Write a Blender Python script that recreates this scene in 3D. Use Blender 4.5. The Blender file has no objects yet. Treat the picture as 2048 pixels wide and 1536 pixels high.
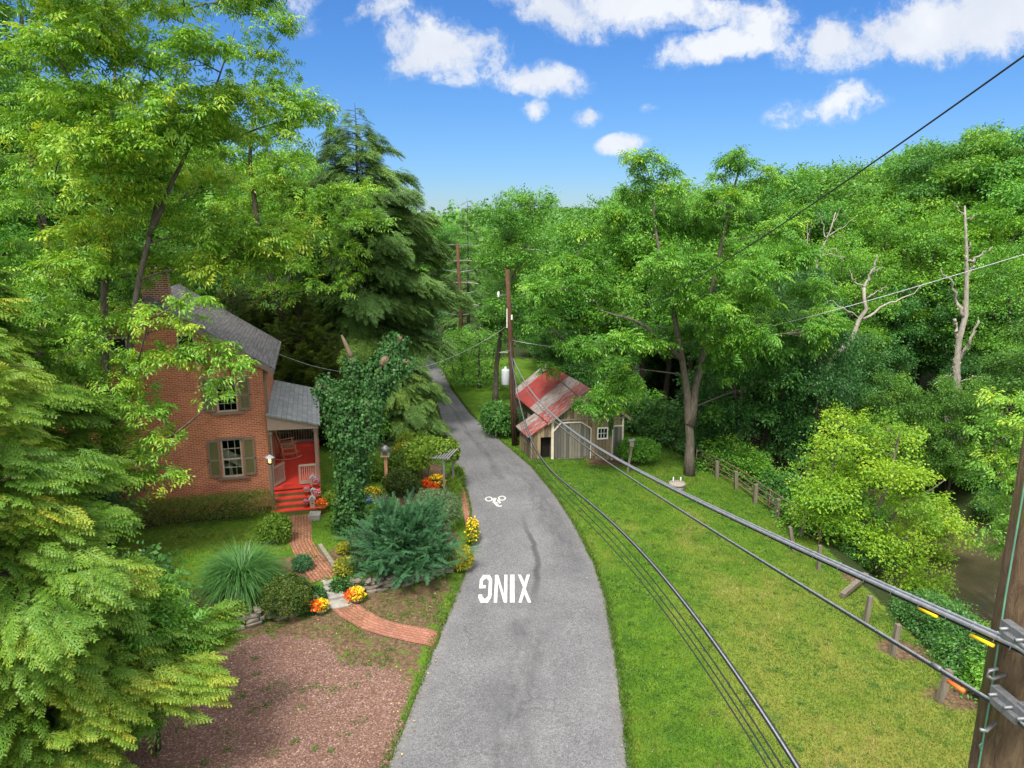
import bpy, math, random
import numpy as np
from mathutils import Vector, Matrix
R = math.radians
random.seed(7)
SC = bpy.context.scene
COL = SC.collection

# ------------------------------------------------------------------ camera model (used to lay the place out in metres)
F = 1420.0
PITCH = math.atan((768 - 455) / F)
CH = 11.5
cp_, sp_ = math.cos(PITCH), math.sin(PITCH)
def ray(px, py):
    u = (px - 1024) / F; v = (py - 768) / F
    return (u, cp_ - v * sp_, -(sp_ + v * cp_))
def gz(px, py, z=0.0):
    a = ray(px, py); t = (CH - z) / -a[2]
    return (a[0] * t, a[1] * t)
def at(px, py, Y):
    a = ray(px, py); t = Y / a[1]
    return np.array((a[0] * t, Y, CH + a[2] * t))

# ------------------------------------------------------------------ terrain
def smooth(a, b, x):
    t = np.clip((x - a) / (b - a), 0, 1)
    return t * t * (3 - 2 * t)
def sdf(poly, X, Y):
    """signed distance to a closed polygon, negative inside"""
    P = np.array(poly, float); Q = np.roll(P, -1, axis=0)
    best = np.full(X.shape, 1e9); inside = np.zeros(X.shape, bool)
    for (ax, ay), (bx, by) in zip(P, Q):
        dx, dy = bx - ax, by - ay
        t = np.clip(((X - ax) * dx + (Y - ay) * dy) / (dx * dx + dy * dy + 1e-12), 0, 1)
        best = np.minimum(best, np.hypot(X - ax - t * dx, Y - ay - t * dy))
        c = ((ay > Y) != (by > Y)) & (X < (bx - ax) * (Y - ay) / (by - ay + 1e-12) + ax)
        inside ^= c
    return np.where(inside, -best, best)
def pdist(line, X, Y):
    best = np.full(np.shape(X), 1e9)
    for (ax, ay), (bx, by) in zip(line[:-1], line[1:]):
        dx, dy = bx - ax, by - ay
        t = np.clip(((X - ax) * dx + (Y - ay) * dy) / (dx * dx + dy * dy), 0, 1)
        best = np.minimum(best, np.hypot(X - ax - t * dx, Y - ay - t * dy))
    return best
ROAD_L = [(-3.4, 2), (-2.95, 9), (-2.71, 13.31), (-2.4, 15.49), (-2.08, 18.48), (-1.77, 20.45), (-1.59, 22.1), (-1.45, 24.0), (-1.56, 26.74), (-1.95, 29.77), (-2.78, 33.51), (-3.6, 37.76), (-4.5, 43.13), (-5.5, 48.58), (-7.6, 58.6), (-11.0, 68), (-16.5, 80), (-24, 95)]
ROAD_R = [(1.9, 2), (2.3, 9), (2.55, 13.31), (2.7, 14.85), (2.83, 16.81), (2.97, 20.45), (2.9, 22.83), (2.49, 26.24), (1.89, 29.47), (1.01, 33.14), (-.67, 37.76), (-2.55, 43.13), (-4.31, 50.15), (-5.9, 58.6), (-8.9, 68), (-14, 80), (-21, 95)]
def lerp_at(line, Y):
    a = np.array(line); return np.interp(Y, a[:, 1], a[:, 0])
ROAD_POLY = ROAD_L + ROAD_R[::-1]
YARD_FRONT = [(-60, 10), (-20, 15.5), (-13, 16.6), (-8.44, 18.5), (-7.0, 19.5), (-6.3, 19.9), (-5.85, 20.45), (-5.35, 20.9), (-4.58, 21.0), (-3.7, 21.45), (-2.6, 22.1), (-1.9, 22.5), (2, 24.5)]
BANK = [(11.9, -20), (11.9, 20), (11.8, 26), (11.4, 29.5), (10.7, 32.5), (9.7, 35.2), (8.3, 38.7), (7.0, 44), (5.3, 55), (3.4, 75), (0, 110), (-6, 200)]
CREEK = [(15.8, -20), (15.8, 20), (15.3, 28), (13.6, 34), (10.6, 42), (8.3, 48), (6.5, 58), (4.6, 75), (1.2, 110), (-5, 200)]
WATER_Z = -2.4
def hfun(X, Y):
    z = np.zeros_like(X)
    # garden terrace behind the stone wall
    fx = np.array(YARD_FRONT)
    fy = np.interp(X, fx[:, 0], fx[:, 1])
    front = smooth(0.0, .22, (Y - fy) * .85)
    side = smooth(0.25, 1.9, lerp_at(ROAD_L, Y) - X)
    yard = front * side * (1 - smooth(36, 46, Y))
    z += .5 * yard
    z += smooth(20, 60, -X) * 2.0 * (Y > 0)
    z += smooth(32, 120, Y) * 0 
    # verge east of the road falls to the fence, then the bank falls to the creek
    rr = lerp_at(ROAD_R, Y); be = lerp_at(BANK, Y); ce = lerp_at(CREEK, Y)
    t = np.clip((X - rr - .4) / np.maximum(be - rr - .4, .5), 0, 1)
    east = X > rr + .4
    z = np.where(east, -.6 * t ** 1.2, z)
    z = np.where(X > be, -.6 - 1.95 * smooth(0, 1, (X - be - .2) / np.maximum(ce - be, .6)), z)
    far = ce + 9.5
    z = np.where(X > ce, -3.0 + (X > far - 3) * 1.9 * smooth(0, 5, X - far + 3), z)
    z = np.where(X > ce, np.maximum(z, -3.0), z)
    z += np.where(X > far + 2, .045 * (X - far - 2), 0) * np.clip((260 - np.hypot(X, Y)) / 200, 0, 1)
    # gentle bumps
    n = .03 * np.sin(X * 1.3 + 1.7) * np.cos(Y * .9) + .025 * np.sin(X * .41 - Y * .53 + 2)
    z += n * np.clip(np.abs(X - (lerp_at(ROAD_L, Y) + rr) / 2) / 2 - 1.6, 0, 1)
    # far hills
    d = np.hypot(X, Y); ang = np.arctan2(X, Y)
    z += smooth(350, 1400, d) * (26 + 9 * np.sin(ang * 9) + 5 * np.sin(ang * 23 + 1))
    # the road bed sits just under the road sheet
    rd = sdf(ROAD_POLY, X, Y)
    z = np.where(rd < .0, -.04, np.where(rd < .35, z * smooth(0, .35, rd) - .025 * (1 - smooth(0, .35, rd)), z))
    return z
def axis(lo, hi, step, far_lo, far_hi, g=1.16):
    c = list(np.arange(lo, hi + 1e-6, step))
    s = step; x = hi
    while x < far_hi:
        s *= g; x += s; c.append(x)
    s = step; x = lo; pre = []
    while x > far_lo:
        s *= g; x -= s; pre.append(x)
    return np.array(pre[::-1] + c)
GX = axis(-26, 32, .2, -2200, 2200)
GY = axis(9, 62, .2, -300, 2600)
XX, YY = np.meshgrid(GX, GY)
ZZ = hfun(XX, YY)
def tz(x, y):
    i = int(np.clip(np.searchsorted(GX, x) - 1, 0, len(GX) - 2)); j = int(np.clip(np.searchsorted(GY, y) - 1, 0, len(GY) - 2))
    a = (x - GX[i]) / (GX[i + 1] - GX[i]); b = (y - GY[j]) / (GY[j + 1] - GY[j])
    return float((ZZ[j, i] * (1 - a) + ZZ[j, i + 1] * a) * (1 - b) + (ZZ[j + 1, i] * (1 - a) + ZZ[j + 1, i + 1] * a) * b)
def tzv(x, y):
    i = np.clip(np.searchsorted(GX, x) - 1, 0, len(GX) - 2); j = np.clip(np.searchsorted(GY, y) - 1, 0, len(GY) - 2)
    a = (x - GX[i]) / (GX[i + 1] - GX[i]); b = (y - GY[j]) / (GY[j + 1] - GY[j])
    return (ZZ[j, i] * (1 - a) + ZZ[j, i + 1] * a) * (1 - b) + (ZZ[j + 1, i] * (1 - a) + ZZ[j + 1, i + 1] * a) * b
def ground(px, py):
    """the point of the terrain seen at a pixel"""
    z = 0
    for _ in range(12):
        x, y = gz(px, py, z); z = .5 * z + .5 * tz(x, y)
    return np.array((x, y, tz(x, y)))

# ------------------------------------------------------------------ materials
def newmat(name):
    m = bpy.data.materials.new(name); m.use_nodes = True
    nt = m.node_tree; nt.nodes.clear()
    out = nt.nodes.new('ShaderNodeOutputMaterial')
    return m, nt, out
def nd(nt, t, **kw):
    n = nt.nodes.new('ShaderNode' + t)
    for k, v in kw.items():
        if k.startswith('i_'):
            n.inputs[k[2:].replace('_', ' ')].default_value = v
        else:
            setattr(n, k, v)
    return n
def lk(nt, a, b): nt.links.new(a, b)
def ramp(nt, fac, stops, interp='LINEAR'):
    r = nt.nodes.new('ShaderNodeValToRGB'); r.color_ramp.interpolation = interp
    el = r.color_ramp.elements
    while len(el) < len(stops): el.new(.5)
    for e, (p, c) in zip(el, stops):
        e.position = p; e.color = (c[0], c[1], c[2], 1) if len(c) == 3 else c
    lk(nt, fac, r.inputs[0])
    return r.outputs[0]
def mix(nt, fac, a, b, mode='MIX'):
    m = nt.nodes.new('ShaderNodeMix'); m.data_type = 'RGBA'; m.blend_type = mode
    for s, v in ((m.inputs[0], fac), (m.inputs[6], a), (m.inputs[7], b)):
        if hasattr(v, 'is_output'): lk(nt, v, s)
        else: s.default_value = v if not isinstance(v, tuple) else (v[0], v[1], v[2], 1)
    return m.outputs[2]
def mth(nt, op, a, b=None, c=None, clamp=False):
    m = nt.nodes.new('ShaderNodeMath'); m.operation = op; m.use_clamp = clamp
    for i, v in enumerate((a, b, c)):
        if v is None: continue
        if hasattr(v, 'is_output'): lk(nt, v, m.inputs[i])
        else: m.inputs[i].default_value = v
    return m.outputs[0]
def coords(nt, kind='Object', scale=(1, 1, 1), rot=(0, 0, 0)):
    tc = nt.nodes.new('ShaderNodeTexCoord')
    mp = nt.nodes.new('ShaderNodeMapping'); mp.inputs['Scale'].default_value = scale; mp.inputs['Rotation'].default_value = rot
    lk(nt, tc.outputs[kind], mp.inputs[0])
    return mp.outputs[0]
def noise(nt, vec, scale, detail=4, rough=.55, dist=0):
    n = nd(nt, 'TexNoise', i_Scale=scale, i_Detail=detail, i_Roughness=rough, i_Distortion=dist)
    lk(nt, vec, n.inputs['Vector']); return n.outputs['Fac']
def princ(nt, out, col, rough=.7, spec=.3, metal=0, bump=None, bstr=.3, bdist=.02):
    p = nd(nt, 'BsdfPrincipled'); p.inputs['Roughness'].default_value = rough
    p.inputs['Specular IOR Level'].default_value = spec; p.inputs['Metallic'].default_value = metal
    if hasattr(col, 'is_output'): lk(nt, col, p.inputs['Base Color'])
    else: p.inputs['Base Color'].default_value = (*col, 1)
    if bump is not None:
        b = nd(nt, 'Bump'); b.inputs['Strength'].default_value = bstr; b.inputs['Distance'].default_value = bdist
        lk(nt, bump, b.inputs['Height']); lk(nt, b.outputs[0], p.inputs['Normal'])
    lk(nt, p.outputs[0], out.inputs[0]); return p
def m_plain(name, c, rough=.6, spec=.3, metal=0, var=.25, scale=6, bump=.15):
    m, nt, out = newmat(name)
    v = coords(nt); f = noise(nt, v, scale, 6, .65)
    c0 = tuple(x * (1 - var) for x in c); c1 = tuple(min(1, x * (1 + var)) for x in c)
    princ(nt, out, ramp(nt, f, [(.3, c0), (.7, c1)]), rough, spec, metal, noise(nt, v, scale * 6, 3), bump)
    return m
def m_leaf(name, stops, trans=.32, rough=.45, spec=.35, k=1.0):
    m, nt, out = newmat(name); stops = [(p, tuple(min(.9, v * k) for v in c)) for p, c in stops]
    a = nd(nt, 'Attribute', attribute_name='tone')
    c = ramp(nt, a.outputs['Fac'], stops); oi = nd(nt, 'ObjectInfo')   # every plant has its own shade of green
    c = mix(nt, 1.0, c, oi.outputs['Color'], 'MULTIPLY')
    p = nd(nt, 'BsdfPrincipled'); p.inputs['Roughness'].default_value = rough; p.inputs['Specular IOR Level'].default_value = spec
    lk(nt, c, p.inputs['Base Color'])
    t = nd(nt, 'BsdfTranslucent')
    tcol = mix(nt, 1.0, c, (1.25, 1.15, .5), 'MULTIPLY'); lk(nt, tcol, t.inputs[0])
    s = nd(nt, 'MixShader'); s.inputs[0].default_value = trans
    lk(nt, p.outputs[0], s.inputs[1]); lk(nt, t.outputs[0], s.inputs[2]); lk(nt, s.outputs[0], out.inputs[0])
    return m
def m_bark(name, c0, c1, sc=1.0, moss=None):
    m, nt, out = newmat(name)
    v = coords(nt, 'Object', (6 * sc, 6 * sc, 1.4 * sc)); f = noise(nt, v, 2.2, 8, .7, .6)
    col = ramp(nt, f, [(.3, c0), (.68, c1)])
    if moss:
        g = noise(nt, coords(nt), .8, 4); col = mix(nt, ramp(nt, g, [(.5, (0, 0, 0)), (.62, (1, 1, 1))]), col, moss)
    princ(nt, out, col, .9, .15, 0, f, .8, .05); return m
def m_wood(name, c0, c1, axis='Z', rough=.75):
    m, nt, out = newmat(name)
    s = {'X': (.6, 12, 12), 'Y': (12, .6, 12), 'Z': (12, 12, .6)}[axis]
    f = noise(nt, coords(nt, 'Object', s), 1.5, 6, .65, .3)
    princ(nt, out, ramp(nt, f, [(.3, c0), (.7, c1)]), rough, .2, 0, f, .3); return m
def m_brick(name, c0, c1, mortar, bw, bh, ms=.012, rough=.85, tint=None):
    m, nt, out = newmat(name)
    uv = coords(nt, 'UV')
    b = nd(nt, 'TexBrick'); b.offset = .5; b.inputs['Scale'].default_value = 1; b.inputs['Brick Width'].default_value = bw
    b.inputs['Row Height'].default_value = bh; b.inputs['Mortar Size'].default_value = ms; b.inputs['Mortar Smooth'].default_value = .1; b.inputs['Bias'].default_value = -.1
    b.inputs['Color1'].default_value = (*c0, 1); b.inputs['Color2'].default_value = (*c1, 1); b.inputs['Mortar'].default_value = (*mortar, 1)
    lk(nt, uv, b.inputs['Vector'])
    n1 = noise(nt, uv, 1.1, 5, .6); n2 = noise(nt, uv, 28, 3)
    c = mix(nt, 1.0, b.outputs['Color'], ramp(nt, n1, [(.25, (.72, .7, .7)), (.75, (1.18, 1.12, 1.08))]), 'MULTIPLY')
    c = mix(nt, .5, c, ramp(nt, n2, [(.3, (.7, .7, .7)), (.7, (1.2, 1.2, 1.2))]), 'MULTIPLY')
    inv = mth(nt, 'SUBTRACT', 1.0, b.outputs['Fac'])
    princ(nt, out, c, rough, .2, 0, inv, .5, .012); return m

G3 = lambda *a: tuple(a)
M = {}
M['ash'] = m_leaf('ash_leaf', [(0, (.035, .085, .012)), (.45, (.07, .165, .018)), (.8, (.13, .235, .022)), (1, (.24, .30, .03))], k=1.95)
M['walnut'] = m_leaf('walnut_leaf', [(0, (.03, .09, .012)), (.5, (.065, .18, .02)), (.85, (.12, .25, .025)), (1, (.2, .3, .03))], k=1.65)
M['broad'] = m_leaf('woodland_leaf', [(0, (.025, .07, .012)), (.5, (.05, .13, .018)), (.85, (.1, .2, .022)), (1, (.17, .25, .03))], k=2.15)
M['dark'] = m_leaf('understorey_leaf', [(0, (.018, .06, .014)), (.5, (.035, .10, .02)), (.85, (.06, .15, .025)), (1, (.10, .2, .03))], k=1.8)
M['maple'] = m_leaf('bright_maple_leaf', [(0, (.07, .17, .015)), (.45, (.14, .27, .018)), (.8, (.25, .36, .022)), (1, (.34, .42, .035))], .4, k=1.4)
M['hem'] = m_leaf('young_hemlock_needle', [(0, (.04, .105, .016)), (.45, (.095, .195, .024)), (.8, (.18, .275, .032)), (1, (.34, .34, .045))], .4, k=1.45)
M['spruce'] = m_leaf('spruce_needle', [(0, (.028, .055, .016)), (.5, (.05, .1, .022)), (.85, (.085, .14, .026)), (1, (.12, .17, .03))], .22, .5, k=2.4)
M['arbor'] = m_leaf('arborvitae_spray', [(0, (.05, .09, .016)), (.5, (.09, .15, .022)), (1, (.18, .23, .04))], .2)
M['ivy'] = m_leaf('ivy_leaf', [(0, (.016, .06, .014)), (.5, (.035, .105, .024)), (.85, (.075, .165, .04)), (1, (.16, .24, .05))], .15, .5, .25, k=1.15)
M['juniper'] = m_leaf('juniper_needle', [(0, (.02, .078, .03)), (.5, (.042, .138, .05)), (.85, (.08, .205, .075)), (1, (.14, .25, .06))], .12, .5)
M['box'] = m_leaf('boxwood_leaf', [(0, (.03, .06, .010)), (.5, (.065, .115, .014)), (.85, (.13, .17, .02)), (1, (.25, .26, .035))], .2)
M['hedge'] = m_leaf('yew_hedge_leaf', [(0, (.05, .085, .016)), (.5, (.115, .16, .022)), (.85, (.19, .215, .035)), (1, (.28, .27, .05))], .2, k=1.3)
M['gold'] = m_leaf('golden_leaf', [(0, (.14, .19, .02)), (.5, (.32, .33, .025)), (1, (.55, .48, .04))], .25)
M['lime'] = m_leaf('lime_leaf', [(0, (.07, .15, .018)), (.5, (.14, .25, .022)), (1, (.3, .36, .04))], .28)
M['sage'] = m_leaf('grey_green_leaf', [(0, (.06, .11, .045)), (.5, (.11, .18, .075)), (1, (.2, .27, .12))], .2)
M['miscanthus'] = m_leaf('ornamental_grass_blade', [(0, (.022, .085, .02)), (.5, (.05, .165, .036)), (1, (.12, .26, .06))], .2, .4)
M['petal_y'] = m_leaf('yellow_petal', [(0, (.7, .38, .01)), (.5, (.85, .55, .015)), (1, (.9, .7, .05))], .2)
M['petal_r'] = m_leaf('orange_red_petal', [(0, (.6, .04, .01)), (.5, (.8, .10, .015)), (1, (.85, .3, .02))], .2)
M['petal_p'] = m_leaf('pink_petal', [(0, (.6, .08, .22)), (.5, (.8, .2, .42)), (1, (.85, .5, .6))], .2)
M['grass'] = m_leaf('lawn_blade', [(0, (.03, .085, .014)), (.25, (.055, .135, .014)), (.5, (.085, .17, .015)), (.72, (.125, .185, .02)), (.88, (.2, .2, .04)), (1, (.32, .26, .09))], .25, .5)
M['bark'] = m_bark('grey_bark', (.05, .042, .032), (.17, .145, .115))
M['barkd'] = m_bark('dark_bark', (.03, .025, .02), (.09, .075, .058))
M['barkl'] = m_bark('pale_dead_wood', (.17, .15, .125), (.44, .40, .34))
M['barkv'] = m_bark('vine_scarred_bark', (.10, .07, .045), (.26, .19, .13))
M['pole'] = m_bark('creosoted_pole_wood', (.045, .024, .015), (.14, .075, .045), 1.2)
M['poleg'] = m_bark('weathered_pole_wood', (.055, .032, .022), (.20, .135, .085), 1.6, (.12, .105, .03))
M['brick'] = m_brick('red_brick', (.41, .10, .038), (.54, .175, .07), (.52, .4, .3), .215, .0745, .0085)
M['chim'] = m_brick('chimney_brick', (.27, .075, .05), (.36, .13, .085), (.5, .42, .36), .215, .0745, .012)
M['paver'] = m_brick('path_brick', (.30, .12, .075), (.38, .175, .11), (.10, .075, .05), .22, .11, .014)
M['paver2'] = m_brick('salmon_path_brick', (.29, .125, .085), (.37, .175, .125), (.15, .085, .06), .22, .11, .009)
M['trim'] = m_plain('taupe_trim_paint', (.20, .145, .105), .55, .3, 0, .12, 3)
M['trimlt'] = m_plain('pale_taupe_paint', (.35, .26, .2), .55, .3, 0, .12, 3)
M['olive'] = m_plain('olive_shutter_paint', (.115, .11, .042), .5, .3, 0, .1, 4)
M['sash'] = m_plain('putty_sash_paint', (.36, .32, .26), .5, .3, 0, .1, 4)
M['redfloor'] = m_plain('red_porch_paint', (.66, .055, .035), .42, .4, 0, .14, 2.5)
M['terracotta'] = m_plain('terracotta', (.46, .13, .05), .8, .2, 0, .15, 8)
M['cream'] = m_plain('cream_plaster', (.55, .5, .4), .8, .2)
M['rocker'] = m_wood('rocking_chair_wood', (.36, .16, .085), (.58, .31, .18))
M['steel'] = m_plain('galvanised_steel', (.21, .215, .225), .5, .5, .6, .25, 30)
M['white'] = m_plain('white_paint', (.72, .70, .66), .6, .3, 0, .08, 6)
M['roadwhite'] = m_plain('road_marking_paint', (.55, .54, .51), .7, .2, 0, .13, 14)
def m_paint():
    m, nt, out = newmat('worn_road_paint'); o = coords(nt); f = noise(nt, o, 42, 5, .8); g = noise(nt, o, 3, 4)
    w = ramp(nt, mth(nt, 'ADD', mth(nt, 'MULTIPLY', f, .8), mth(nt, 'MULTIPLY', g, .35)), [(.42, (.13, .13, .135)), (.5, (.42, .41, .39)), (.62, (.56, .55, .52))])
    princ(nt, out, w, .8, .2); return m
M['roadwhite'] = m_paint()
M['black'] = m_plain('black_cable_sheath', (.02, .02, .022), .45, .4, 0, .2)
M['grey'] = m_plain('grey_metal_cable', (.33, .34, .37), .38, .5, .5, .25, 20)
M['transformer'] = m_plain('grey_transformer_paint', (.42, .45, .48), .4, .4, 0, .08, 4)
M['ceramic'] = m_plain('brown_insulator_glaze', (.3, .28, .26), .3, .5)
M['yellow'] = m_plain('yellow_tag_plastic', (.85, .55, .01), .45, .4, 0, .05)
M['orange'] = m_plain('orange_sleeve_plastic', (.75, .16, .035), .5, .4, 0, .08)
M['copper'] = m_plain('green_ground_wire', (.10, .25, .17), .5, .4)
M['stone'] = m_plain('field_stone', (.19, .165, .135), .9, .2, 0, .45, 2.2, .5)
M['slab'] = m_plain('grey_step_stone', (.25, .24, .215), .85, .2, 0, .3, 3, .4)
M['timber'] = m_wood('weathered_timber', (.13, .11, .085), (.30, .265, .21))
M['post'] = m_wood('grey_post_wood', (.085, .07, .052), (.21, .18, .14))
M['rust'] = m_plain('rusty_pipe', (.16, .10, .075), .7, .3, .2, .35, 9)
M['concrete'] = m_plain('concrete', (.26, .23, .195), .9, .2, 0, .2, 8)
M['vinewood'] = m_plain('silver_lattice_wood', (.22, .22, .21), .7, .2, 0, .2)
M['soil'] = m_plain('dark_mulch', (.055, .035, .024), .95, .1, 0, .4, 12, .6)
M['void'] = m_plain('painted_dark_interior', (.015, .013, .012), .9, .1)  # near-black colour stands in for the shade of unlit interiors
M['blue'] = m_plain('blue_glaze', (.05, .12, .35), .4, .5)

def m_glass():
    m, nt, out = newmat('window_glass')
    g = nd(nt, 'BsdfGlossy'); g.inputs['Roughness'].default_value = .03; t = nd(nt, 'BsdfTransparent'); t.inputs[0].default_value = (.85, .88, .87, 1)
    f = nd(nt, 'Fresnel'); f.inputs[0].default_value = 1.5
    s = nd(nt, 'MixShader'); lk(nt, mth(nt, 'MULTIPLY', f.outputs[0], .55), s.inputs[0]); lk(nt, t.outputs[0], s.inputs[1]); lk(nt, g.outputs[0], s.inputs[2]); lk(nt, s.outputs[0], out.inputs[0]); return m
M['glass'] = m_glass()
def m_dglass():
    m, nt, out = newmat('dark_window_glass'); princ(nt, out, (.012, .014, .016), .08, .6); return m
M['dglass'] = m_dglass()
def m_lamp():
    m, nt, out = newmat('lit_lamp_glass')
    p = princ(nt, out, (.9, .6, .25), .3, .5); p.inputs['Emission Color'].default_value = (1, .6, .2, 1); p.inputs['Emission Strength'].default_value = 1.6; return m
M['lamp'] = m_lamp()
def m_shingle():
    m, nt, out = newmat('grey_roof_shingle')
    uv = coords(nt, 'UV')
    b = nd(nt, 'TexBrick'); b.offset = .5; b.inputs['Scale'].default_value = 1; b.inputs['Brick Width'].default_value = .3; b.inputs['Row Height'].default_value = .14; b.inputs['Mortar Size'].default_value = .008
    b.inputs['Color1'].default_value = (.135, .128, .128, 1); b.inputs['Color2'].default_value = (.2, .19, .19, 1); b.inputs['Mortar'].default_value = (.07, .07, .07, 1); lk(nt, uv, b.inputs['Vector'])
    st = noise(nt, coords(nt, 'UV', (.35, 5, 1)), 2, 6, .7, .4)
    c = mix(nt, 1, b.outputs['Color'], ramp(nt, st, [(.35, (.6, .6, .62)), (.65, (1.25, 1.22, 1.2))]), 'MULTIPLY')
    princ(nt, out, c, .85, .2, 0, mth(nt, 'SUBTRACT', 1.0, b.outputs['Fac']), .4); return m
M['shingle'] = m_shingle()
def m_porchroof():
    m, nt, out = newmat('silver_metal_roof')
    st = noise(nt, coords(nt, 'UV', (3, .4, 1)), 2, 6, .7, .4); n2 = noise(nt, coords(nt, 'UV'), 9, 4)
    c = mix(nt, .5, ramp(nt, st, [(.3, (.16, .18, .19)), (.7, (.36, .37, .37))]), ramp(nt, n2, [(.3, (.17, .18, .19)), (.7, (.36, .36, .36))]))
    b = nd(nt, 'TexBrick'); b.offset = .5; b.inputs['Scale'].default_value = 1; b.inputs['Brick Width'].default_value = .45; b.inputs['Row Height'].default_value = .2; b.inputs['Mortar Size'].default_value = .012; b.inputs['Color1'].default_value = (.8, .8, .82, 1); b.inputs['Color2'].default_value = (1.1, 1.1, 1.1, 1); b.inputs['Mortar'].default_value = (.55, .56, .58, 1); lk(nt, coords(nt, 'UV'), b.inputs['Vector'])
    c = mix(nt, 1.0, c, b.outputs['Color'], 'MULTIPLY')
    princ(nt, out, c, .7, .35, .1, mth(nt, 'SUBTRACT', 1.0, b.outputs['Fac']), .4); return m
M['porchroof'] = m_porchroof()
def m_barnwood():
    m, nt, out = newmat('weathered_barn_board')
    uv = coords(nt, 'UV')
    b = nd(nt, 'TexBrick'); b.offset = 0; b.inputs['Scale'].default_value = 1; b.inputs['Brick Width'].default_value = .19; b.inputs['Row Height'].default_value = 40; b.inputs['Mortar Size'].default_value = .007
    b.inputs['Color1'].default_value = (.10, .085, .06, 1); b.inputs['Color2'].default_value = (.29, .235, .155, 1); b.inputs['Mortar'].default_value = (.015, .012, .01, 1); b.inputs['Bias'].default_value = .1; lk(nt, uv, b.inputs['Vector'])
    g = noise(nt, coords(nt, 'UV', (16, .8, 1)), 2, 8, .72, .3)
    c = mix(nt, .85, b.outputs['Color'], ramp(nt, g, [(.25, (.35, .34, .35)), (.55, (1, 1, 1)), (.8, (1.7, 1.6, 1.45))]), 'MULTIPLY')
    lo = noise(nt, uv, .9, 4); c = mix(nt, ramp(nt, lo, [(.4, (0, 0, 0)), (.7, (.75, .75, .75))]), c, mix(nt, 1, c, (1.25, 1.02, .72), 'MULTIPLY'))
    princ(nt, out, c, .9, .15, 0, g, .5); return m
M['barnwood'] = m_barnwood()
def m_barndoor():
    m, nt, out = newmat('grey_door_board')
    uv = coords(nt, 'UV')
    b = nd(nt, 'TexBrick'); b.offset = 0; b.inputs['Scale'].default_value = 1; b.inputs['Brick Width'].default_value = .15; b.inputs['Row Height'].default_value = 40; b.inputs['Mortar Size'].default_value = .006
    b.inputs['Color1'].default_value = (.085, .083, .078, 1); b.inputs['Color2'].default_value = (.22, .205, .165, 1); b.inputs['Mortar'].default_value = (.02, .02, .02, 1); lk(nt, uv, b.inputs['Vector'])
    g = noise(nt, coords(nt, 'UV', (16, .8, 1)), 2, 8, .72, .3)
    c = mix(nt, .8, b.outputs['Color'], ramp(nt, g, [(.25, (.5, .5, .53)), (.75, (1.5, 1.45, 1.35))]), 'MULTIPLY')
    princ(nt, out, c, .9, .15, 0, g, .5); return m
M['barndoor'] = m_barndoor()
def m_barnroof(name, span):
    """red metal sheets, some of them flaked to bare grey; U runs along the ridge in metres"""
    m, nt, out = newmat(name)
    uv = coords(nt, 'UV'); sep = nd(nt, 'SeparateXYZ'); lk(nt, uv, sep.inputs[0])
    wob = mth(nt, 'MULTIPLY', mth(nt, 'SUBTRACT', noise(nt, uv, 3, 3), .5), .12)
    u = mth(nt, 'DIVIDE', mth(nt, 'ADD', sep.outputs[0], wob), span)
    red = ramp(nt, noise(nt, uv, 2.2, 6), [(.3, (.26, .035, .03)), (.7, (.36, .06, .05))])
    fl = noise(nt, coords(nt, 'UV', (9, 1.3, 1)), 1.6, 6, .7, .3)
    flaked = ramp(nt, fl, [(.42, (.30, .075, .05)), (.47, (.22, .19, .17)), (.62, (.44, .42, .42)), (.75, (.16, .10, .08))])
    wear = ramp(nt, u, [(0, (.38, .38, .38)), (.19, (.38, .38, .38)), (.22, (1, 1, 1)), (.42, (1, 1, 1)), (.43, (0, 0, 0)), (.85, (0, 0, 0)), (.87, (.9, .9, .9)), (1, (.9, .9, .9))])
    pn = noise(nt, coords(nt, 'UV', (3, 1, 1)), 2.3, 5, .6)
    f = mth(nt, 'MULTIPLY', wear, mth(nt, 'ADD', mth(nt, 'MULTIPLY', pn, 1.6), .1), None, True)
    f = ramp(nt, f, [(.3, (0, 0, 0)), (.42, (1, 1, 1))])
    c = mix(nt, f, red, flaked)
    w = nd(nt, 'TexWave', i_Scale=1.6); w.bands_direction = 'X'; lk(nt, uv, w.inputs['Vector'])
    princ(nt, out, c, .55, .35, .15, ramp(nt, w.outputs['Fac'], [(.85, (0, 0, 0)), (1, (1, 1, 1))]), .5, .03); return m
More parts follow.
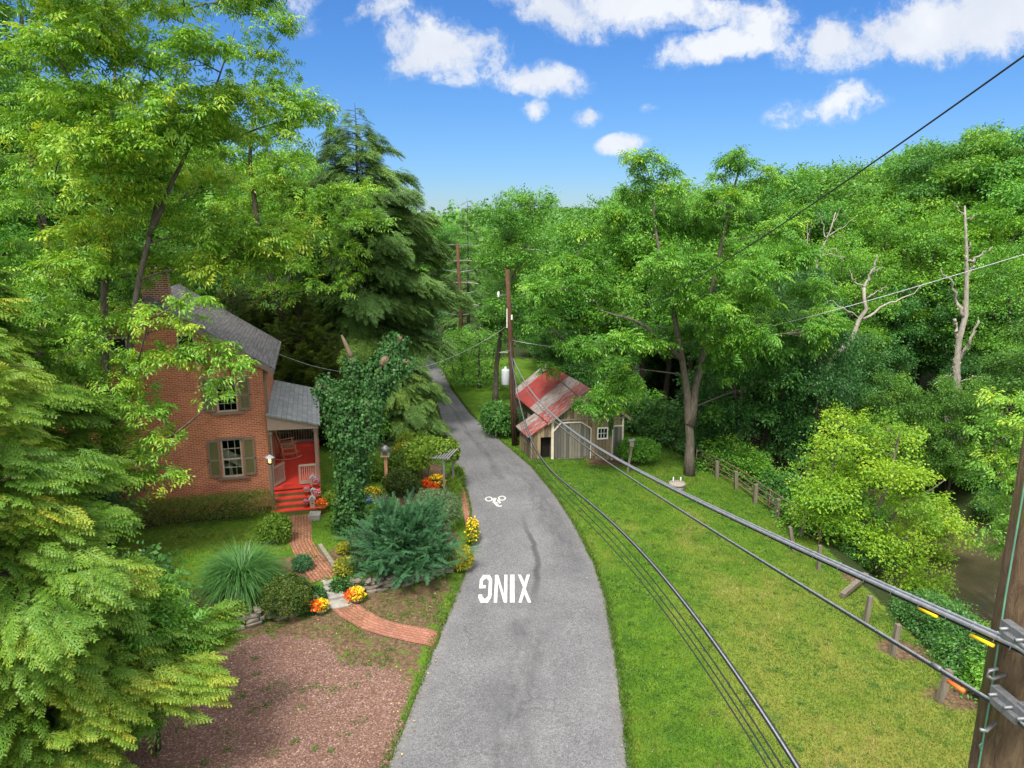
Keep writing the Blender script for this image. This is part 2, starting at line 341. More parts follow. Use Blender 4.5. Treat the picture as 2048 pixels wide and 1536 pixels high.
def m_asphalt():
    m, nt, out = newmat('worn_asphalt')
    o = coords(nt, 'Object'); uv = coords(nt, 'UV'); sep = nd(nt, 'SeparateXYZ'); lk(nt, uv, sep.inputs[0])
    fine = noise(nt, o, 48, 3, .85); mid = noise(nt, o, 17, 5, .8); big = noise(nt, o, .55, 4, .55)
    c = ramp(nt, big, [(.3, (.112, .112, .119)), (.7, (.158, .157, .162))])
    c = mix(nt, .85, c, ramp(nt, fine, [(.36, (.35, .35, .36)), (.5, (1, 1, 1)), (.64, (1.75, 1.72, 1.7))]), 'MULTIPLY')
    c = mix(nt, .85, c, ramp(nt, mid, [(.34, (.6, .6, .61)), (.5, (1, 1, 1)), (.66, (1.45, 1.44, 1.42))]), 'MULTIPLY')
    wob = mth(nt, 'MULTIPLY', mth(nt, 'SUBTRACT', noise(nt, coords(nt, 'UV', (0, .12, 1)), 2, 4), .5), .22)
    u = mth(nt, 'ADD', sep.outputs[0], wob); v = sep.outputs[1]
    def band(u0, w, soft, v0, v1):
        d = mth(nt, 'ABSOLUTE', mth(nt, 'SUBTRACT', u, u0))
        a = mth(nt, 'SUBTRACT', 1.0, mth(nt, 'DIVIDE', mth(nt, 'SUBTRACT', d, w), soft), None, True)
        b = mth(nt, 'MULTIPLY', mth(nt, 'DIVIDE', mth(nt, 'SUBTRACT', v, v0), 2.5), 1, None, True)
        e = mth(nt, 'DIVIDE', mth(nt, 'SUBTRACT', v1, v), 2.5, None, True)
        return mth(nt, 'MULTIPLY', a, mth(nt, 'MULTIPLY', b, e))
    patch = ramp(nt, noise(nt, coords(nt, 'UV', (6, .45, 1)), 2.2, 6, .7), [(.36, (0, 0, 0)), (.62, (1, 1, 1))])
    # tar seam and rubber marks that stay where they are
    seam = mth(nt, 'MULTIPLY', band(.53, .012, .022, 19.5, 27.5), .62)
    c = mix(nt, seam, c, (.03, .031, .036))
    for u0, w, s, v0, v1, k in ((.50, .06, .10, 8, 21, .5), (.50, .03, .05, 30, 46, .6), (.80, .05, .12, 22, 36, .35), (.22, .05, .14, 8, 60, .16), (.74, .05, .14, 8, 60, .16)):
        c = mix(nt, mth(nt, 'MULTIPLY', mth(nt, 'MULTIPLY', band(u0, w, s, v0, v1), patch), k), c, (.045, .046, .05))
    wv_ = nd(nt, 'TexNoise', i_Scale=1.5, i_Detail=5); lk(nt, o, wv_.inputs['Vector'])
    vm = nd(nt, 'VectorMath', operation='MULTIPLY_ADD'); lk(nt, wv_.outputs['Color'], vm.inputs[0]); vm.inputs[1].default_value = (.9, .9, 0); lk(nt, o, vm.inputs[2])
    vc = nd(nt, 'TexVoronoi', i_Scale=.42, feature='DISTANCE_TO_EDGE'); lk(nt, vm.outputs[0], vc.inputs['Vector'])
    crk = mth(nt, 'MULTIPLY', ramp(nt, vc.outputs['Distance'], [(.006, (1, 1, 1)), (.014, (0, 0, 0))]), ramp(nt, noise(nt, o, .5, 3), [(.5, (0, 0, 0)), (.66, (.3, .3, .3))]))
    c = mix(nt, crk, c, (.03, .03, .032))
    ed = mth(nt, 'ABSOLUTE', mth(nt, 'SUBTRACT', sep.outputs[0], .5))
    edge = mth(nt, 'MULTIPLY', mth(nt, 'SUBTRACT', ed, .43, None, True), 14, None, True)
    c = mix(nt, mth(nt, 'MULTIPLY', mth(nt, 'MULTIPLY', edge, mid), .7), c, (.17, .15, .125))
    princ(nt, out, c, .9, .2, 0, fine, .35, .01); return m
M['asphalt'] = m_asphalt()
def m_ground():
    m, nt, out = newmat('ground_cover')
    o = coords(nt, 'Object')
    def A(n): return nd(nt, 'Attribute', attribute_name=n).outputs['Fac']
    n1 = noise(nt, o, .35, 5, .6); n2 = noise(nt, o, 1.7, 5, .65); n3 = noise(nt, o, 34, 4, .75); n4 = noise(nt, o, 9, 5, .7)
    lawn = ramp(nt, n2, [(.28, (.045, .105, .010)), (.5, (.075, .155, .013)), (.72, (.12, .19, .02))])
    dry = A('dry')
    lawn = mix(nt, ramp(nt, mth(nt, 'ADD', mth(nt, 'MULTIPLY', n1, .7), mth(nt, 'MULTIPLY', dry, .6)), [(.45, (0, 0, 0)), (.85, (.85, .85, .85))]), lawn, ramp(nt, n4, [(.3, (.13, .165, .026)), (.7, (.24, .21, .055))]))
    clov = ramp(nt, noise(nt, o, .9, 5, .7), [(.58, (0, 0, 0)), (.66, (.7, .7, .7))])
    lawn = mix(nt, clov, lawn, (.035, .105, .025))
    lawn = mix(nt, .7, lawn, ramp(nt, n3, [(.3, (.55, .55, .55)), (.7, (1.4, 1.4, 1.3))]), 'MULTIPLY')
    # red-brown gravel of the parking bay
    vo = nd(nt, 'TexVoronoi', i_Scale=34); lk(nt, o, vo.inputs['Vector'])
    hs = nd(nt, 'SeparateColor'); lk(nt, vo.outputs['Color'], hs.inputs[0])
    grav = ramp(nt, hs.outputs[0], [(.0, (.095, .052, .04)), (.4, (.155, .09, .07)), (.85, (.21, .13, .105)), (1, (.34, .25, .215))])
    grav = mix(nt, .5, grav, ramp(nt, n1, [(.3, (.75, .72, .72)), (.7, (1.25, 1.15, 1.1))]), 'MULTIPLY')
    # bare mulch and leaf litter
    mul = ramp(nt, n4, [(.25, (.04, .026, .018)), (.5, (.12, .078, .05)), (.8, (.27, .2, .12))])
    mul = mix(nt, .6, mul, ramp(nt, n3, [(.3, (.5, .5, .5)), (.7, (1.5, 1.4, 1.3))]), 'MULTIPLY')
    wood = ramp(nt, n4, [(.3, (.018, .03, .010)), (.6, (.035, .05, .014)), (.8, (.075, .06, .035))])
    def edge(a): # break the border up with noise
        s = mth(nt, 'ADD', a, mth(nt, 'MULTIPLY', mth(nt, 'SUBTRACT', noise(nt, o, 3.1, 6, .75), .5), 1.3))
        return ramp(nt, s, [(.42, (0, 0, 0)), (.58, (1, 1, 1))])
    c = mix(nt, edge(A('mulch')), lawn, mul)
    c = mix(nt, edge(A('gravel')), c, grav)
    c = mix(nt, edge(A('woods')), c, wood)
    h = mth(nt, 'ADD', mth(nt, 'MULTIPLY', n3, .6), mth(nt, 'MULTIPLY', n4, .6))
    princ(nt, out, c, .95, .1, 0, h, .7, .05); return m
M['ground'] = m_ground()
def m_water():
    m, nt, out = newmat('creek_water')
    o = coords(nt, 'Object', (1, .5, 1)); w = noise(nt, o, 2.2, 6, .65, .8)
    foam = ramp(nt, noise(nt, coords(nt, 'Object', (1.6, .55, 1)), .9, 8, .72, 1.0), [(.62, (0, 0, 0)), (.72, (.6, .6, .6))])
    c = mix(nt, foam, ramp(nt, noise(nt, coords(nt, 'Object'), .5, 4), [(.3, (.035, .03, .018)), (.7, (.085, .066, .038))]), (.35, .35, .33))
    princ(nt, out, c, .12, .5, 0, w, .5, .08); return m
M['water'] = m_water()

# ------------------------------------------------------------------ object helpers
def tag(o, label, cat=None, group=None, kind=None):
    if label: o['label'] = label
    if cat: o['category'] = cat
    if group: o['group'] = group
    if kind: o['kind'] = kind
    return o
def thing(name, label, cat, loc=(0, 0, 0), group=None, rotz=0):
    o = bpy.data.objects.new(name, None); COL.objects.link(o)
    o.empty_display_size = .2
    o.location = tuple(float(c) for c in loc); o.rotation_euler = (0, 0, rotz)
    return tag(o, label, cat, group)
def link(name, me, mat, parent=None):
    o = bpy.data.objects.new(name, me); COL.objects.link(o)
    if mat is not None: me.materials.append(mat)
    if parent is not None: o.parent = parent
    return o
def dup(root, loc=None, rotz=None, scale=None, label=None, group=None):
    r = root.copy(); COL.objects.link(r)
    if loc is not None: r.location = tuple(float(c) for c in loc)
    if rotz is not None: r.rotation_euler = (0, 0, rotz)
    if scale is not None: r.scale = (scale, scale, scale) if np.isscalar(scale) else scale
    if label: r['label'] = label
    if group: r['group'] = group
    for ch in list(root.children):
        c = ch.copy(); COL.objects.link(c); c.parent = r
        for g in list(ch.children):
            d = g.copy(); COL.objects.link(d); d.parent = c
    return r
class MB:
    def __init__(s): s.v = []; s.f = []; s.sm = []; s.uv = {}
    def add(s, vs, fs, smooth=False):
        b = len(s.v); s.v += [tuple(float(c) for c in v) for v in vs]
        for f in fs: s.f.append(tuple(i + b for i in f)); s.sm.append(smooth)
        return s
    def box(s, c, size, rz=0, mtx=None):
        x, y, z = (d / 2 for d in size)
        vs = [Vector((a * x, b * y, d * z)) for d in (-1, 1) for b in (-1, 1) for a in (-1, 1)]
        m = mtx or Matrix.Rotation(rz, 3, 'Z')
        vs = [m @ v + Vector(c) for v in vs]
        return s.add(vs, [(0, 2, 3, 1), (4, 5, 7, 6), (0, 1, 5, 4), (2, 6, 7, 3), (0, 4, 6, 2), (1, 3, 7, 5)])
    def bar(s, a, b, w, h=None, up=(0, 0, 1)):
        a, b = Vector(a), Vector(b); d = b - a; L = d.length; h = h or w
        x = d.normalized(); y = Vector(up).cross(x)
        if y.length < 1e-4: y = Vector((0, 1, 0)).cross(x)
        if y.length < 1e-4: y = Vector((1, 0, 0)).cross(x)
        y.normalize(); z = x.cross(y)
        return s.box((a + b) / 2, (L, w, h), mtx=Matrix((x, y, z)).transposed())
    def tube(s, path, rad, n=8, caps=True):
        P = [Vector(p) for p in path]; k = len(P)
        rr = rad if hasattr(rad, '__len__') else [rad] * k
        vs, fs = [], []
        up = Vector((.13, .31, .94))
        for i, p in enumerate(P):
            t = (P[min(i + 1, k - 1)] - P[max(i - 1, 0)]).normalized()
            x = up.cross(t)
            if x.length < .05: x = Vector((1, 0, 0)).cross(t)
            x.normalize(); y = t.cross(x)
            for j in range(n):
                a = 2 * math.pi * j / n
                vs.append(p + (x * math.cos(a) + y * math.sin(a)) * rr[i])
        for i in range(k - 1):
            for j in range(n):
                q = (j + 1) % n
                fs.append((i * n + j, i * n + q, (i + 1) * n + q, (i + 1) * n + j))
        if caps: fs += [tuple(range(n - 1, -1, -1)), tuple((k - 1) * n + j for j in range(n))]
        return s.add(vs, fs, True)
    def lathe(s, prof, c=(0, 0, 0), n=16):
        vs, fs = [], []
        for r, z in prof:
            for j in range(n):
                a = 2 * math.pi * j / n; vs.append((c[0] + r * math.cos(a), c[1] + r * math.sin(a), c[2] + z))
        for i in range(len(prof) - 1):
            for j in range(n):
                q = (j + 1) % n; fs.append((i * n + j, i * n + q, (i + 1) * n + q, (i + 1) * n + j))
        fs += [tuple(range(n - 1, -1, -1)), tuple((len(prof) - 1) * n + j for j in range(n))]
        return s.add(vs, fs, True)
    def prism(s, poly, d):
        """polygon of 3-D points pushed along vector d"""
        n = len(poly); d = Vector(d); a = [Vector(p) for p in poly]
        fs = [tuple(range(n)), tuple(range(2 * n - 1, n - 1, -1))] + [(i, i + n, (i + 1) % n + n, (i + 1) % n) for i in range(n)]
        return s.add(a + [p + d for p in a], fs)
    def build(s, name, mat, parent=None, uvf=None, fixn=True):
        me = bpy.data.meshes.new(name); me.from_pydata(s.v, [], s.f)
        if fixn:
            import bmesh
            bm = bmesh.new(); bm.from_mesh(me); bmesh.ops.recalc_face_normals(bm, faces=bm.faces); bm.to_mesh(me); bm.free()
        me.polygons.foreach_set('use_smooth', s.sm)
        uv = me.uv_layers.new(name='UVMap'); buf = np.zeros(len(me.loops) * 2)
        for p in me.polygons:
            nx, ny, nz = (abs(c) for c in p.normal)
            for li in p.loop_indices:
                x, y, z = me.vertices[me.loops[li].vertex_index].co
                if uvf: u, w = uvf(x, y, z, p.normal)
                elif nz > max(nx, ny): u, w = x, y
                elif ny > nx: u, w = x, z
                else: u, w = y, z
                buf[2 * li] = u; buf[2 * li + 1] = w
        uv.data.foreach_set('uv', buf); me.update()
        return link(name, me, mat, parent)
def quads_mesh(name, V, tone=None, faces=None, smooth=False):
    """V: (n,4,3) loose quads, or (n,3) vertices with faces (m,4)"""
    V = np.asarray(V, np.float32)
    if faces is None:
        n = len(V); nv = n * 4; co = V.reshape(-1); idx = np.arange(nv, dtype=np.int32)
    else:
        co = V.reshape(-1); nv = len(V); n = len(faces); idx = np.asarray(faces, np.int32).reshape(-1)
    me = bpy.data.meshes.new(name)
    me.vertices.add(nv); me.vertices.foreach_set('co', co)
    me.loops.add(n * 4); me.loops.foreach_set('vertex_index', idx)
    me.polygons.add(n); me.polygons.foreach_set('loop_start', np.arange(0, n * 4, 4, dtype=np.int32))
    try: me.polygons.foreach_set('loop_total', np.full(n, 4, np.int32))
    except Exception: pass
    if tone is not None:
        a = me.attributes.new('tone', 'FLOAT', 'FACE'); a.data.foreach_set('value', np.asarray(tone, np.float32))
    if smooth: me.polygons.foreach_set('use_smooth', np.ones(n, bool))
    me.update(calc_edges=True); me.validate()
    return me

# ------------------------------------------------------------------ leaves
def leaf(p, d, nrm, L, W, bend=.15):
    d = d / np.linalg.norm(d); s = np.cross(nrm, d); s /= (np.linalg.norm(s) + 1e-9); u = np.cross(d, s)
    m = p + d * L * .45
    return np.array([p, m + s * W * .5 + u * L * bend * .3, p + d * L - u * L * bend, m - s * W * .5 + u * L * bend * .3])
def jit(rng, v, a): return v + rng.normal(0, a, 3)
def spray_pinnate(rng, fronds=5, Lf=.42, pairs=4, ll=.13, lw=.045, spread=115):
    Q, T = [], []
    for i in range(fronds):
        az = R(rng.uniform(-spread, spread)); el = R(rng.uniform(0, 45))
        p = np.array([0, 0, 0.]); d = np.array([math.cos(az) * math.cos(el), math.sin(az) * math.cos(el), math.sin(el)])
        tf = rng.normal(0, .1)
        for k in range(pairs + 1):
            p = p + d * Lf / (pairs + 1); d = d + np.array([0, 0, -.28]); d /= np.linalg.norm(d)
            side = np.cross([0, 0, 1], d); side /= np.linalg.norm(side) + 1e-6
            nn = jit(rng, np.array([0, 0, 1.]), .25)
            if k == pairs: dirs = [d]
            else: dirs = [d * .55 + side - np.array([0, 0, .3]), d * .55 - side - np.array([0, 0, .3])]
            for dd in dirs:
                Q.append(leaf(p, jit(rng, dd, .15), nn, ll * rng.uniform(.8, 1.15), lw * rng.uniform(.8, 1.2))); T.append(tf + rng.normal(0, .08))
    return np.array(Q), np.array(T)
def spray_simple(rng, n=18, L=.55, ll=.12, lw=.075, flat=.5):
    Q, T = [], []
    for i in range(n):
        x = L * rng.uniform(.05, 1); y = rng.normal(0, .16 * L / .55); z = rng.normal(0, .07) - .12 * x
        dd = np.array([rng.uniform(.1, 1), np.sign(y) * rng.uniform(.2, 1), rng.uniform(-.6, .15)])
        Q.append(leaf(np.array([x, y, z]), dd, jit(rng, np.array([0, 0, 1.]), flat), ll * rng.uniform(.7, 1.2), lw * rng.uniform(.7, 1.2))); T.append(rng.normal(0, .1))
    return np.array(Q), np.array(T)
def spray_coarse(rng, n=16, rad=.5, ll=.24, lw=.14):
    Q, T = [], []
    for i in range(n):
        d = rng.normal(0, 1, 3); d /= np.linalg.norm(d); p = d * rad * rng.uniform(.2, 1) * np.array([1, 1, .6])
        dd = np.array([d[0], d[1], d[2] * .4 - .3]); Q.append(leaf(p, dd, jit(rng, np.array([0, 0, 1.]), .45), ll * rng.uniform(.6, 1.2), lw * rng.uniform(.7, 1.2))); T.append(rng.normal(0, .09))
    return np.array(Q), np.array(T)
def spray_conifer(rng, L=.8, step=.075, side=.3, w=.05, fine=1, droop=.35):
    Q, T = [], []
    p = np.array([0, 0, 0.]); d = np.array([1, 0, .05]); x = 0; sgn = 1
    while x < L:
        d = d + np.array([0, 0, -droop * step / L * 1.2]); d /= np.linalg.norm(d)
        Q.append(leaf(p, d, np.array([0, 0, 1.]), step * 1.5, w, .0)); T.append(-.12)
        p = p + d * step; x += step
        sl = side * (1 - .8 * x / L) * rng.uniform(.75, 1.15) + .05
        for sg in (sgn, -sgn):
            sd = np.array([.75, sg * .8, -.08 + rng.normal(0, .22)]); sd /= np.linalg.norm(sd)
            q = p.copy(); seg = sl / (fine + 1)
            for k in range(fine + 1):
                tipness = (k + 1) / (fine + 1)
                if fine >= 2:
                    for s2 in (1, -1):
                        nd2 = sd + s2 * .75 * np.cross([0, 0, 1.], sd) + np.array([0, 0, -.12])
                        Q.append(leaf(q, nd2, jit(rng, np.array([0, 0, 1.]), .2), seg * 1.5 * (1.1 - .35 * tipness), w * .8, .1)); T.append(.18 * tipness - .1 + rng.normal(0, .06))
                Q.append(leaf(q, sd, jit(rng, np.array([0, 0, 1.]), .2), seg * 1.35, w, .1)); T.append(.2 * tipness - .1 + rng.normal(0, .06))
                q = q + sd * seg; sd = sd + np.array([0, 0, -.22]); sd /= np.linalg.norm(sd)
        sgn = -sgn
    return np.array(Q), np.array(T)
def place(templates, pos, fwd, up, scale, tone, rng):
    """stamp spray templates along local frames; returns loose quads and tones"""
    pos, fwd, up = np.asarray(pos, float), np.asarray(fwd, float), np.asarray(up, float)
    scale = np.broadcast_to(scale, (len(pos),)); tone = np.broadcast_to(tone, (len(pos),))
    x = fwd / (np.linalg.norm(fwd, axis=1, keepdims=True) + 1e-9)
    y = np.cross(up, x); y /= np.linalg.norm(y, axis=1, keepdims=True) + 1e-9
    z = np.cross(x, y); B = np.stack([x, y, z], axis=1)      # rows are the axes
    pick = rng.integers(0, len(templates), len(pos)); Vs, Ts = [], []
    for k, (Q, T) in enumerate(templates):
        i = np.nonzero(pick == k)[0]
        if not len(i): continue
        V = np.einsum('mqc,ncd->nmqd', Q, B[i]) * scale[i][:, None, None, None] + pos[i][:, None, None, :]
        Vs.append(V.reshape(-1, 4, 3)); Ts.append((T[None, :] + tone[i][:, None]).reshape(-1))
    return np.concatenate(Vs), np.clip(np.concatenate(Ts), 0, 1)
rngT = np.random.default_rng(3)
SP = {
    'ash': [spray_pinnate(rngT, 5, .42, 3, .15, .05) for _ in range(5)],
    'walnut': [spray_pinnate(rngT, 6, .55, 4, .17, .06, 150) for _ in range(5)],
    'simple': [spray_simple(rngT, 20, .6, .14, .085) for _ in range(5)],
    'big': [spray_simple(rngT, 14, .5, .17, .11) for _ in range(4)],
    'coarse': [spray_coarse(rngT, 20, .55, .24, .12) for _ in range(6)],
    'hem': [spray_conifer(rngT, .6, .085, .27, .024, 2, .2) for _ in range(5)],
    'spruce': [spray_conifer(rngT, .85, .115, .34, .046, 1, .4) for _ in range(5)],
    'jun': [spray_conifer(rngT, .55, .075, .13, .016, 2, -.15) for _ in range(5)],
}

# ------------------------------------------------------------------ trees
def unit(v): return v / (np.linalg.norm(v) + 1e-9)
def bez(a, b, c, n):
    t = np.linspace(0, 1, n)[:, None]
    return (1 - t) ** 2 * a + 2 * t * (1 - t) * b + t * t * c
def resample(path, n):
    P = np.array(path, float); d = np.r_[0, np.cumsum(np.linalg.norm(np.diff(P, axis=0), axis=1))]
    t = np.linspace(0, d[-1], n); return np.stack([np.interp(t, d, P[:, i]) for i in range(3)], axis=1)
def foliage(clumps, spray, rng, spc, axis_xy, size=1.0, flat=.65, upbias=.75, tone0=.45, droop=.0):
    pos, fw, up, tn = [], [], [], []
    for c, r in clumps:
        n = max(4, int(spc * r * r)); ct = rng.normal(0, .11)
        d = rng.normal(0, 1, (n, 3)); d /= np.linalg.norm(d, axis=1, keepdims=True)
        flip = rng.random(n) < upbias; d[flip, 2] = np.abs(d[flip, 2])
        rr = r * rng.random(n) ** .42
        # each clump is broken into lobes, so its outline stays ragged
        lob = 1 + .28 * np.sin(3 * np.arctan2(d[:, 1], d[:, 0]) + rng.uniform(0, 6)) * np.cos(4 * d[:, 2] + rng.uniform(0, 6))
        p = c + d * (rr * lob)[:, None] * np.array([1, 1, flat])
        out = d * np.array([1, 1, .35]) + rng.normal(0, .45, (n, 3)); out[:, :2] += .35 * (c[:2] - axis_xy) / (np.linalg.norm(c[:2] - axis_xy) + 1)
        out[:, 2] -= droop + .1
        u = np.array([0, 0, 1.]) + rng.normal(0, .32, (n, 3))
        pos.append(p); fw.append(out); up.append(u); tn.append(tone0 + ct + rng.normal(0, .13, n))
    return place(spray, np.concatenate(pos), np.concatenate(fw), np.concatenate(up), size * rng.uniform(.75, 1.2, sum(map(len, pos))), np.concatenate(tn), rng)
def skeleton(mb, stems, clumps, rng, twigs=4, thick=1.0):
    pts = np.concatenate([resample(p, 40)[6:] for p, _, _ in stems])
    for path, r0, r1 in stems:
        P = resample(path, 14); P[1:-1] += rng.normal(0, .018, (12, 3))
        rad = np.linspace(r0, r1, 14); rad[0] *= 1.35; rad[1] *= 1.1
        mb.tube(P, rad, 10)
    # limbs fork from the stems or from limbs already grown, nearest clumps first
    order = sorted(range(len(clumps)), key=lambda q: np.linalg.norm(pts - clumps[q][0], axis=1).min())
    for q in order:
        c, cr = clumps[q]
        hd = np.hypot(pts[:, 0] - c[0], pts[:, 1] - c[1])
        cost = np.linalg.norm(pts - c, axis=1) + 2.5 * np.maximum(0, pts[:, 2] - c[2] + .12 * hd)
        a = pts[np.argmin(cost)]; L = np.linalg.norm(c - a)
        mid = (a + c) / 2 + np.array([0, 0, .10 * L]) + rng.normal(0, .08 * L, 3)
        P = bez(a, mid, c, 7); r = (.012 + .0105 * L) * thick
        mb.tube(P, np.linspace(r, .011, 7), 6)
        pts = np.concatenate([pts, P[3:]])
        for _ in range(twigs):
            b = P[rng.integers(3, 6)]; e = c + unit(rng.normal(0, 1, 3) + np.array([0, 0, .3])) * np.array([1, 1, .6]) * rng.uniform(.5, .95) * cr
            mb.tube([b, (b + e) / 2 + rng.normal(0, .06, 3), e], [.012, .009, .004], 4, False)
def make_tree(name, label, cat, base, stems, clumps, spray, leafm, barkm, seed, spc=24, group=None, size=1, twigs=4, thick=1, **kw):
    """stems and clumps in world metres; the thing stands at its base"""
    rng = np.random.default_rng(seed); b = np.asarray(base, float)
    t = thing(name, label, cat, b, group)
    stems = [(np.array(p) - b, r0, r1) for p, r0, r1 in stems]; clumps = [(np.array(c) - b, r) for c, r in clumps]
    mb = MB(); skeleton(mb, stems, clumps, rng, twigs, thick); mb.build('trunk', barkm, t, fixn=False)
    V, T = foliage(clumps, spray, rng, spc, np.zeros(2), size, **kw)
    link('crown', quads_mesh('crown', V, T), leafm, t)
    return t
def crown_clumps(rng, c, rx, rz, n, rr=(.26, .4), low=-.75, mind=.42):
    out, tries = [], 0
    while len(out) < n and tries < n * 60:
        tries += 1
        d = rng.normal(0, 1, 3); d /= np.linalg.norm(d)
        if d[2] < low: continue
        s = rng.uniform(.35, 1) ** .6
        p = np.array([d[0] * rx * s, d[1] * rx * s, d[2] * rz * s])
        if all(np.linalg.norm((p - q) / np.array([rx, rx, rz])) > mind for q, _ in out):
            out.append((p, rng.uniform(*rr) * rx))
    return [(p + c, r) for p, r in out]
def generic_tree(name, label, cat, base, h, rx, seed, spray, leafm, barkm, cb=.3, n=34, spc=20, group=None, size=1, lean=(0, 0), tr=None, **kw):
    rng = np.random.default_rng(seed); b = np.asarray(base, float)
    hc = (cb * h + h) / 2; rz = (h - cb * h) / 2
    cl = crown_clumps(rng, b + np.array([lean[0], lean[1], hc]), rx, rz, n)
    tr = tr or .012 * h + .06
    st = [([b + [0, 0, -.2], b + [rng.normal(0, .15), rng.normal(0, .15), h * .3], b + [lean[0] * .7, lean[1] * .7, h * .6], b + [lean[0], lean[1], h * .9]], tr, .03)]
    k = rng.uniform(0, 6.28)
    for j in range(2):
        a = k + j * 2.6; st.append(([b + [lean[0] * .3, lean[1] * .3, h * (.28 + .1 * j)], b + [math.cos(a) * rx * .25 + lean[0] * .5, math.sin(a) * rx * .25 + lean[1] * .5, h * .55], b + [math.cos(a) * rx * .45 + lean[0], math.sin(a) * rx * .45 + lean[1], h * .82]], tr * .6, .03))
    return make_tree(name, label, cat, b, st, cl, spray, leafm, barkm, seed + 1, spc, group, size, twigs=2, **kw)
def conifer(name, label, cat, base, h, rad, seed, spray, leafm, barkm, nb=70, z0=.08, dens=.3, size=1, group=None, droop=.25, prof=lambda t: (1 - t) ** .8, tone0=.42, tr=None, lift=.15, bare=.25, jz=.07):
    rng = np.random.default_rng(seed); b = np.asarray(base, float); t = thing(name, label, cat, b, group)
    mb = MB(); tr = tr or .016 * h
    hs = np.linspace(0, h, 16); P = np.stack([np.r_[0, rng.normal(0, .02, 15)], np.r_[0, rng.normal(0, .02, 15)], hs], axis=1); P[0, 2] = -.2
    mb.tube(P, np.linspace(tr, .012, 16), 9)
    pos, fw, up, tn, fs = [], [], [], [], []
    for i in range(nb):
        f = z0 + (.985 - z0) * (i + rng.uniform(0, .8)) / nb
        L = rad * prof((f - z0) / (1 - z0)) * rng.uniform(.72, 1.12) + .12
        az = i * 2.39996 + rng.normal(0, .3); o = np.array([math.cos(az), math.sin(az), 0]); sd = np.array([-o[1], o[0], 0])
        n = 9; tt = np.linspace(0, 1, n)
        zc = f * h + L * (lift * tt * 1.6 - droop * tt ** 2 * 1.5 + .10 * tt ** 5)
        path = o[None] * (L * tt)[:, None]; path[:, 2] = zc; path += sd[None] * (np.sin(tt * 2.5) * rng.normal(0, .07) * L)[:, None]
        mb.tube(path, np.linspace(.012 + .011 * L, .005, n), 5, False)
        br = rng.normal(0, .10); m = max(3, int(L * L * .95 * 10 * dens) + int(L * 3 * dens) + 3)
        s = rng.uniform(bare, 1, m) ** .75; s[:2] = 1
        wd = .36 * L * np.minimum(1, (1 - s) * 1.6 + .12) * np.clip(s * 3, 0, 1); lat = rng.uniform(-1, 1, m) * wd
        p = np.stack([np.interp(s, tt, path[:, k]) for k in range(3)], axis=1) + sd[None] * lat[:, None]
        p[:, 2] += -np.abs(lat) * .22 + rng.normal(-.05, jz * (.4 + .3 * L), m)
        d = o[None] * 1.0 + sd[None] * (lat / (.36 * L + 1e-6) * .9)[:, None]; d[:, 2] = lift * .6 - droop * 1.6 * s + rng.normal(0, .14, m)
        pos.append(p); fw.append(d); up.append(np.array([0, 0, 1.]) + rng.normal(0, .34, (m, 3))); tn.append(tone0 + br + rng.normal(0, .11, m)); fs.append(np.full(m, min(1, .5 + .25 * L)))
    V, T = place(spray, np.concatenate(pos), np.concatenate(fw), np.concatenate(up), size * np.concatenate(fs) * rng.uniform(.75, 1.2, sum(map(len, pos))), np.concatenate(tn), rng)
    mb.build('trunk', barkm, t, fixn=False)
    link('crown', quads_mesh('crown', V, T), leafm, t)
    return t
def leafball(shape, n, ll, lw, rng, tone0=.45, depth=.18, lump=.1, tvar=.16):
    """small leaves through the outer layer of a mound: shape = list of (centre, radii)"""
    vol = np.array([np.prod(r) ** (2 / 3) for _, r in shape]); cnt = (n * vol / vol.sum()).astype(int); Qs, Ts = [], []
    for (c, r), m in zip(shape, cnt):
        d = rng.normal(0, 1, (m, 3)); d /= np.linalg.norm(d, axis=1, keepdims=True); d[:, 2] = np.where(d[:, 2] < -.5, -d[:, 2], d[:, 2])
        a = np.arctan2(d[:, 1], d[:, 0]); k = rng.uniform(0, 6, 4)
        lumps = 1 + lump * (np.sin(5 * a + k[0]) * np.cos(6 * d[:, 2] + k[1]) + .7 * np.sin(11 * a + k[2]) * np.cos(9 * d[:, 2] + k[3]))
        s = (1 - depth * rng.random(m) ** 1.6) * lumps
        p = np.asarray(c) + d * np.asarray(r) * s[:, None]
        nn = d / np.asarray(r); nn /= np.linalg.norm(nn, axis=1, keepdims=True); nn = nn + rng.normal(0, .45, (m, 3))
        dr = rng.normal(0, 1, (m, 3)) + d * .6 + np.array([0, 0, .15]); dr /= np.linalg.norm(dr, axis=1, keepdims=True)
        sd = np.cross(nn, dr); sd /= np.linalg.norm(sd, axis=1, keepdims=True) + 1e-9
        L = (ll * rng.uniform(.7, 1.3, m))[:, None]; W = (lw * rng.uniform(.7, 1.3, m))[:, None]
        mid = p + dr * L * .45
        Qs.append(np.stack([p, mid + sd * W * .5, p + dr * L, mid - sd * W * .5], axis=1))
        Ts.append(np.clip(tone0 + rng.normal(0, tvar, m) + .12 * np.sin(7 * a + k[1]), 0, 1))
    return np.concatenate(Qs), np.concatenate(Ts)
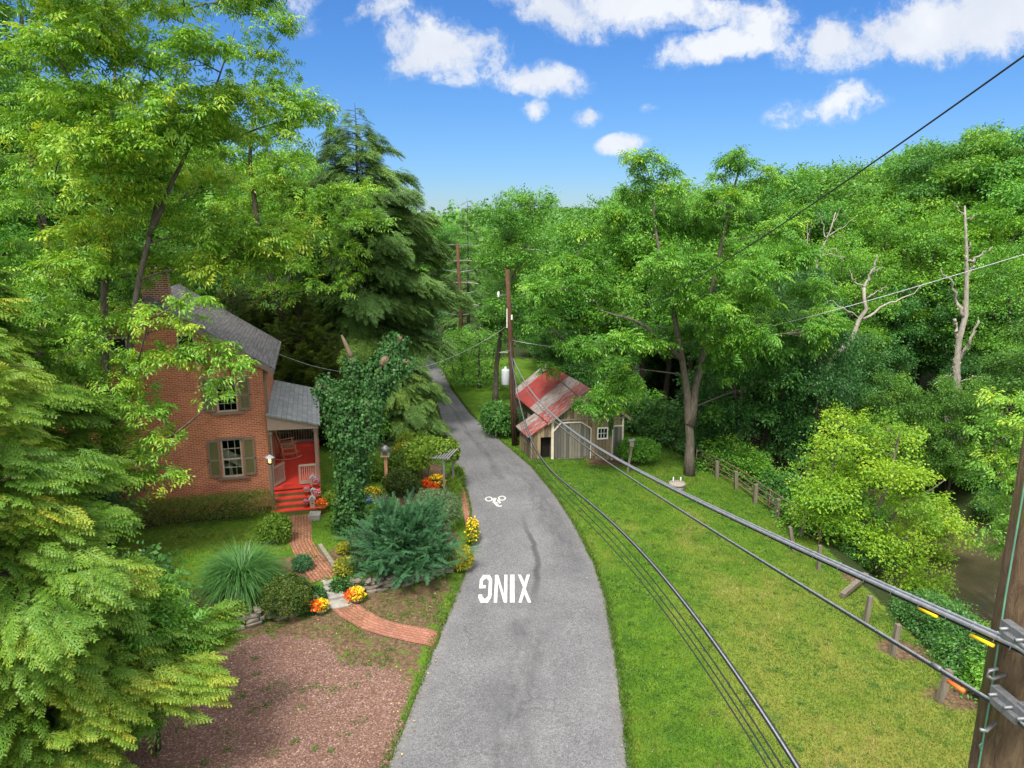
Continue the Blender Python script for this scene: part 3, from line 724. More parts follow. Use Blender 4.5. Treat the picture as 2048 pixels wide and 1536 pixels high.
def shrub(name, label, cat, base, shape, n, ll, lw, leafm, seed, group=None, tone0=.45, lump=.1, stem=True, depth=.35, core=True):
    rng = np.random.default_rng(seed); t = thing(name, label, cat, base, group)
    V, T = leafball(shape, n, ll, lw, rng, tone0, depth, lump)
    link('foliage', quads_mesh('foliage', V, T), leafm, t)
    if stem:
        mb = MB()
        for c, r in shape:
            for k in range(7):
                d = unit(rng.normal(0, 1, 3) + np.array([0, 0, .6])); e = np.array(c) + d * np.array(r) * .85
                st = np.array([c[0] * .4 + rng.normal(0, .04), c[1] * .4 + rng.normal(0, .04), -.05])
                mb.tube([st, (st + e) / 2 + rng.normal(0, .05, 3), e], [.022, .015, .006], 5, False)
        mb.build('stem', M['barkd'], t, fixn=False)
    return t
# ================================================================== SKY, SUN, CAMERA
SUN_EL = 58
SUN_DIR = Vector((-.30, -.90, 0)).normalized() * math.cos(R(SUN_EL)) + Vector((0, 0, math.sin(R(SUN_EL))))
SUN_DIR.normalize()
W = bpy.data.worlds.new('World'); SC.world = W; W.use_nodes = True
nt = W.node_tree; nt.nodes.clear()
wo = nt.nodes.new('ShaderNodeOutputWorld'); bg = nt.nodes.new('ShaderNodeBackground'); lk(nt, bg.outputs[0], wo.inputs[0])
sky = nt.nodes.new('ShaderNodeTexSky'); sky.sky_type = 'NISHITA'; sky.sun_disc = False
sky.sun_elevation = R(SUN_EL); sky.sun_rotation = math.atan2(SUN_DIR.x, SUN_DIR.y); sky.air_density = 1.0; sky.dust_density = .5; sky.ozone_density = 2.2; sky.altitude = 100
hsv = nt.nodes.new('ShaderNodeHueSaturation'); hsv.inputs['Saturation'].default_value = 1.03; hsv.inputs['Hue'].default_value = .497; lk(nt, sky.outputs[0], hsv.inputs['Color'])
tc = nt.nodes.new('ShaderNodeTexCoord'); sp = nt.nodes.new('ShaderNodeSeparateXYZ'); lk(nt, tc.outputs['Generated'], sp.inputs[0])
ay = mth(nt, 'MAXIMUM', mth(nt, 'ABSOLUTE', sp.outputs[1]), .05)
cb = nt.nodes.new('ShaderNodeCombineXYZ'); lk(nt, mth(nt, 'DIVIDE', sp.outputs[0], ay), cb.inputs[0]); lk(nt, mth(nt, 'DIVIDE', sp.outputs[2], ay), cb.inputs[1]); lk(nt, sp.outputs[1], cb.inputs[2])
q = cb.outputs[0]
warp = nt.nodes.new('ShaderNodeTexNoise'); warp.inputs['Scale'].default_value = 9; warp.inputs['Detail'].default_value = 5; lk(nt, q, warp.inputs['Vector'])
wv = nt.nodes.new('ShaderNodeVectorMath'); wv.operation = 'SUBTRACT'; lk(nt, warp.outputs['Color'], wv.inputs[0]); wv.inputs[1].default_value = (.5, .5, .5)
ws = nt.nodes.new('ShaderNodeVectorMath'); ws.operation = 'SCALE'; lk(nt, wv.outputs[0], ws.inputs[0]); ws.inputs['Scale'].default_value = .05
wq = nt.nodes.new('ShaderNodeVectorMath'); lk(nt, q, wq.inputs[0]); lk(nt, ws.outputs[0], wq.inputs[1])
BLOBS = [(900, 92, 150, 66, 8, 1), (830, 120, 90, 40, -20, .8), (1080, 150, 130, 38, 6, 1), (745, 28, 85, 34, -14, .62), (1130, 25, 130, 46, 12, .75), (1300, 14, 190, 50, 0, 1), (1420, 95, 150, 36, -6, 1),
         (1520, 45, 80, 60, 0, .8), (1650, 90, 105, 56, -15, .95), (1850, 58, 210, 72, -8, 1.1), (1990, 30, 150, 80, 0, 1), (1665, 212, 125, 48, -14, .85), (1066, 212, 34, 26, 0, .7), (1176, 228, 30, 24, 0, .7),
         (1242, 290, 56, 24, -10, .72), (600, 22, 50, 50, 0, .5), (1292, 214, 28, 14, 0, .45), (1000, -30, 80, 50, 0, .8)]
dens = None
for px, py, rx, ry, rot, wgt in BLOBS:
    a = ray(px, py); cx, cz = a[0] / a[1], a[2] / a[1]
    mp = nt.nodes.new('ShaderNodeMapping'); mp.vector_type = 'TEXTURE'; mp.inputs['Location'].default_value = (cx, cz, 0); mp.inputs['Rotation'].default_value = (0, 0, R(-rot)); mp.inputs['Scale'].default_value = (rx / F * .92, ry / F * .92, 1e6)
    lk(nt, wq.outputs[0], mp.inputs[0])
    ln = nt.nodes.new('ShaderNodeVectorMath'); ln.operation = 'LENGTH'; lk(nt, mp.outputs[0], ln.inputs[0])
    d = mth(nt, 'MULTIPLY', mth(nt, 'SUBTRACT', 1.15, ln.outputs['Value'], None, True), wgt)
    dens = d if dens is None else mth(nt, 'MAXIMUM', dens, d)
cn = nt.nodes.new('ShaderNodeTexNoise'); cn.inputs['Scale'].default_value = 14; cn.inputs['Detail'].default_value = 12; cn.inputs['Roughness'].default_value = .68; lk(nt, wq.outputs[0], cn.inputs['Vector'])
dn = mth(nt, 'ADD', dens, mth(nt, 'MULTIPLY', mth(nt, 'SUBTRACT', cn.outputs['Fac'], .505), 2.9))
cn2_ = nt.nodes.new('ShaderNodeTexNoise'); cn2_.inputs['Scale'].default_value = 7; cn2_.inputs['Detail'].default_value = 6; lk(nt, wq.outputs[0], cn2_.inputs['Vector']); cn2 = cn2_.outputs['Fac']
cov = mth(nt, 'MULTIPLY', ramp(nt, dn, [(.06, (0, 0, 0)), (.30, (.2, .2, .2)), (.46, (.62, .62, .62)), (.75, (1, 1, 1))]), mth(nt, 'MULTIPLY', dens, 5, None, True))
cc = ramp(nt, cn2, [(.3, (4.6, 5.0, 5.7)), (.62, (6.4, 6.5, 6.6))])
deep = mix(nt, 1.0, hsv.outputs[0], ramp(nt, sp.outputs[2], [(0, (.56, .66, .84)), (.07, (.43, .64, .93)), (.25, (.36, .64, 1.02)), (1, (.36, .64, 1.0))]), 'MULTIPLY')
front = mix(nt, mth(nt, 'MULTIPLY', cov, .9), deep, cc)
# bright broken cloud added overhead and behind, out of view, as fill light
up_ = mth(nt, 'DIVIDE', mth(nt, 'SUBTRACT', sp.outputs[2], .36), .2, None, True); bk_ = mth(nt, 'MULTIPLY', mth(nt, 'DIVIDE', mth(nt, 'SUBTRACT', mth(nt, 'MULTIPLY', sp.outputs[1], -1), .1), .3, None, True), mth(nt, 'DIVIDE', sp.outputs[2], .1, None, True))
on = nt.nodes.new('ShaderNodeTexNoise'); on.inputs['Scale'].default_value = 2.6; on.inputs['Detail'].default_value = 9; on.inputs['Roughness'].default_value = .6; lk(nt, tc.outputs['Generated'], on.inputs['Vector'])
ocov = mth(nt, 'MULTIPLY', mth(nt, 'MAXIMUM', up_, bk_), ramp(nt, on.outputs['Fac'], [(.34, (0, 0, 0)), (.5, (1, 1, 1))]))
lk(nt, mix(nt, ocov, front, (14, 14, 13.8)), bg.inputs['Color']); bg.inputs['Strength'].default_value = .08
sl = bpy.data.lights.new('sun', 'SUN'); sl.energy = 3.1; sl.angle = R(15); sl.color = (1, .95, .86)
so = bpy.data.objects.new('sun', sl); COL.objects.link(so); so.rotation_euler = SUN_DIR.to_track_quat('Z', 'Y').to_euler(); so.location = (0, -10, 40)
cam = bpy.data.cameras.new('camera'); cam.sensor_width = 36; cam.lens = F / 2048 * 36; cam.clip_end = 6000; cam.clip_start = .05
co = bpy.data.objects.new('camera', cam); COL.objects.link(co); co.location = (0, 0, CH); co.rotation_euler = (R(90) - PITCH, 0, 0); SC.camera = co
SC.view_settings.view_transform = 'Standard'; SC.view_settings.look = 'None'; SC.view_settings.gamma = 1; SC.view_settings.exposure = .95
SC.cycles.use_denoising = True; SC.cycles.denoising_prefilter = 'ACCURATE'; SC.cycles.denoising_input_passes = 'RGB_ALBEDO_NORMAL'; SC.cycles.max_bounces = 6; SC.cycles.diffuse_bounces = 3; SC.cycles.transmission_bounces = 3; SC.cycles.transparent_max_bounces = 8; SC.cycles.sample_clamp_indirect = 4

# ================================================================== GROUND, ROAD, PATHS, WATER
nx, ny = len(GX), len(GY)
V = np.stack([XX, YY, ZZ], axis=-1).reshape(-1, 3)
ii = np.arange(nx - 1)[None, :] + nx * np.arange(ny - 1)[:, None]
fc = np.stack([ii, ii + 1, ii + nx + 1, ii + nx], axis=-1).reshape(-1, 4)
me = quads_mesh('ground', V, None, fc, True)
DRIVE = [(-2.95, 5), (-2.6, 14), (-2.6, 16.2), (-3.4, 17.0), (-4.5, 17.2), (-5.4, 18.2), (-7.2, 18.5), (-8.8, 17.4), (-9.6, 15), (-12, 12), (-14, 5)]
APRON = [(-1.75, 22.3), (-2.1, 18.4), (-2.5, 15.5), (-4, 16.8), (-6.5, 17.8), (-9, 17.0), (-13, 16), (-13, 16.7), (-8.4, 18.6), (-6.4, 19.9), (-5.3, 21), (-3.7, 21.5)]
BEDS = [[(-9.0, 18.8), (-6.6, 20.2), (-6.4, 21.6), (-7.2, 22.6), (-9.3, 21.8), (-10, 19.5)], [(-5.4, 21.1), (-2.0, 22.7), (-1.9, 25), (-3, 26.5), (-5.6, 24.6), (-6.3, 23), (-6.1, 21.6)], [(-16.5, 25.2), (-9.4, 26.6), (-9.4, 27.6), (-16.5, 26.4)],
        [(-2.4, 26.5), (-2.7, 30), (-3.4, 33), (-5.2, 33.4), (-5.4, 29.8), (-4.6, 27)], [(3.9, 33.9), (6.4, 34.4), (6.6, 35.6), (3.9, 35.2)]]
BARE = [(12.0, 23), (10.9, 18.6), (11.25, 16.5)]
def soft(poly, w): return 1 - smooth(-w, w, sdf(poly, XX, YY))
grv = soft(DRIVE, .5)
mul = .62 * soft(APRON, .5)
for b in BEDS: mul = np.maximum(mul, soft(b, .3))
for bx, by in BARE: mul = np.maximum(mul, .75 * (1 - smooth(.2, 1.1, np.hypot((XX - bx - .5) / 1.5, YY - by))))
rd = sdf(ROAD_POLY, XX, YY); mul = np.maximum(mul, .5 * (1 - smooth(.02, .30, rd)))
be = lerp_at(BANK, YY)
wd = smooth(-.2, .8, XX - be) * (YY < 200)
wd = np.maximum(wd, smooth(-15.5, -17.5, XX)); wd = np.maximum(wd, smooth(33.5, 36.5, YY) * smooth(-4.5, -6.5, XX)); wd = np.maximum(wd, smooth(60, 70, YY))
wd = np.maximum(wd, smooth(150, 300, np.hypot(XX, YY)))
dry = smooth(32, 14, YY) * smooth(3.5, 7, XX) * .68 + .25 * smooth(-6, -9, XX)
for n_, a_ in (('gravel', grv), ('mulch', mul), ('woods', wd), ('dry', dry)):
    at_ = me.attributes.new(n_, 'FLOAT', 'POINT'); at_.data.foreach_set('value', a_.reshape(-1).astype(np.float32))
tag(link('ground', me, M['ground']), 'mown lawn, garden soil and woodland floor of the valley', kind='structure')

rgr = np.random.default_rng(5)
def road_sheet():
    ys = np.r_[np.arange(2, 70, .4), np.arange(70, 95, 1.0)]; us = np.linspace(0, 1, 25)
    l = lerp_at(ROAD_L, ys); r = lerp_at(ROAD_R, ys)
    k = np.ones(9) / 9
    sm = lambda a: np.r_[a[:4], np.convolve(a, k, 'valid'), a[-4:]]
    l, r = sm(l), sm(r); l = l + rgr.normal(0, .03, len(ys)); r = r + rgr.normal(0, .03, len(ys))
    P = np.stack([l[:, None] + (r - l)[:, None] * us, np.repeat(ys[:, None], 25, 1), np.full((len(ys), 25), .012)], axis=-1)
    P[..., 2] += .03 * (1 - (2 * us - 1) ** 2)[None, :]
    i = np.arange(24)[None, :] + 25 * np.arange(len(ys) - 1)[:, None]
    fq = np.stack([i, i + 1, i + 26, i + 25], axis=-1).reshape(-1, 4)
    m = quads_mesh('road', P.reshape(-1, 3), None, fq, True)
    uv = m.uv_layers.new(name='UVMap'); li = np.zeros(len(m.loops), np.int32); m.loops.foreach_get('vertex_index', li)
    UVv = np.stack([np.broadcast_to(us, (len(ys), 25)), np.broadcast_to(ys[:, None], (len(ys), 25))], axis=-1).reshape(-1, 2)
    uv.data.foreach_set('uv', UVv[li].astype(np.float32).reshape(-1))
    return link('road', m, M['asphalt'])
road = tag(road_sheet(), 'narrow grey asphalt lane curving past the house', kind='structure')
def rz_(x, y):
    l, r = lerp_at(ROAD_L, y), lerp_at(ROAD_R, y); u = (x - l) / (r - l)
    return .012 + .03 * (1 - (2 * u - 1) ** 2)
def paint(name, polys, parent):
    mb = MB()
    for i_, poly in enumerate(polys):
        mb.add([(x, y, rz_(x, y) + .010 + .0007 * (i_ % 9)) for x, y in poly], [tuple(range(len(poly)))])
    return mb.build(name, M['roadwhite'], parent, fixn=False)
# XING, read by drivers coming towards the camera: laid out by its own letter grid, then turned half round
LX0, LX1 = gz(958, 1180)[0], gz(1061, 1180)[0]; LYn, LYf = gz(1010, 1208)[1], gz(1010, 1152)[1]
def letter(x0, x1, polys):
    """polys in letter units (0..1 across, 0..1 up) of one upright letter; x0, x1 in word units 0..1"""
    out = []
    for p in polys:
        out.append([(LX1 - (LX1 - LX0) * (x0 + (x1 - x0) * u), LYf - (LYf - LYn) * v) for u, v in p])
    return out
Xl = [[(0, 0), (.25, 0), (1, 1), (.75, 1)], [(.75, 0), (1, 0), (.6, .47), (.475, .3)], [(0, 1), (.4, .53), (.525, .7), (.25, 1)]]
Il = [[(0, 0), (1, 0), (1, 1), (0, 1)]]
Nl = [[(0, 0), (.25, 0), (.25, 1), (0, 1)], [(.75, 0), (1, 0), (1, 1), (.75, 1)], [(.25, 1), (.25, .72), (.75, 0), (.75, .28)]]
Gl = [[(0, .2), (.27, .24), (.27, .76), (0, .8)], [(0, .815), (.27, .775), (.47, .87), (.47, 1), (.25, 1)], [(.5, 1), (.5, .87), (.7, .78), (.73, .71), (1, .71), (1, .82), (.78, 1)],
      [(0, .185), (.25, 0), (.47, 0), (.47, .13), (.27, .225)], [(.5, 0), (.78, 0), (1, .18), (1, .5), (.5, .5), (.5, .385), (.74, .385), (.74, .22), (.5, .13)]]
wd_ = road
for nm, pol in (('letter', letter(.0, .24, Xl)), ('letter', letter(.31, .40, Il)), ('letter', letter(.45, .70, Nl)), ('letter', letter(.75, 1.0, Gl))):
    paint(nm, pol, road)
gp = lambda x, y: gz(880 + x / 5.12, 950 + y / 5.12)
bike = []
for cx, cy, rx, ry in ((500, 256, 41, 25), (635, 249, 41, 25)):
    for k in range(20):
        a, b = 2 * math.pi * k / 20, 2 * math.pi * (k + 1) / 20
        bike.append([gp(cx + rx * math.cos(t) * s, cy + ry * math.sin(t) * s) for t, s in ((a, 1), (b, 1), (b, .63), (a, .63))])
for p in ([(552, 243), (581, 251), (560, 288), (536, 280)], [(533, 284), (560, 291), (606, 322), (580, 330)], [(584, 263), (610, 272), (627, 297), (606, 304), (598, 285), (588, 280)], [(566, 283), (598, 296), (590, 306), (566, 292)], [(580, 332), (636, 321), (630, 335), (606, 337)]):
    bike.append([gp(*c) for c in p])
paint('bicycle_symbol', bike, road)
def strip(name, mat, line, wid, label, kind='structure', off=.02, nseg=40, edge=0, nc=5, brick=True):
    P = resample([(x, y, 0) for x, y in line], nseg); T = np.gradient(P, axis=0); T /= np.linalg.norm(T, axis=1, keepdims=True)
    Nn = np.stack([T[:, 1], -T[:, 0]], axis=1); w = np.interp(np.linspace(0, 1, nseg), np.linspace(0, 1, len(wid)), wid)
    us = np.linspace(-.5, .5, nc); pts, uv = [], []
    L = np.r_[0, np.cumsum(np.linalg.norm(np.diff(P, axis=0), axis=1))]
    for i in range(nseg):
        for u in us:
            x, y = P[i, 0] + Nn[i, 0] * u * w[i], P[i, 1] + Nn[i, 1] * u * w[i]
            pts.append((x, y, tz(x, y) + off)); uv.append((L[i], u * w[i]))
    i = np.arange(nc - 1)[None, :] + nc * np.arange(nseg - 1)[:, None]
    m = quads_mesh(name, np.array(pts), None, np.stack([i, i + 1, i + nc + 1, i + nc], axis=-1).reshape(-1, 4), True)
    ul = m.uv_layers.new(name='UVMap'); li = np.zeros(len(m.loops), np.int32); m.loops.foreach_get('vertex_index', li)
    ul.data.foreach_set('uv', np.array(uv, np.float32)[li].reshape(-1))
    return tag(link(name, m, mat), label, kind=kind)
PATH1 = [gz(602, 1030, .5), gz(602, 1060, .5), gz(602, 1085, .5), gz(615, 1110, .5), gz(634, 1135, .5), gz(653, 1160, .5)]
strip('path', M['paver'], PATH1, [.85, .75, .75, .8, .85, .95], 'worn brick garden path from the stone steps to the red porch steps')
PATH2 = [gz(683, 1212), gz(705, 1228), gz(740, 1247), gz(780, 1260), gz(828, 1270), gz(876, 1279)]
strip('path', M['paver2'], PATH2, [.75, .75, .72, .72, .75, .75], 'curved salmon brick path joining the lane', off=.025)
strip('kerb_strip', M['paver2'], [gz(936, 1055), gz(931, 1010), gz(925, 985), gz(918, 960)], [.15, .3, .28, .12], 'narrow brick edging at the side of the lane', off=.03)
mb = MB(); y0 = np.r_[np.arange(-10, 120, 4)]
for a, b in zip(y0[:-1], y0[1:]):
    mb.add([(lerp_at(CREEK, a) - 2.5, a, WATER_Z), (lerp_at(CREEK, a) + 13, a, WATER_Z), (lerp_at(CREEK, b) + 13, b, WATER_Z), (lerp_at(CREEK, b) - 2.5, b, WATER_Z)], [(0, 1, 2, 3)])
tag(mb.build('water', M['water'], None, fixn=False), 'shallow brown creek with riffles below the lawn', kind='structure')

# grass blades over the lawns
def vnoise(x, y, sc, seed):
    g = np.random.default_rng(seed).random((64, 64)); X_, Y_ = x / sc + 31.7, y / sc + 17.3; i, j = np.floor(X_).astype(int), np.floor(Y_).astype(int); a, b = X_ - i, Y_ - j; a = a * a * (3 - 2 * a); b = b * b * (3 - 2 * b)
    f = lambda p, q: g[p % 64, q % 64]
    return (f(i, j) * (1 - a) + f(i + 1, j) * a) * (1 - b) + (f(i, j + 1) * (1 - a) + f(i + 1, j + 1) * a) * b - .5
def blades(n, xs, ys, keep, hgt, wdt, tone, rng):
    x = rng.uniform(*xs, n); y = rng.uniform(*ys, n) if not callable(ys) else ys(n)
    k = keep(x, y); x, y = x[k], y[k]; m = len(x); z = tzv(x, y)
    a = rng.uniform(0, 6.283, m); h = hgt * rng.uniform(.5, 1.3, m); w = wdt * rng.uniform(.7, 1.3, m)
    lx, ly = rng.normal(0, .45, m) * h, rng.normal(0, .45, m) * h
    c, s = np.cos(a) * w, np.sin(a) * w; p = np.stack([x, y, z - .005], 1)
    A = p + np.stack([c, s, 0 * c], 1); B = p - np.stack([c, s, 0 * c], 1); top = p + np.stack([lx, ly, h], 1)
    Q = np.stack([A, top + .25 * (A - p), top - .25 * (A - p), B], axis=1)
    tone = tone + .05 * np.sign(np.sin((x - lerp_at(ROAD_R, y)) * 3.4)) * (x > 2)
    t = tone + .34 * vnoise(x, y, 5.5, 4) + .5 * vnoise(x, y, 2.2, 1) + .5 * vnoise(x, y, .8, 2) + .25 * vnoise(x, y, .3, 3) + rng.normal(0, .10, m)
    return Q, t
rb = np.random.default_rng(11)
def attr_at(a, x, y):
    i = np.clip(np.searchsorted(GX, x), 0, nx - 1); j = np.clip(np.searchsorted(GY, y), 0, ny - 1); return a[j, i]
def lawn_ok(x, y): return (attr_at(rd, x, y) > .03) & (attr_at(wd, x, y) < .35) & (attr_at(mul, x, y) < .45 + .3 * rb.random(len(x))) & (attr_at(grv, x, y) < .3)
parts = [blades(330000, (-1, 12.5), lambda n: 12 + 40 * rb.random(n) ** 1.35, lambda x, y: lawn_ok(x, y) & (x > lerp_at(ROAD_R, y) - .02), .055, .011, .42, rb),
         blades(90000, (-16, -1.5), (18.6, 36), lawn_ok, .05, .011, .36, rb),
         blades(26000, (-13, -1.6), (11, 22.4), lambda x, y: (np.sin(x * 2.3 + y) + np.sin(y * 3.1 - x * 1.2) + np.sin(x * 5.1) * .7 > .75) & (attr_at(grv, x, y) < .55) & (attr_at(rd, x, y) > .03) & (attr_at(mul, x, y) > .2), .07, .015, .35, rb)]
def rosettes(n, xs, ys, keep, rad, k, tone):
    cx, cy = rb.uniform(*xs, n), rb.uniform(*ys, n); kk = keep(cx, cy); cx, cy = cx[kk], cy[kk]; m = len(cx); rr = rad * rb.uniform(.4, 1.5, m)
    x = (cx[:, None] + rr[:, None] * rb.normal(0, .5, (m, k))).ravel(); y = (cy[:, None] + rr[:, None] * rb.normal(0, .5, (m, k))).ravel(); z = tzv(x, y) + .012 + .03 * rb.random(len(x)); a = rb.uniform(0, 6.28, len(x)); L = rb.uniform(.025, .06, len(x))
    p = np.stack([x, y, z], 1); d = np.stack([np.cos(a), np.sin(a), rb.normal(0, .3, len(x))], 1) * L[:, None]; q = np.stack([-np.sin(a), np.cos(a), 0 * a], 1) * (L * .4)[:, None]
    return np.stack([p, p + d * .5 + q, p + d, p + d * .5 - q], 1), tone + rb.normal(0, .1, len(x))
parts.append(rosettes(900, (0, 12), (13, 45), lambda x, y: lawn_ok(x, y) & (x > lerp_at(ROAD_R, y) + .1), .16, 22, .12)); parts.append(rosettes(260, (-15, -2), (19, 30), lawn_ok, .15, 20, .15))
parts.append(rosettes(150, (-12, -2.2), (12, 21), lambda x, y: (attr_at(rd, x, y) > .1), .2, 26, .3))
def edge_blades():
    y = 12 + 45 * rb.random(16000) ** 1.3; right = rb.random(16000) < .65
    x = np.where(right, lerp_at(ROAD_R, y) + np.abs(rb.normal(0, .10, 16000)) - .06, lerp_at(ROAD_L, y) - np.abs(rb.normal(0, .12, 16000)) + .03)
    m = 16000; z = tzv(x, y); z = np.maximum(z, 0); h = .08 * rb.uniform(.4, 1.3, m); a = rb.uniform(0, 6.28, m); w = .012
    p = np.stack([x, y, z], 1); A = np.stack([np.cos(a) * w, np.sin(a) * w, 0 * a], 1); top = p + np.stack([rb.normal(0, .04, m), rb.normal(0, .04, m), h], 1)
    return np.stack([p + A, top + .2 * A, top - .2 * A, p - A], 1), .4 + rb.normal(0, .2, m)
parts.append(edge_blades())
Qg = np.concatenate([p[0] for p in parts]); Tg = np.clip(np.concatenate([p[1] for p in parts]), 0, 1)
dr = attr_at(dry, Qg[:, 0, 0], Qg[:, 0, 1]); Tg = np.clip(Tg + .16 * dr, 0, 1)
tag(link('grass', quads_mesh('grass', Qg, Tg), M['grass']), 'short mown grass of the lawns', kind='stuff')

def litter(n):
    x = np.r_[rb.uniform(-12, -2, n), rb.uniform(-10, 12, n)]; y = np.r_[rb.uniform(12, 22, n), rb.uniform(12, 40, n)]; k = (attr_at(rd, x, y) > -.35) | (rb.random(2 * n) < .05); x, y = x[k], y[k]; z = np.maximum(tzv(x, y), np.where(attr_at(rd, x, y) < 0, .045, -9)) + .012; m = len(x)
    a = rb.uniform(0, 6.28, m); L = rb.uniform(.03, .075, m); p = np.stack([x, y, z], 1); d = np.stack([np.cos(a), np.sin(a), rb.normal(0, .2, m)], 1) * L[:, None]; q = np.stack([-np.sin(a), np.cos(a), 0 * a], 1) * (L * .35)[:, None]
    tag(link('leaf_litter', quads_mesh('leaf_litter', np.stack([p, p + d * .5 + q, p + d, p + d * .5 - q], 1), rb.random(m)), M['litter']), 'fallen leaves scattered over gravel and grass', kind='stuff')
M['litter'] = m_leaf('dry_leaf', [(0, (.10, .05, .02)), (.4, (.22, .13, .05)), (.8, (.36, .26, .12)), (1, (.5, .42, .2))], .1)
litter(900)
# ================================================================== BRICK HOUSE
K = .9565; HA = R(15.5); HC = np.array((-10.1 * K, 28.2 * K, .5))
he = np.array((math.cos(HA), math.sin(HA), 0)); hn = np.array((-math.sin(HA), math.cos(HA), 0))
def HW(s, d, z): return HC + K * (he * s + hn * d + np.array((0, 0, z)))
house = thing('brick_house', 'two-storey red brick house with grey gable roof and red side porch', 'house', HC, None, HA); house.scale = (K, K, K)
WIN = [(-1.83, -1.05, 1.45, 3.06), (-1.83, -1.05, 4.22, 5.62), (-6.85, -6.05, 1.45, 3.06), (-6.85, -6.05, 4.22, 5.62)]
def holed(mb, x0, x1, z0, z1, holes, y, th):
    xs = sorted({x0, x1, *[h[0] for h in holes], *[h[1] for h in holes]}); zs = sorted({z0, z1, *[h[2] for h in holes], *[h[3] for h in holes]})
    for a, b in zip(xs[:-1], xs[1:]):
        for c, d in zip(zs[:-1], zs[1:]):
            if any(a >= h[0] - 1e-6 and b <= h[1] + 1e-6 and c >= h[2] - 1e-6 and d <= h[3] + 1e-6 for h in holes): continue
            mb.add([(a, y, c), (b, y, c), (b, y, d), (a, y, d)], [(0, 1, 2, 3)])
    for a, b, c, d in holes:
        mb.add([(a, y, c), (b, y, c), (b, y + th, c), (a, y + th, c), (a, y, d), (b, y, d), (b, y + th, d), (a, y + th, d)], [(0, 1, 2, 3), (4, 7, 6, 5), (0, 3, 7, 4), (1, 5, 6, 2)])
mb = MB(); L_, D_, T_ = -7.88, 6.4, 6.1
holed(mb, L_, 0, -.6, T_, WIN, 0, .25)
mb.add([(L_, 0, T_), (0, 0, T_), (-3.94, 0, 8.74)], [(0, 1, 2)])
mb.add([(L_, D_, T_), (0, D_, T_), (-3.94, D_, 8.74)], [(0, 2, 1)])
mb.add([(L_, D_, -.6), (0, D_, -.6), (0, D_, T_), (L_, D_, T_)], [(0, 3, 2, 1)])
mb.add([(0, 0, -.6), (0, D_, -.6), (0, D_, T_), (0, 0, T_)], [(0, 1, 2, 3)])
mb.add([(L_, 0, -.6), (L_, D_, -.6), (L_, D_, T_), (L_, 0, T_)], [(0, 3, 2, 1)])
mb.build('wall', M['brick'], house, fixn=False)
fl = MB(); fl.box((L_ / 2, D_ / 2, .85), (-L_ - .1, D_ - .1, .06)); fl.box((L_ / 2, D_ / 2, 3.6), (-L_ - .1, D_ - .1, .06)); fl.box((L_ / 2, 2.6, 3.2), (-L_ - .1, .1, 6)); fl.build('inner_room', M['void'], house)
fd = MB(); fd.box((-3.9, -.05, .08), (7.6, .08, .5)); 
st = MB(); st.prism([(-2.2, .5, 2.75), (-2.2, .5, 2.3), (-.6, .5, 1.35), (-.6, .5, 1.85)], (0, .06, 0)); st.build('staircase', M['cream'], house)
tb = MB(); tb.box((-1.75, .75, 1.72), (.42, .4, .05)); [tb.bar((-1.75 + a * .17, .75 + b * .15, 1.7), (-1.75 + a * .17, .75 + b * .15, .9), .04) for a in (-1, 1) for b in (-1, 1)]; tb.build('side_table', M['white'], house)
for i, (a, b, c, d) in enumerate(WIN):
    f = MB(); y = .06; w = .055
    for x0, x1, z0, z1 in ((a, b, c, c + w), (a, b, d - w, d), (a, a + w, c + w, d - w), (b - w, b, c + w, d - w)): f.box(((x0 + x1) / 2, y, (z0 + z1) / 2), (x1 - x0, .09, z1 - z0))
    m_ = (c + d) / 2 - .05; f.box(((a + b) / 2, y, m_), (b - a - 2 * w, .08, .05))
    for k in (1, 2): 
        x = a + (b - a) * k / 3; f.box((x, y + .005, (m_ + d) / 2), (.02, .04, d - m_ - .06)); f.box((x, y + .005, (m_ + c) / 2), (.014, .03, m_ - c - .06))
    f.box(((a + b) / 2, y + .004, m_ + (d - m_) * .52), (b - a - 2 * w, .042, .02)); f.box(((a + b) / 2, y + .004, c + (m_ - c) * .52), (b - a - 2 * w, .034, .014))
    wn = f.build('window', M['sash'], house)
    g = MB(); g.box(((a + b) / 2, y + .02, (c + d) / 2), (b - a - .04, .008, d - c - .04)); g.build('pane', M['glass'], wn)
    s = MB(); s.box(((a + b) / 2, -.03, c - .045), (b - a + .42, .16, .085)); s.build('sill', M['trim'], wn)
    if c < 3: s = MB(); s.box(((a + b) / 2, -.02, d + .05), (b - a + .36, .1, .09)); s.build('lintel', M['trim'], wn)
    for sd in (-1, 1):
        x = (a - .06 - .22) if sd < 0 else (b + .06 + .22); h0, h1 = c + .04, d + .03
        s = MB()
        for xx in (-.19, .19): s.box((x + xx, -.045, (h0 + h1) / 2), (.07, .05, h1 - h0))
        for zz, hh in ((h0 + .05, .1), (h1 - .05, .1), (h0 + (h1 - h0) * .45, .09)): s.box((x, -.045, zz), (.312, .05, hh))
        sh = s.build('shutter', M['trim'], house)
        p = MB(); p.box((x, -.035, (h0 + h1) / 2), (.31, .024, h1 - h0 - .02)); p.build('shutter_panel', M['olive'], sh)
        if c > 3:
            v_ = MB(); v_.box((x, -.05, (h0 + h1) / 2), (.014, .012, h1 - h0 - .2))
            for k in range(1, 8): v_.box((x, -.05, h0 + (h1 - h0) * k / 8), (.31, .011, .012))
            v_.build('shutter_slat', M['trim'], sh)
        hk = MB(); hk.box((x + sd * .22, -.075, h0 + (h1 - h0) * .45), (.09, .02, .035)); hk.build('hinge', M['black'], sh)
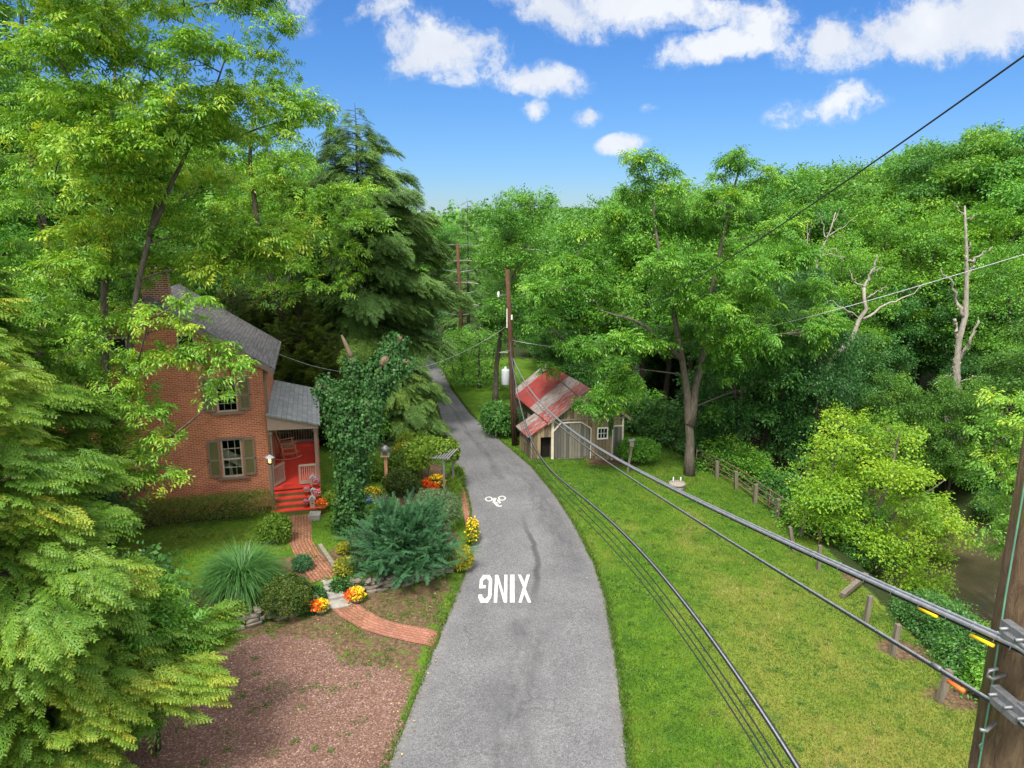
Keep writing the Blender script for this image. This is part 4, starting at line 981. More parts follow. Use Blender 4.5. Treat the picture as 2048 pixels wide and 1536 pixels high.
# attic windows half hidden by leaves
for xc in (-2.75, -5.13):
    f = MB(); f.box((xc, -.02, 6.95), (.62, .06, .95)); aw = f.build('window', M['sash'], house); g = MB(); g.box((xc, -.053, 6.95), (.5, .012, .83)); g.build('pane', M['dglass'], aw)
def roofuv(x, y, z, n): return (y, math.hypot(x + 3.94, z - 8.9)) if abs(n[0]) > .3 and abs(n[2]) > .3 else (x + y, z)
mb = MB()
for sd in (1, -1):
    ex = -3.94 + sd * 4.42; ez = 8.93 - .67 * 4.42
    mb.prism([(-3.94, -.34, 8.93), (ex, -.34, ez), (ex, -.34, ez - .10), (-3.94, -.34, 8.81)], (0, 7.1, 0))
rf = mb.build('roof', M['shingle'], house, roofuv)
rk = MB()
for sd in (1, -1):
    ex = -3.94 + sd * 4.38; ez = 8.93 - .67 * 4.38
    rk.prism([(-3.94, -.36, 8.84), (ex, -.36, ez - .09), (ex, -.36, ez - .30), (-3.94, -.36, 8.60)], (0, .05, 0))
    rk.box((ex - sd * .02, 3.2, ez - .19), (.05, 7.0, .16))
    rk.prism([(-3.94, -.3, 8.70), (ex, -.3, ez - .22), (ex, -.3, ez - .25), (-3.94, -.3, 8.66)], (0, .28, 0))
rk.build('rake_board', M['trim'], rf)
ch = MB(); ch.box((-3.72, .62, 9.1), (.95, .55, 1.55)); ch.box((-3.72, .62, 9.9), (1.06, .66, .14)); chm = ch.build('chimney', M['chim'], rf)
c2 = MB(); c2.box((-3.4, .62, 10.04), (.3, .3, .16)); c2.build('flue', M['cream'], chm)
ds = MB(); ds.tube([(.36, .12, 5.95), (.1, -.04, 5.7), (.07, -.05, 5.4), (.07, -.05, .1)], .045, 8); ds.build('downspout', M['trim'], house)
# porch along the east side
PF = .83
mb = MB(); mb.box((1.0, 3.1, PF - .04), (1.98, 6.5, .08)); mb.build('porch_floor', M['redfloor'], house)
mb = MB(); mb.box((1.0, 3.1, PF / 2 - .25), (1.9, 6.3, PF + .38)); mb.build('porch_skirt', M['olive'], house)
mb = MB(); mb.prism([(.02, -.28, 4.08), (2.12, -.28, 3.50), (2.12, -.28, 3.44), (.02, -.28, 4.0)], (0, 6.95, 0)); mb.build('porch_roof', M['porchroof'], house, lambda x, y, z, n: (y, x))
mb = MB(); mb.prism([(.02, -.16, 3.98), (2.04, -.16, 3.43), (2.04, -.16, 3.3), (.02, -.16, 3.36)], (0, .1, 0)); mb.box((1.98, 3.2, 3.36), (.12, 6.6, .2)); mb.build('porch_beam', M['trimlt'], house)
for y in (-.02, 2.1, 4.2, 6.25):
    p = MB(); p.box((1.9, y, (PF + 3.3) / 2), (.13, .13, 3.3 - PF)); p.box((1.9, y, PF + .12), (.18, .18, .24)); p.box((1.9, y, 3.22), (.19, .19, .1)); p.build('porch_post', M['trim'], house)
p = MB(); p.box((.09, -.02, (PF + 3.3) / 2), (.13, .13, 3.3 - PF)); p.box((.09, -.02, 3.2), (.19, .19, .12)); p.build('porch_post', M['trim'], house)
def railing(name, a, b, nb, mat, par):
    r = MB(); a, b = Vector(a), Vector(b)
    r.bar(a + Vector((0, 0, .86)), b + Vector((0, 0, .86)), .1, .07); r.bar(a + Vector((0, 0, .12)), b + Vector((0, 0, .12)), .07, .14)
    r.bar(a + Vector((0, 0, .06)), a + Vector((0, 0, .88)), .045); r.bar(b + Vector((0, 0, .06)), b + Vector((0, 0, .88)), .045)
    rr = r.build(name, mat, par); q = MB()
    for i in range(nb):
        t = (i + .5) / nb; p_ = a.lerp(b, t); q.bar(p_ + Vector((0, 0, .19)), p_ + Vector((0, 0, .83)), .032)
    q.build('baluster', mat, rr); return rr
railing('porch_gate', (.12, -.05, PF), (.52, .62, PF), 8, M['trimlt'], house)
railing('railing', (1.15, -.02, PF), (1.84, -.02, PF), 8, M['trimlt'], house)
railing('railing', (.1, 6.2, PF), (1.84, 6.2, PF), 14, M['trim'], house)
for y0_, y1_ in ((2.16, 4.14), (4.26, 6.2)): railing('railing', (1.93, y0_, PF), (1.93, y1_, PF), 14, M['trim'], house)
for k in range(4):
    z = PF * (4 - k) / 5; y = -.27 * k
    t = MB(); t.box((.98, y - .165, z - .02), (1.98, .3, .042)); t.box((.98, y - .165, z - .02), (1.975, .29, .04)) if False else None
    sp_o = t.build('step', M['redfloor'], house); r = MB(); r.box((.98, y - .02 - .0, (z + PF * (5 - k) / 5) / 2 - .02), (1.9, .03, PF / 5 - .045)); r.build('riser', M['olive'], sp_o)
r = MB(); r.box((.98, -1.1, PF / 10 - .05), (1.9, .03, PF / 5 + .06)); r.build('riser', M['olive'], house)
for x in (.05, 1.91):
    r = MB(); r.prism([(x, 0, -.15), (x, -1.08, -.15), (x, -1.08, .12), (x, -.81, .29), (x, -.54, .46), (x, -.27, .62), (x, -.02, .74)], (.03, 0, 0)); r.build('stringer', M['olive'], house)

# rocking chair on the porch
FLZ = .5 + K * PF
def rocking_chair():
    x, y = gz(577, 915, FLZ); t = thing('rocking_chair', 'wooden ladder-back rocking chair on the red porch floor', 'chair', (x, y, FLZ), None, R(-62)); t.scale = (1.22,) * 3
    fr = MB()
    for s in (-.27, .27):
        fr.tube([(s, -.30, .06), (s * .97, .24, .42)], .001) if False else None
        fr.tube([(s, .24, .05), (s, .22, .64)], [.026, .022], 8)
        fr.tube([(s, -.22, .05), (s, -.26, .45), (s, -.36, .85), (s * .98, -.5, 1.22)], [.026, .026, .024, .018], 8)
        fr.bar((s, -.24, .25), (s, .22, .25), .03)
    fr.bar((-.27, .23, .22), (.27, .23, .22), .03); fr.bar((-.27, -.24, .3), (.27, -.24, .3), .03)
    fr.build('frame', M['rocker'], t)
    for s in (-.27, .27):
        rk_ = MB(); rk_.tube([(s, .44, .10), (s, .25, .035), (s, 0, .018), (s, -.3, .03), (s, -.55, .11)], .022, 8); rk_.build('rocker', M['rocker'], t)
        ar = MB(); ar.bar((s * 1.05, -.3, .64), (s * 1.08, .3, .66), .08, .025); ar.build('armrest', M['rocker'], t)
    se = MB(); se.box((0, 0, .43), (.54, .5, .04)); se.build('seat', M['rocker'], t)
    bk = MB()
    for z, y_ in ((.56, -.28), (.7, -.315), (.84, -.355), (.98, -.405), (1.12, -.46)): bk.box((0, y_, z), (.52, .022, .085), mtx=Matrix.Rotation(R(-18), 3, 'X'))
    bk.build('backrest', M['rocker'], t)
rocking_chair()

# lamp post beside the steps
g_ = ground(548, 1027)
lp = thing('lamp_post', 'square wooden lamp post with lit lantern before the porch steps', 'lamp post', g_)
p = MB(); p.box((0, 0, 1.0), (.11, .11, 2.1)); p.build('post', M['trim'], lp)
p = MB(); p.box((0, 0, 2.07), (.14, .14, .05)); [p.bar((a * .08, b * .08, 2.09), (a * .08, b * .08, 2.3), .015) for a in (-1, 1) for b in (-1, 1)]; lf = p.build('lantern', M['black'], lp)
p = MB(); p.lathe([(.05, 2.1), (.065, 2.18), (.05, 2.29)], n=10); p.build('bulb', M['lamp'], lf)
p = MB(); p.lathe([(.21, 2.30), (.2, 2.315), (.03, 2.42), (.0, 2.43)], n=4); p.build('lamp_shade', M['transformer'], lf)

# flower pots and bird houses on the steps
rf_ = np.random.default_rng(21)
def flower_pot(label, loc, r, h, petal, leafm, seed, fr=1.02, name='flower_pot', potm='terracotta', group=None, nf=170):
    t = thing(name, label, 'flower pot', loc, group); rng = np.random.default_rng(seed)
    p = MB(); p.lathe([(r * .68, 0), (r * .92, h * .8), (r * 1.05, h * .8), (r * 1.05, h), (r * .9, h), (r * .85, h * .85), (0, h * .85)], n=18); p.build('pot', M[potm], t)
    V, T = leafball([((0, 0, h + r * .35), (r * fr, r * fr, r * .8))], nf, r * .42, r * .26, rng, .5, .5); link('foliage', quads_mesh('foliage', V, T), leafm, t)
    V, T = leafball([((0, 0, h + r * .5), (r * fr * 1.02, r * fr * 1.02, r * .85))], nf, r * .36, r * .34, rng, .5, .15); link('blossoms', quads_mesh('blossoms', V, T), petal, t)
    return t
gl = M['lime']
flower_pot('terracotta pot of pink flowers on the uppermost porch step', HW(1.78, -.14, PF * .8), .13, .25, M['petal_p'], gl, 31)
flower_pot('terracotta pot of magenta flowers on the second porch step, nearer the middle', HW(1.42, -.42, PF * .6), .11, .2, M['petal_p'], gl, 32)
flower_pot('terracotta pot of pale pink flowers at the right end of the third step', HW(1.82, -.68, PF * .4), .14, .25, M['petal_p'], gl, 33)
flower_pot('small terracotta pot of faded pink flowers beside the tall pale birdhouse', HW(1.36, -.95, PF * .2), .10, .2, M['petal_p'], M['sage'], 34)
flower_pot('large red-flowered terracotta pot on the ground beside the lowest step', HW(1.98, -1.28, 0), .19, .3, M['petal_r'], gl, 35)
def birdhouse(label, loc, w, h, roofm):
    t = thing('birdhouse', label, 'birdhouse', loc, None, HA)
    p = MB(); p.prism([(-w / 2, -w / 2, 0), (w / 2, -w / 2, 0), (w / 2, -w / 2, h * .72), (0, -w / 2, h * .95), (-w / 2, -w / 2, h * .72)], (0, w, 0)); p.build('body', M['trimlt'], t)
    p = MB()
    for s in (-1, 1): p.bar((0, 0, h * .97), (s * w * .72, 0, h * .68), w * 1.3, .02, up=(0, 1, 0)) if False else p.prism([(0, -w * .65, h), (s * w * .72, -w * .65, h * .66), (s * w * .72, -w * .65, h * .62), (0, -w * .65, h * .95)], (0, w * 1.3, 0))
    p.build('roof', roofm, t)
    for z in ((.35, .58) if h > .4 else (.45,)): p = MB(); p.tube([(0, -w / 2 - .004, h * z), (0, -w / 2 + .01, h * z)], .028, 10); p.build('entry_hole', M['black'], t)
birdhouse('weathered birdhouse with a grey roof at the porch post foot', HW(1.68, -.06, PF), .2, .42, M['transformer'])
birdhouse('small grey-roofed birdhouse between the pink pots on the second step', HW(1.66, -.42, PF * .6), .17, .28, M['transformer'])
birdhouse('tall pale birdhouse with two holes on the lowest step', HW(1.62, -.95, PF * .2), .19, .5, M['transformer'])
sb = MB(); x, y = gz(630, 1036, .5); sb.box((x, y, tz(x, y) + .1), (.42, .5, .2), R(8)); tag(sb.build('stone_block', M['slab']), 'pale squared stone block beside the foot of the porch steps', 'stone block')

# ================================================================== STONE WALL, STEPS, EDGING
def stone(mb, c, size, rz, rng):
    bx = []
    for a in (-1, 1):
        for b in (-1, 1):
            for d in (-1, 1): bx.append((a, b, d))
    n = 8; vs, fs = [], []
    # rounded block: squashed superellipsoid with noise
    for i in range(6):
        ph = -math.pi / 2 + math.pi * i / 5
        for j in range(n):
            th = 2 * math.pi * j / n + .2
            f = lambda v: math.copysign(abs(v) ** .55, v)
            v = np.array((f(math.cos(ph)) * f(math.cos(th)), f(math.cos(ph)) * f(math.sin(th)), f(math.sin(ph)))) * np.array(size) / 2 * (1 + rng.normal(0, .07))
            x = v[0] * math.cos(rz) - v[1] * math.sin(rz); y = v[0] * math.sin(rz) + v[1] * math.cos(rz); vs.append((c[0] + x, c[1] + y, c[2] + v[2]))
    for i in range(5):
        for j in range(n): q = (j + 1) % n; fs.append((i * n + j, i * n + q, (i + 1) * n + q, (i + 1) * n + j))
    mb.add(vs, fs, False)
def stone_wall(label, line, seed, h0, h1):
    rng = np.random.default_rng(seed); P = resample([(x, y, 0) for x, y in line], 60); L = np.linalg.norm(P[-1] - P[0]); mb = MB()
    L = np.linalg.norm(np.diff(P, axis=0), axis=1).sum()
    rows = 4
    for r_ in range(rows):
        s = 0
        while s < L:
            w = rng.uniform(.2, .55); k = min(59, int((s + w / 2) / L * 59)); p = P[k]; tn = P[min(k + 1, 59)] - P[max(k - 1, 0)]
            hh = np.interp(s / L, [0, 1], [h0, h1]) / rows
            zb = min(tz(p[0], p[1] - .5), tz(p[0] + .2, p[1] - .5))
            if rng.random() > .04: stone(mb, (p[0] + rng.normal(0, .03), p[1] - .02 + .03 * r_ + rng.normal(0, .03), zb + hh * (r_ + .45)), (w * 1.02, .34, hh * rng.uniform(.95, 1.25)), math.atan2(tn[1], tn[0]) + rng.normal(0, .06), rng)
            s += w
    return tag(mb.build('stone_wall', M['stone'], None, fixn=False), label, 'stone wall')
stone_wall('low dry stone retaining wall below the boxwood and tall grass', [(-13, 16.6), (-8.6, 18.35), (-7.6, 19.0), (-6.75, 19.45), (-6.2, 19.85)], 4, .55, .5)
stone_wall('dry stone retaining wall below the blue juniper', [(-5.2, 20.85), (-4.58, 20.9), (-3.7, 21.35), (-2.7, 21.95), (-2.2, 22.25)], 5, .5, .22)
ss = thing('stone_steps', 'rough grey stone steps between the two retaining walls', 'steps', (-5.9, 20.2, 0))
rs = np.random.default_rng(9)
for k, (px, py, w, d_) in enumerate(((690, 1206, .95, .5), (668, 1190, .95, .45), (660, 1174, .95, .45), (652, 1162, .95, .42))):
    z = .13 * (k + 1); x, y = gz(px - 8, py - 4, z); s = MB(); stone(s, (x + 5.9, y - 20.2, z - .10), (w, d_ + .1, .24), R(22 - 6 * k), rs); s.build('step', M['slab'], ss, fixn=False)
ed = MB(); a, b = gz(640, 1096, .5), gz(676, 1150, .5); ed.bar((a[0], a[1], .56), (b[0], b[1], .56), .14, .2); tag(ed.build('timber_edging', M['timber']), 'weathered timber edging beam along the brick path', 'edging beam')

# ================================================================== BARN
BC = np.array((2.02, 34.61, 0.0)); BA = R(9)
barn = thing('barn', 'small weathered grey board barn with red metal roof', 'barn', BC, None, BA)
sh_ = math.sin(R(7)); ch_ = math.cos(R(7)); BD = 6.4
B = lambda s, d, z: (s - d * sh_, d * ch_, z)
thv = Vector(B(0, .08, 0))
mb = MB()
mb.prism([B(0, 0, -.4), B(3.75, 0, -.6), B(3.75, 0, 2.08), B(1.87, 0, 3.52), B(0, 0, 2.02)], thv)
mb.prism([B(0, BD - .08, -.4), B(3.75, BD - .08, -.6), B(3.75, BD - .08, 2.08), B(1.87, BD - .08, 3.52), B(0, BD - .08, 2.02)], thv)
mb.prism([B(0, .08, -.4), B(0, BD - .08, -.4), B(0, BD - .08, 2.0), B(0, .08, 2.0)], (.08, 0, 0)); mb.prism([B(3.67, .08, -.6), B(3.67, BD - .08, -.6), B(3.67, BD - .08, 2.06), B(3.67, .08, 2.06)], (.08, 0, 0))
mb.build('wall', M['barnwood'], barn)
def buv(x, y, z, n): return (y / ch_, math.hypot(x + y / ch_ * sh_ - 1.87, z - 3.6))
M['barnroof'] = m_barnroof('red_barn_roof_sheet', 6.7)
for sgn, ex, ez in ((-1, -.28, 1.96), (1, 4.05, 2.02)):
    mb = MB(); mb.prism([B(1.87, -.22, 3.64), B(ex, -.22, ez), B(ex, -.22, ez - .05), B(1.87, -.22, 3.58)], B(0, 6.9, 0)); rfo = mb.build('roof', M['barnroof'], barn, buv)
    rb_ = MB(); rb_.prism([B(1.87, -.24, 3.58), B(ex, -.24, ez - .05), B(ex, -.24, ez - .15), B(1.87, -.24, 3.46)], Vector(B(0, .04, 0))); rb_.build('rake_board', M['timber'], rfo)
tr_ = MB(); tr_.box((2.1, -.035, 1.995), (3.3, .07, .055)); tr_.build('trim_board', M['timber'], barn)
c_ = MB(); c_.box((.03, -.03, .8), (.13, .05, 2.4)); c_.build('corner_board', M['cream'], barn); c_ = MB(); c_.box((3.72, -.03, .7), (.09, .05, 2.7)); c_.build('corner_board', M['cream'], barn)
dr_ = MB(); dr_.prism([(.13, -.045, -.05), (2.0, -.045, -.08), (2.0, -.045, 1.48), (1.5, -.045, 1.82), (.5, -.045, 1.82), (.13, -.045, 1.45)], (0, .044, 0)); bd = dr_.build('barn_door', M['barndoor'], barn)
tm = MB()
for a, b in (((2.03, -.05, -.1), (2.03, -.05, 1.5)), ((2.03, -.05, 1.5), (1.5, -.05, 1.85)), ((1.5, -.05, 1.85), (.45, -.05, 1.85)), ((.45, -.05, 1.85), (.1, -.05, 1.45))): tm.bar(a, b, .05, .075, up=(0, 1, 0))
tm.build('door_trim', M['cream'], bd)
w_ = MB()
for x0, x1, z0, z1 in ((2.36, 2.94, .89, .95), (2.36, 2.94, 1.45, 1.52), (2.36, 2.42, .95, 1.45), (2.88, 2.94, .95, 1.45)): w_.box(((x0 + x1) / 2, -.03, (z0 + z1) / 2), (x1 - x0, .06, z1 - z0))
for k in (1, 2): w_.box((2.42 + .46 * k / 3, -.025, 1.2), (.022, .03, .5))
w_.box((2.65, -.024, 1.2), (.46, .028, .022)); bw = w_.build('window', M['white'], barn)
g = MB(); g.box((2.65, -.012, 1.2), (.47, .012, .51)); g.build('pane', M['dglass'], bw)
d2 = MB(); d2.box((3.46, -.02, .65), (.5, .04, 1.75)); o2 = d2.build('door', M['barndoor'], barn)
t2 = MB(); t2.box((3.18, -.03, .62), (.055, .06, 1.85)); t2.box((3.45, -.03, 1.565), (.59, .06, .06)); t2.box((3.74, -.034, .62), (.05, .06, 1.85)); t2.build('door_trim', M['cream'], o2)
# lean-to
mb = MB()
mb.prism([B(-1.1, 0, -.35), B(-.58, 0, -.35), B(-.58, 0, 1.62), B(-1.1, 0, 1.24)], thv); mb.prism([B(-.58, 0, 1.12), B(-.005, 0, 1.12), B(-.005, 0, 1.98), B(-.58, 0, 1.62)], thv)
mb.prism([B(-1.1, .08, -.35), B(-1.1, 1.9, -.35), B(-1.1, 1.9, 1.24), B(-1.1, .08, 1.24)], (.06, 0, 0)); mb.prism([B(-1.04, 1.82, -.35), B(-.005, 1.82, -.35), B(-.005, 1.82, 1.95), B(-1.04, 1.82, 1.27)], thv)
lt = mb.build('lean_to', M['barnwood'], barn)
op = MB(); op.prism([B(-.58, .3, -.3), B(0, .3, -.3), B(0, .3, 1.2), B(-.58, .3, 1.2)], Vector(B(0, .02, 0))); op.build('doorway_shade_panel', M['void'], lt)  # near-black sheet inside the opening paints the shade of the interior
lr = MB(); lr.prism([B(-.02, -.12, 2.02), B(-1.28, -.12, 1.2), B(-1.28, -.12, 1.16), B(-.02, -.12, 1.97)], B(0, 2.15, 0))
M['leanroof'] = m_barnroof('rusted_lean_to_roof_sheet', 12); lr.build('lean_to_roof', M['leanroof'], lt, lambda x, y, z, n: (y + 1.2, x))
cb_ = MB(); cb_.box((-1.06, -.03, .5), (.07, .05, 1.5)); cb_.build('corner_board', M['timber'], lt)
sg = MB(); sg.prism([B(-1.13, .55, .62), B(-1.13, 1.15, .62), B(-1.13, 1.15, .95), B(-1.13, .55, .95)], (.03, 0, 0)); sg.build('window', M['timber'], lt)
vt = MB()
for k in range(5): vt.prism([B(-.03, 3.4, .95 + .09 * k), B(-.03, 4.1, .95 + .09 * k), B(-.03, 4.1, 1.0 + .09 * k), B(-.03, 3.4, 1.0 + .09 * k)], (.03, 0, 0))
vt.build('vent', M['white'], barn)
# ivy on the barn gable
rv = np.random.default_rng(77)

# ================================================================== UTILITY POLES AND LINES
PB = np.array((.16, 36.8, 0.0)); PT = at(1015, 545, 36.8); 
up = thing('utility_pole', 'tall brown wooden utility pole with grey transformer can beside the barn', 'utility pole', PB)
pv = PT - PB
pp = lambda z, dx=0, dy=0: tuple(pv * (z / pv[2]) + np.array((dx, dy, 0)))
p = MB(); p.tube([pp(-.3), pp(3), pp(6), pp(9.4)], [.17, .155, .135, .115], 14); p.build('post', M['pole'], up)
p = MB(); p.lathe([(.0, 0), (.2, .02), (.22, .06), (.22, .78), (.2, .84), (.07, .88), (.06, .98), (0, 1.0)], pp(3.35, -.36, -.05), 16); tf = p.build('transformer', M['transformer'], up)
p = MB(); p.box(pp(3.85, -.17, -.02), (.22, .06, .06)); p.build('bracket', M['steel'], tf); p = MB(); p.box(pp(4.15, -.17, -.02), (.22, .06, .06)); p.build('bracket', M['steel'], tf)
p = MB(); p.tube([pp(5.2, -.06, -.15), pp(5.15, -.35, -.1), pp(5.1, -.62, -.1)], .014, 6); [p.lathe([(.03, 0), (.06, .02), (.03, .05)], pp(5.08, -.2 - .11 * k, -.12), 10) for k in range(4)]; p.build('insulator', M['ceramic'], up)
p = MB(); p.box(pp(6.9, -.13, -.1), (.05, .05, 1.0)); p.box(pp(6.95, .12, -.1), (.08, .08, .25)); p.build('conduit', M['white'], up)
p = MB(); p.bar(pp(8.1), pp(8.1, -.55, -.1), .045); br_ = p.build('crossarm', M['steel'], up)
p = MB(); p.lathe([(.03, 0), (.07, .04), (.05, .09), (.07, .14), (.04, .3)], pp(7.98, -.52, -.1), 10); p.build('insulator', M['white'], br_)
p = MB(); p.tube([pp(0.1, -.02, -.17), pp(2.5, -.02, -.16), pp(5.6, .0, -.15)], .03, 8); p.build('riser_pipe', M['black'], up)
RP = np.array((3.21, 4.0, 0.0))
rp = thing('utility_pole', 'thick weathered wooden utility pole close by with steel cable clamps', 'utility pole', RP)
p = MB(); p.tube([(0, 0, -.3), (0, 0, 4), (0, 0, 9), (0, 0, 13.2)], [.2, .19, .178, .155], 28); p.build('post', M['poleg'], rp)
clampA = at(2013, 1268, 4.0) - RP; 
z1 = 9.12; z2 = 8.69
def clamp(z, par, k=1):
    b = MB(); tx = Vector((.09, -.99, 0)); q = lambda a, c, h: tuple(Vector((-.26, -.30, z + h)) + tx * a + Vector((c, c * .09, 0)))
    rz0 = math.atan2(tx.y, tx.x)
    b.box(q(-.02, .04, .035), (.30, .055, .05), rz0); b.box(q(.06, .09, .03), (.10, .11, .09), rz0); b.box(q(-.02, .0, -.005), (.20, .045, .04), rz0)
    for a_ in (-.12, 0, .1): b.tube([q(a_, -.035, .03), q(a_, .075, .03)], .011, 8)
    b.tube([q(.03, .05, .02), q(.03, .20, .02)], .016, 8); b.box(q(.03, .125, .02), (.11, .02, .11), rz0)
    return b.build('cable_clamp', M['steel'], par)
clamp(z1 + .015, rp); clamp(z2, rp)
b = MB(); b.tube([(-.16, -.1, 8.80), (-.26, -.13, 8.79), (-.30, -.14, 8.82), (-.29, -.13, 8.85), (-.23, -.12, 8.855)], .011, 8); b.build('hook', M['steel'], rp)
b = MB(); b.tube([(-.17, -.1, 8.46), (-.26, -.15, 8.44), (-.30, -.15, 8.45)], .012, 8); b.build('hook', M['steel'], rp)
b = MB(); b.tube([(-.21, -.06, 0), (-.205, -.06, 5), (-.2, -.06, 8.6), (-.2, -.05, 9.3), (-.19, -.05, 11), (-.18, -.05, 13)], .006, 6); b.build('ground_wire', M['copper'], rp)
b = MB(); [b.tube([(-.19, -.05, z), (-.215, -.07, z + .02), (-.225, -.07, z + .05), (-.2, -.06, z + .07)], .005, 5) for z in (8.22, 7.6, 7.95)]; b.build('wire_staple', M['copper'], rp)

def spline(pts, n=60):
    P = [np.array(p, float) for p in pts]; out = []
    P = [2 * P[0] - P[1]] + P + [2 * P[-1] - P[-2]]
    m = max(4, n // (len(P) - 3))
    for i in range(1, len(P) - 2):
        for k in range(m):
            t = k / m; a, b, c, d = P[i - 1:i + 3]
            out.append(.5 * ((2 * b) + (-a + c) * t + (2 * a - 5 * b + 4 * c - d) * t * t + (-a + 3 * b - 3 * c + d) * t ** 3))
    out.append(P[-2]); return np.array(out)
X0, Y0 = pp(5.0)[0] + PB[0] + .05, 36.65
def span_pt(px, py, xe=2.95, ye=3.7):
    """where the sight line of a pixel meets the vertical plane from the far pole to the near one"""
    a = ray(px, py); k = a[0] / a[1]; Y = (X0 + Y0 * (xe - X0) / (Y0 - ye)) / (k + (xe - X0) / (Y0 - ye)); t = Y / a[1]
    return np.array((a[0] * t, Y, CH + a[2] * t))
def sag(pts, n, deg=3):
    P = np.array(pts, float); a, b = P[0, :2], P[-1, :2]; L = np.linalg.norm(b - a); u = (b - a) / L
    s = (P[:, :2] - a) @ u; w = 1 / np.maximum(P[:, 1], 3); w[0] *= 12; w[-1] *= 12
    k = np.polyfit(s / L, P[:, 2], min(deg, len(P) - 1), w=w); t = np.linspace(0, 1, n); t = 1 - (1 - t) ** 1.6
    return np.stack([a[0] + u[0] * L * t, a[1] + u[1] * L * t, np.polyval(k, t)], axis=1)
def cable(label, pts, parts, name='power_cable', group=None, cat='cable', n=80, tail=0, deg=3):
    P = sag(pts if not tail else pts[:-tail], n, deg)
    if tail: P = np.concatenate([P[:-1], spline([P[-1]] + list(pts[-tail:]), 16)])
    b = P[0]; t = thing(name, label, cat, b, group); P = P - b
    T = np.gradient(P, axis=0); T /= np.linalg.norm(T, axis=1, keepdims=True); S = np.cross(T, [0, 0, 1.]); S /= np.linalg.norm(S, axis=1, keepdims=True); U = np.cross(S, T)
    for nm, mt, r, os_, ou in parts:
        m_ = MB(); m_.tube(P + S * os_ + U * ou, r, 8); m_.build(nm, M[mt], t, fixn=False)
    return t, P, S, U
A_ = [(1022, 712), (1050, 757), (1110, 833), (1200, 905), (1300, 960), (1400, 1004), (1500, 1049), (1640, 1113), (1750, 1160), (1850, 1205), (1930, 1242)]
ptsA = [span_pt(*p) for p in A_]
ptsA[0] = np.array((X0 + .05, 36.6, ptsA[0][2]))
ptsA += [np.array((2.95, 3.70, z1)), np.array((3.12, 2.4, 9.2)), np.array((3.6, .2, 9.1))]
tA, PA, SA, UA = cable('thick grey lashed cable bundle with yellow tags running above the lawn', ptsA, [('messenger_wire', 'grey', .010, 0, .022), ('grey_cable', 'grey', .016, .012, 0), ('black_cable', 'black', .016, -.016, -.01), ('thin_cable', 'black', .009, -.004, -.032)], n=140, tail=2)
lw = MB()
for i in range(8, len(PA) - 2, 3): lw.tube([PA[i] + SA[i] * .034 - UA[i] * .03, PA[i] + UA[i] * .036, PA[i + 1] - SA[i + 1] * .036 - UA[i + 1] * .02], .003, 5)
lw.build('lashing_wire', M['grey'], tA)
def sleeve(nm, mt, t, P, S, U, px0, px1, r, so, uo):
    w = P + np.array(t.location); v = w[:, 1] * cp_ - (w[:, 2] - CH) * sp_
    pxs = 1024 + F * w[:, 0] / v; i0 = int(np.argmin(np.abs(pxs - px0) + (v < .5) * 1e4)); i1 = int(np.argmin(np.abs(pxs - px1) + (v < .5) * 1e4))
    i0, i1 = min(i0, i1), max(i0, i1)
    a = P[i0] + S[i0] * so + U[i0] * uo; b = P[i1] + S[i1] * so + U[i1] * uo
    m_ = MB(); m_.tube([a, (a + b) / 2, b], r, 10); m_.build(nm, M[mt], t)
sleeve('tag_sleeve', 'yellow', tA, PA, SA, UA, 1842, 1878, .011, .02, -.036); sleeve('tag_sleeve', 'yellow', tA, PA, SA, UA, 1950, 1994, .012, .03, -.05)
B_ = [(1024, 735), (1060, 790), (1110, 845), (1190, 912), (1300, 975), (1430, 1064), (1600, 1178), (1790, 1284), (1895, 1336)]
ptsB = [span_pt(*p) for p in B_]; ptsB[0] = np.array((X0 + .03, 36.6, ptsB[0][2]))
ptsB += [np.array((2.95, 3.70, z2)), np.array((3.12, 2.4, 8.60)), np.array((3.6, .2, 8.5))]
tB, PB_, SB, UB = cable('slim grey cable with an orange sleeve slung below the thick bundle', ptsB, [('messenger_wire', 'grey', .009, 0, .008), ('black_cable', 'black', .009, 0, -.01)], n=140, tail=2)
sleeve('tag_sleeve', 'orange', tB, PB_, SB, UB, 1903, 1938, .015, .01, -.035)
sleeve('splice_clamp', 'steel', tB, PB_, SB, UB, 1893, 1900, .024, 0, 0); sleeve('splice_clamp', 'steel', tB, PB_, SB, UB, 1872, 1884, .016, 0, .01)
C_ = [(1024, 716), (1050, 790), (1085, 880), (1110, 938), (1150, 993), (1200, 1052), (1250, 1108), (1325, 1197), (1400, 1281), (1500, 1388), (1600, 1480), (1665, 1536)]
ptsC = [span_pt(*p) for p in C_]; ptsC[0] = np.array((X0, 36.6, ptsC[0][2])); ptsC += [np.array((2.95, 3.7, 6.25))]
cable('thick black cable descending over the lawn from the barn pole', ptsC, [('black_cable', 'black', .030, 0, 0), ('messenger_wire', 'grey', .010, .02, .03)], n=140)
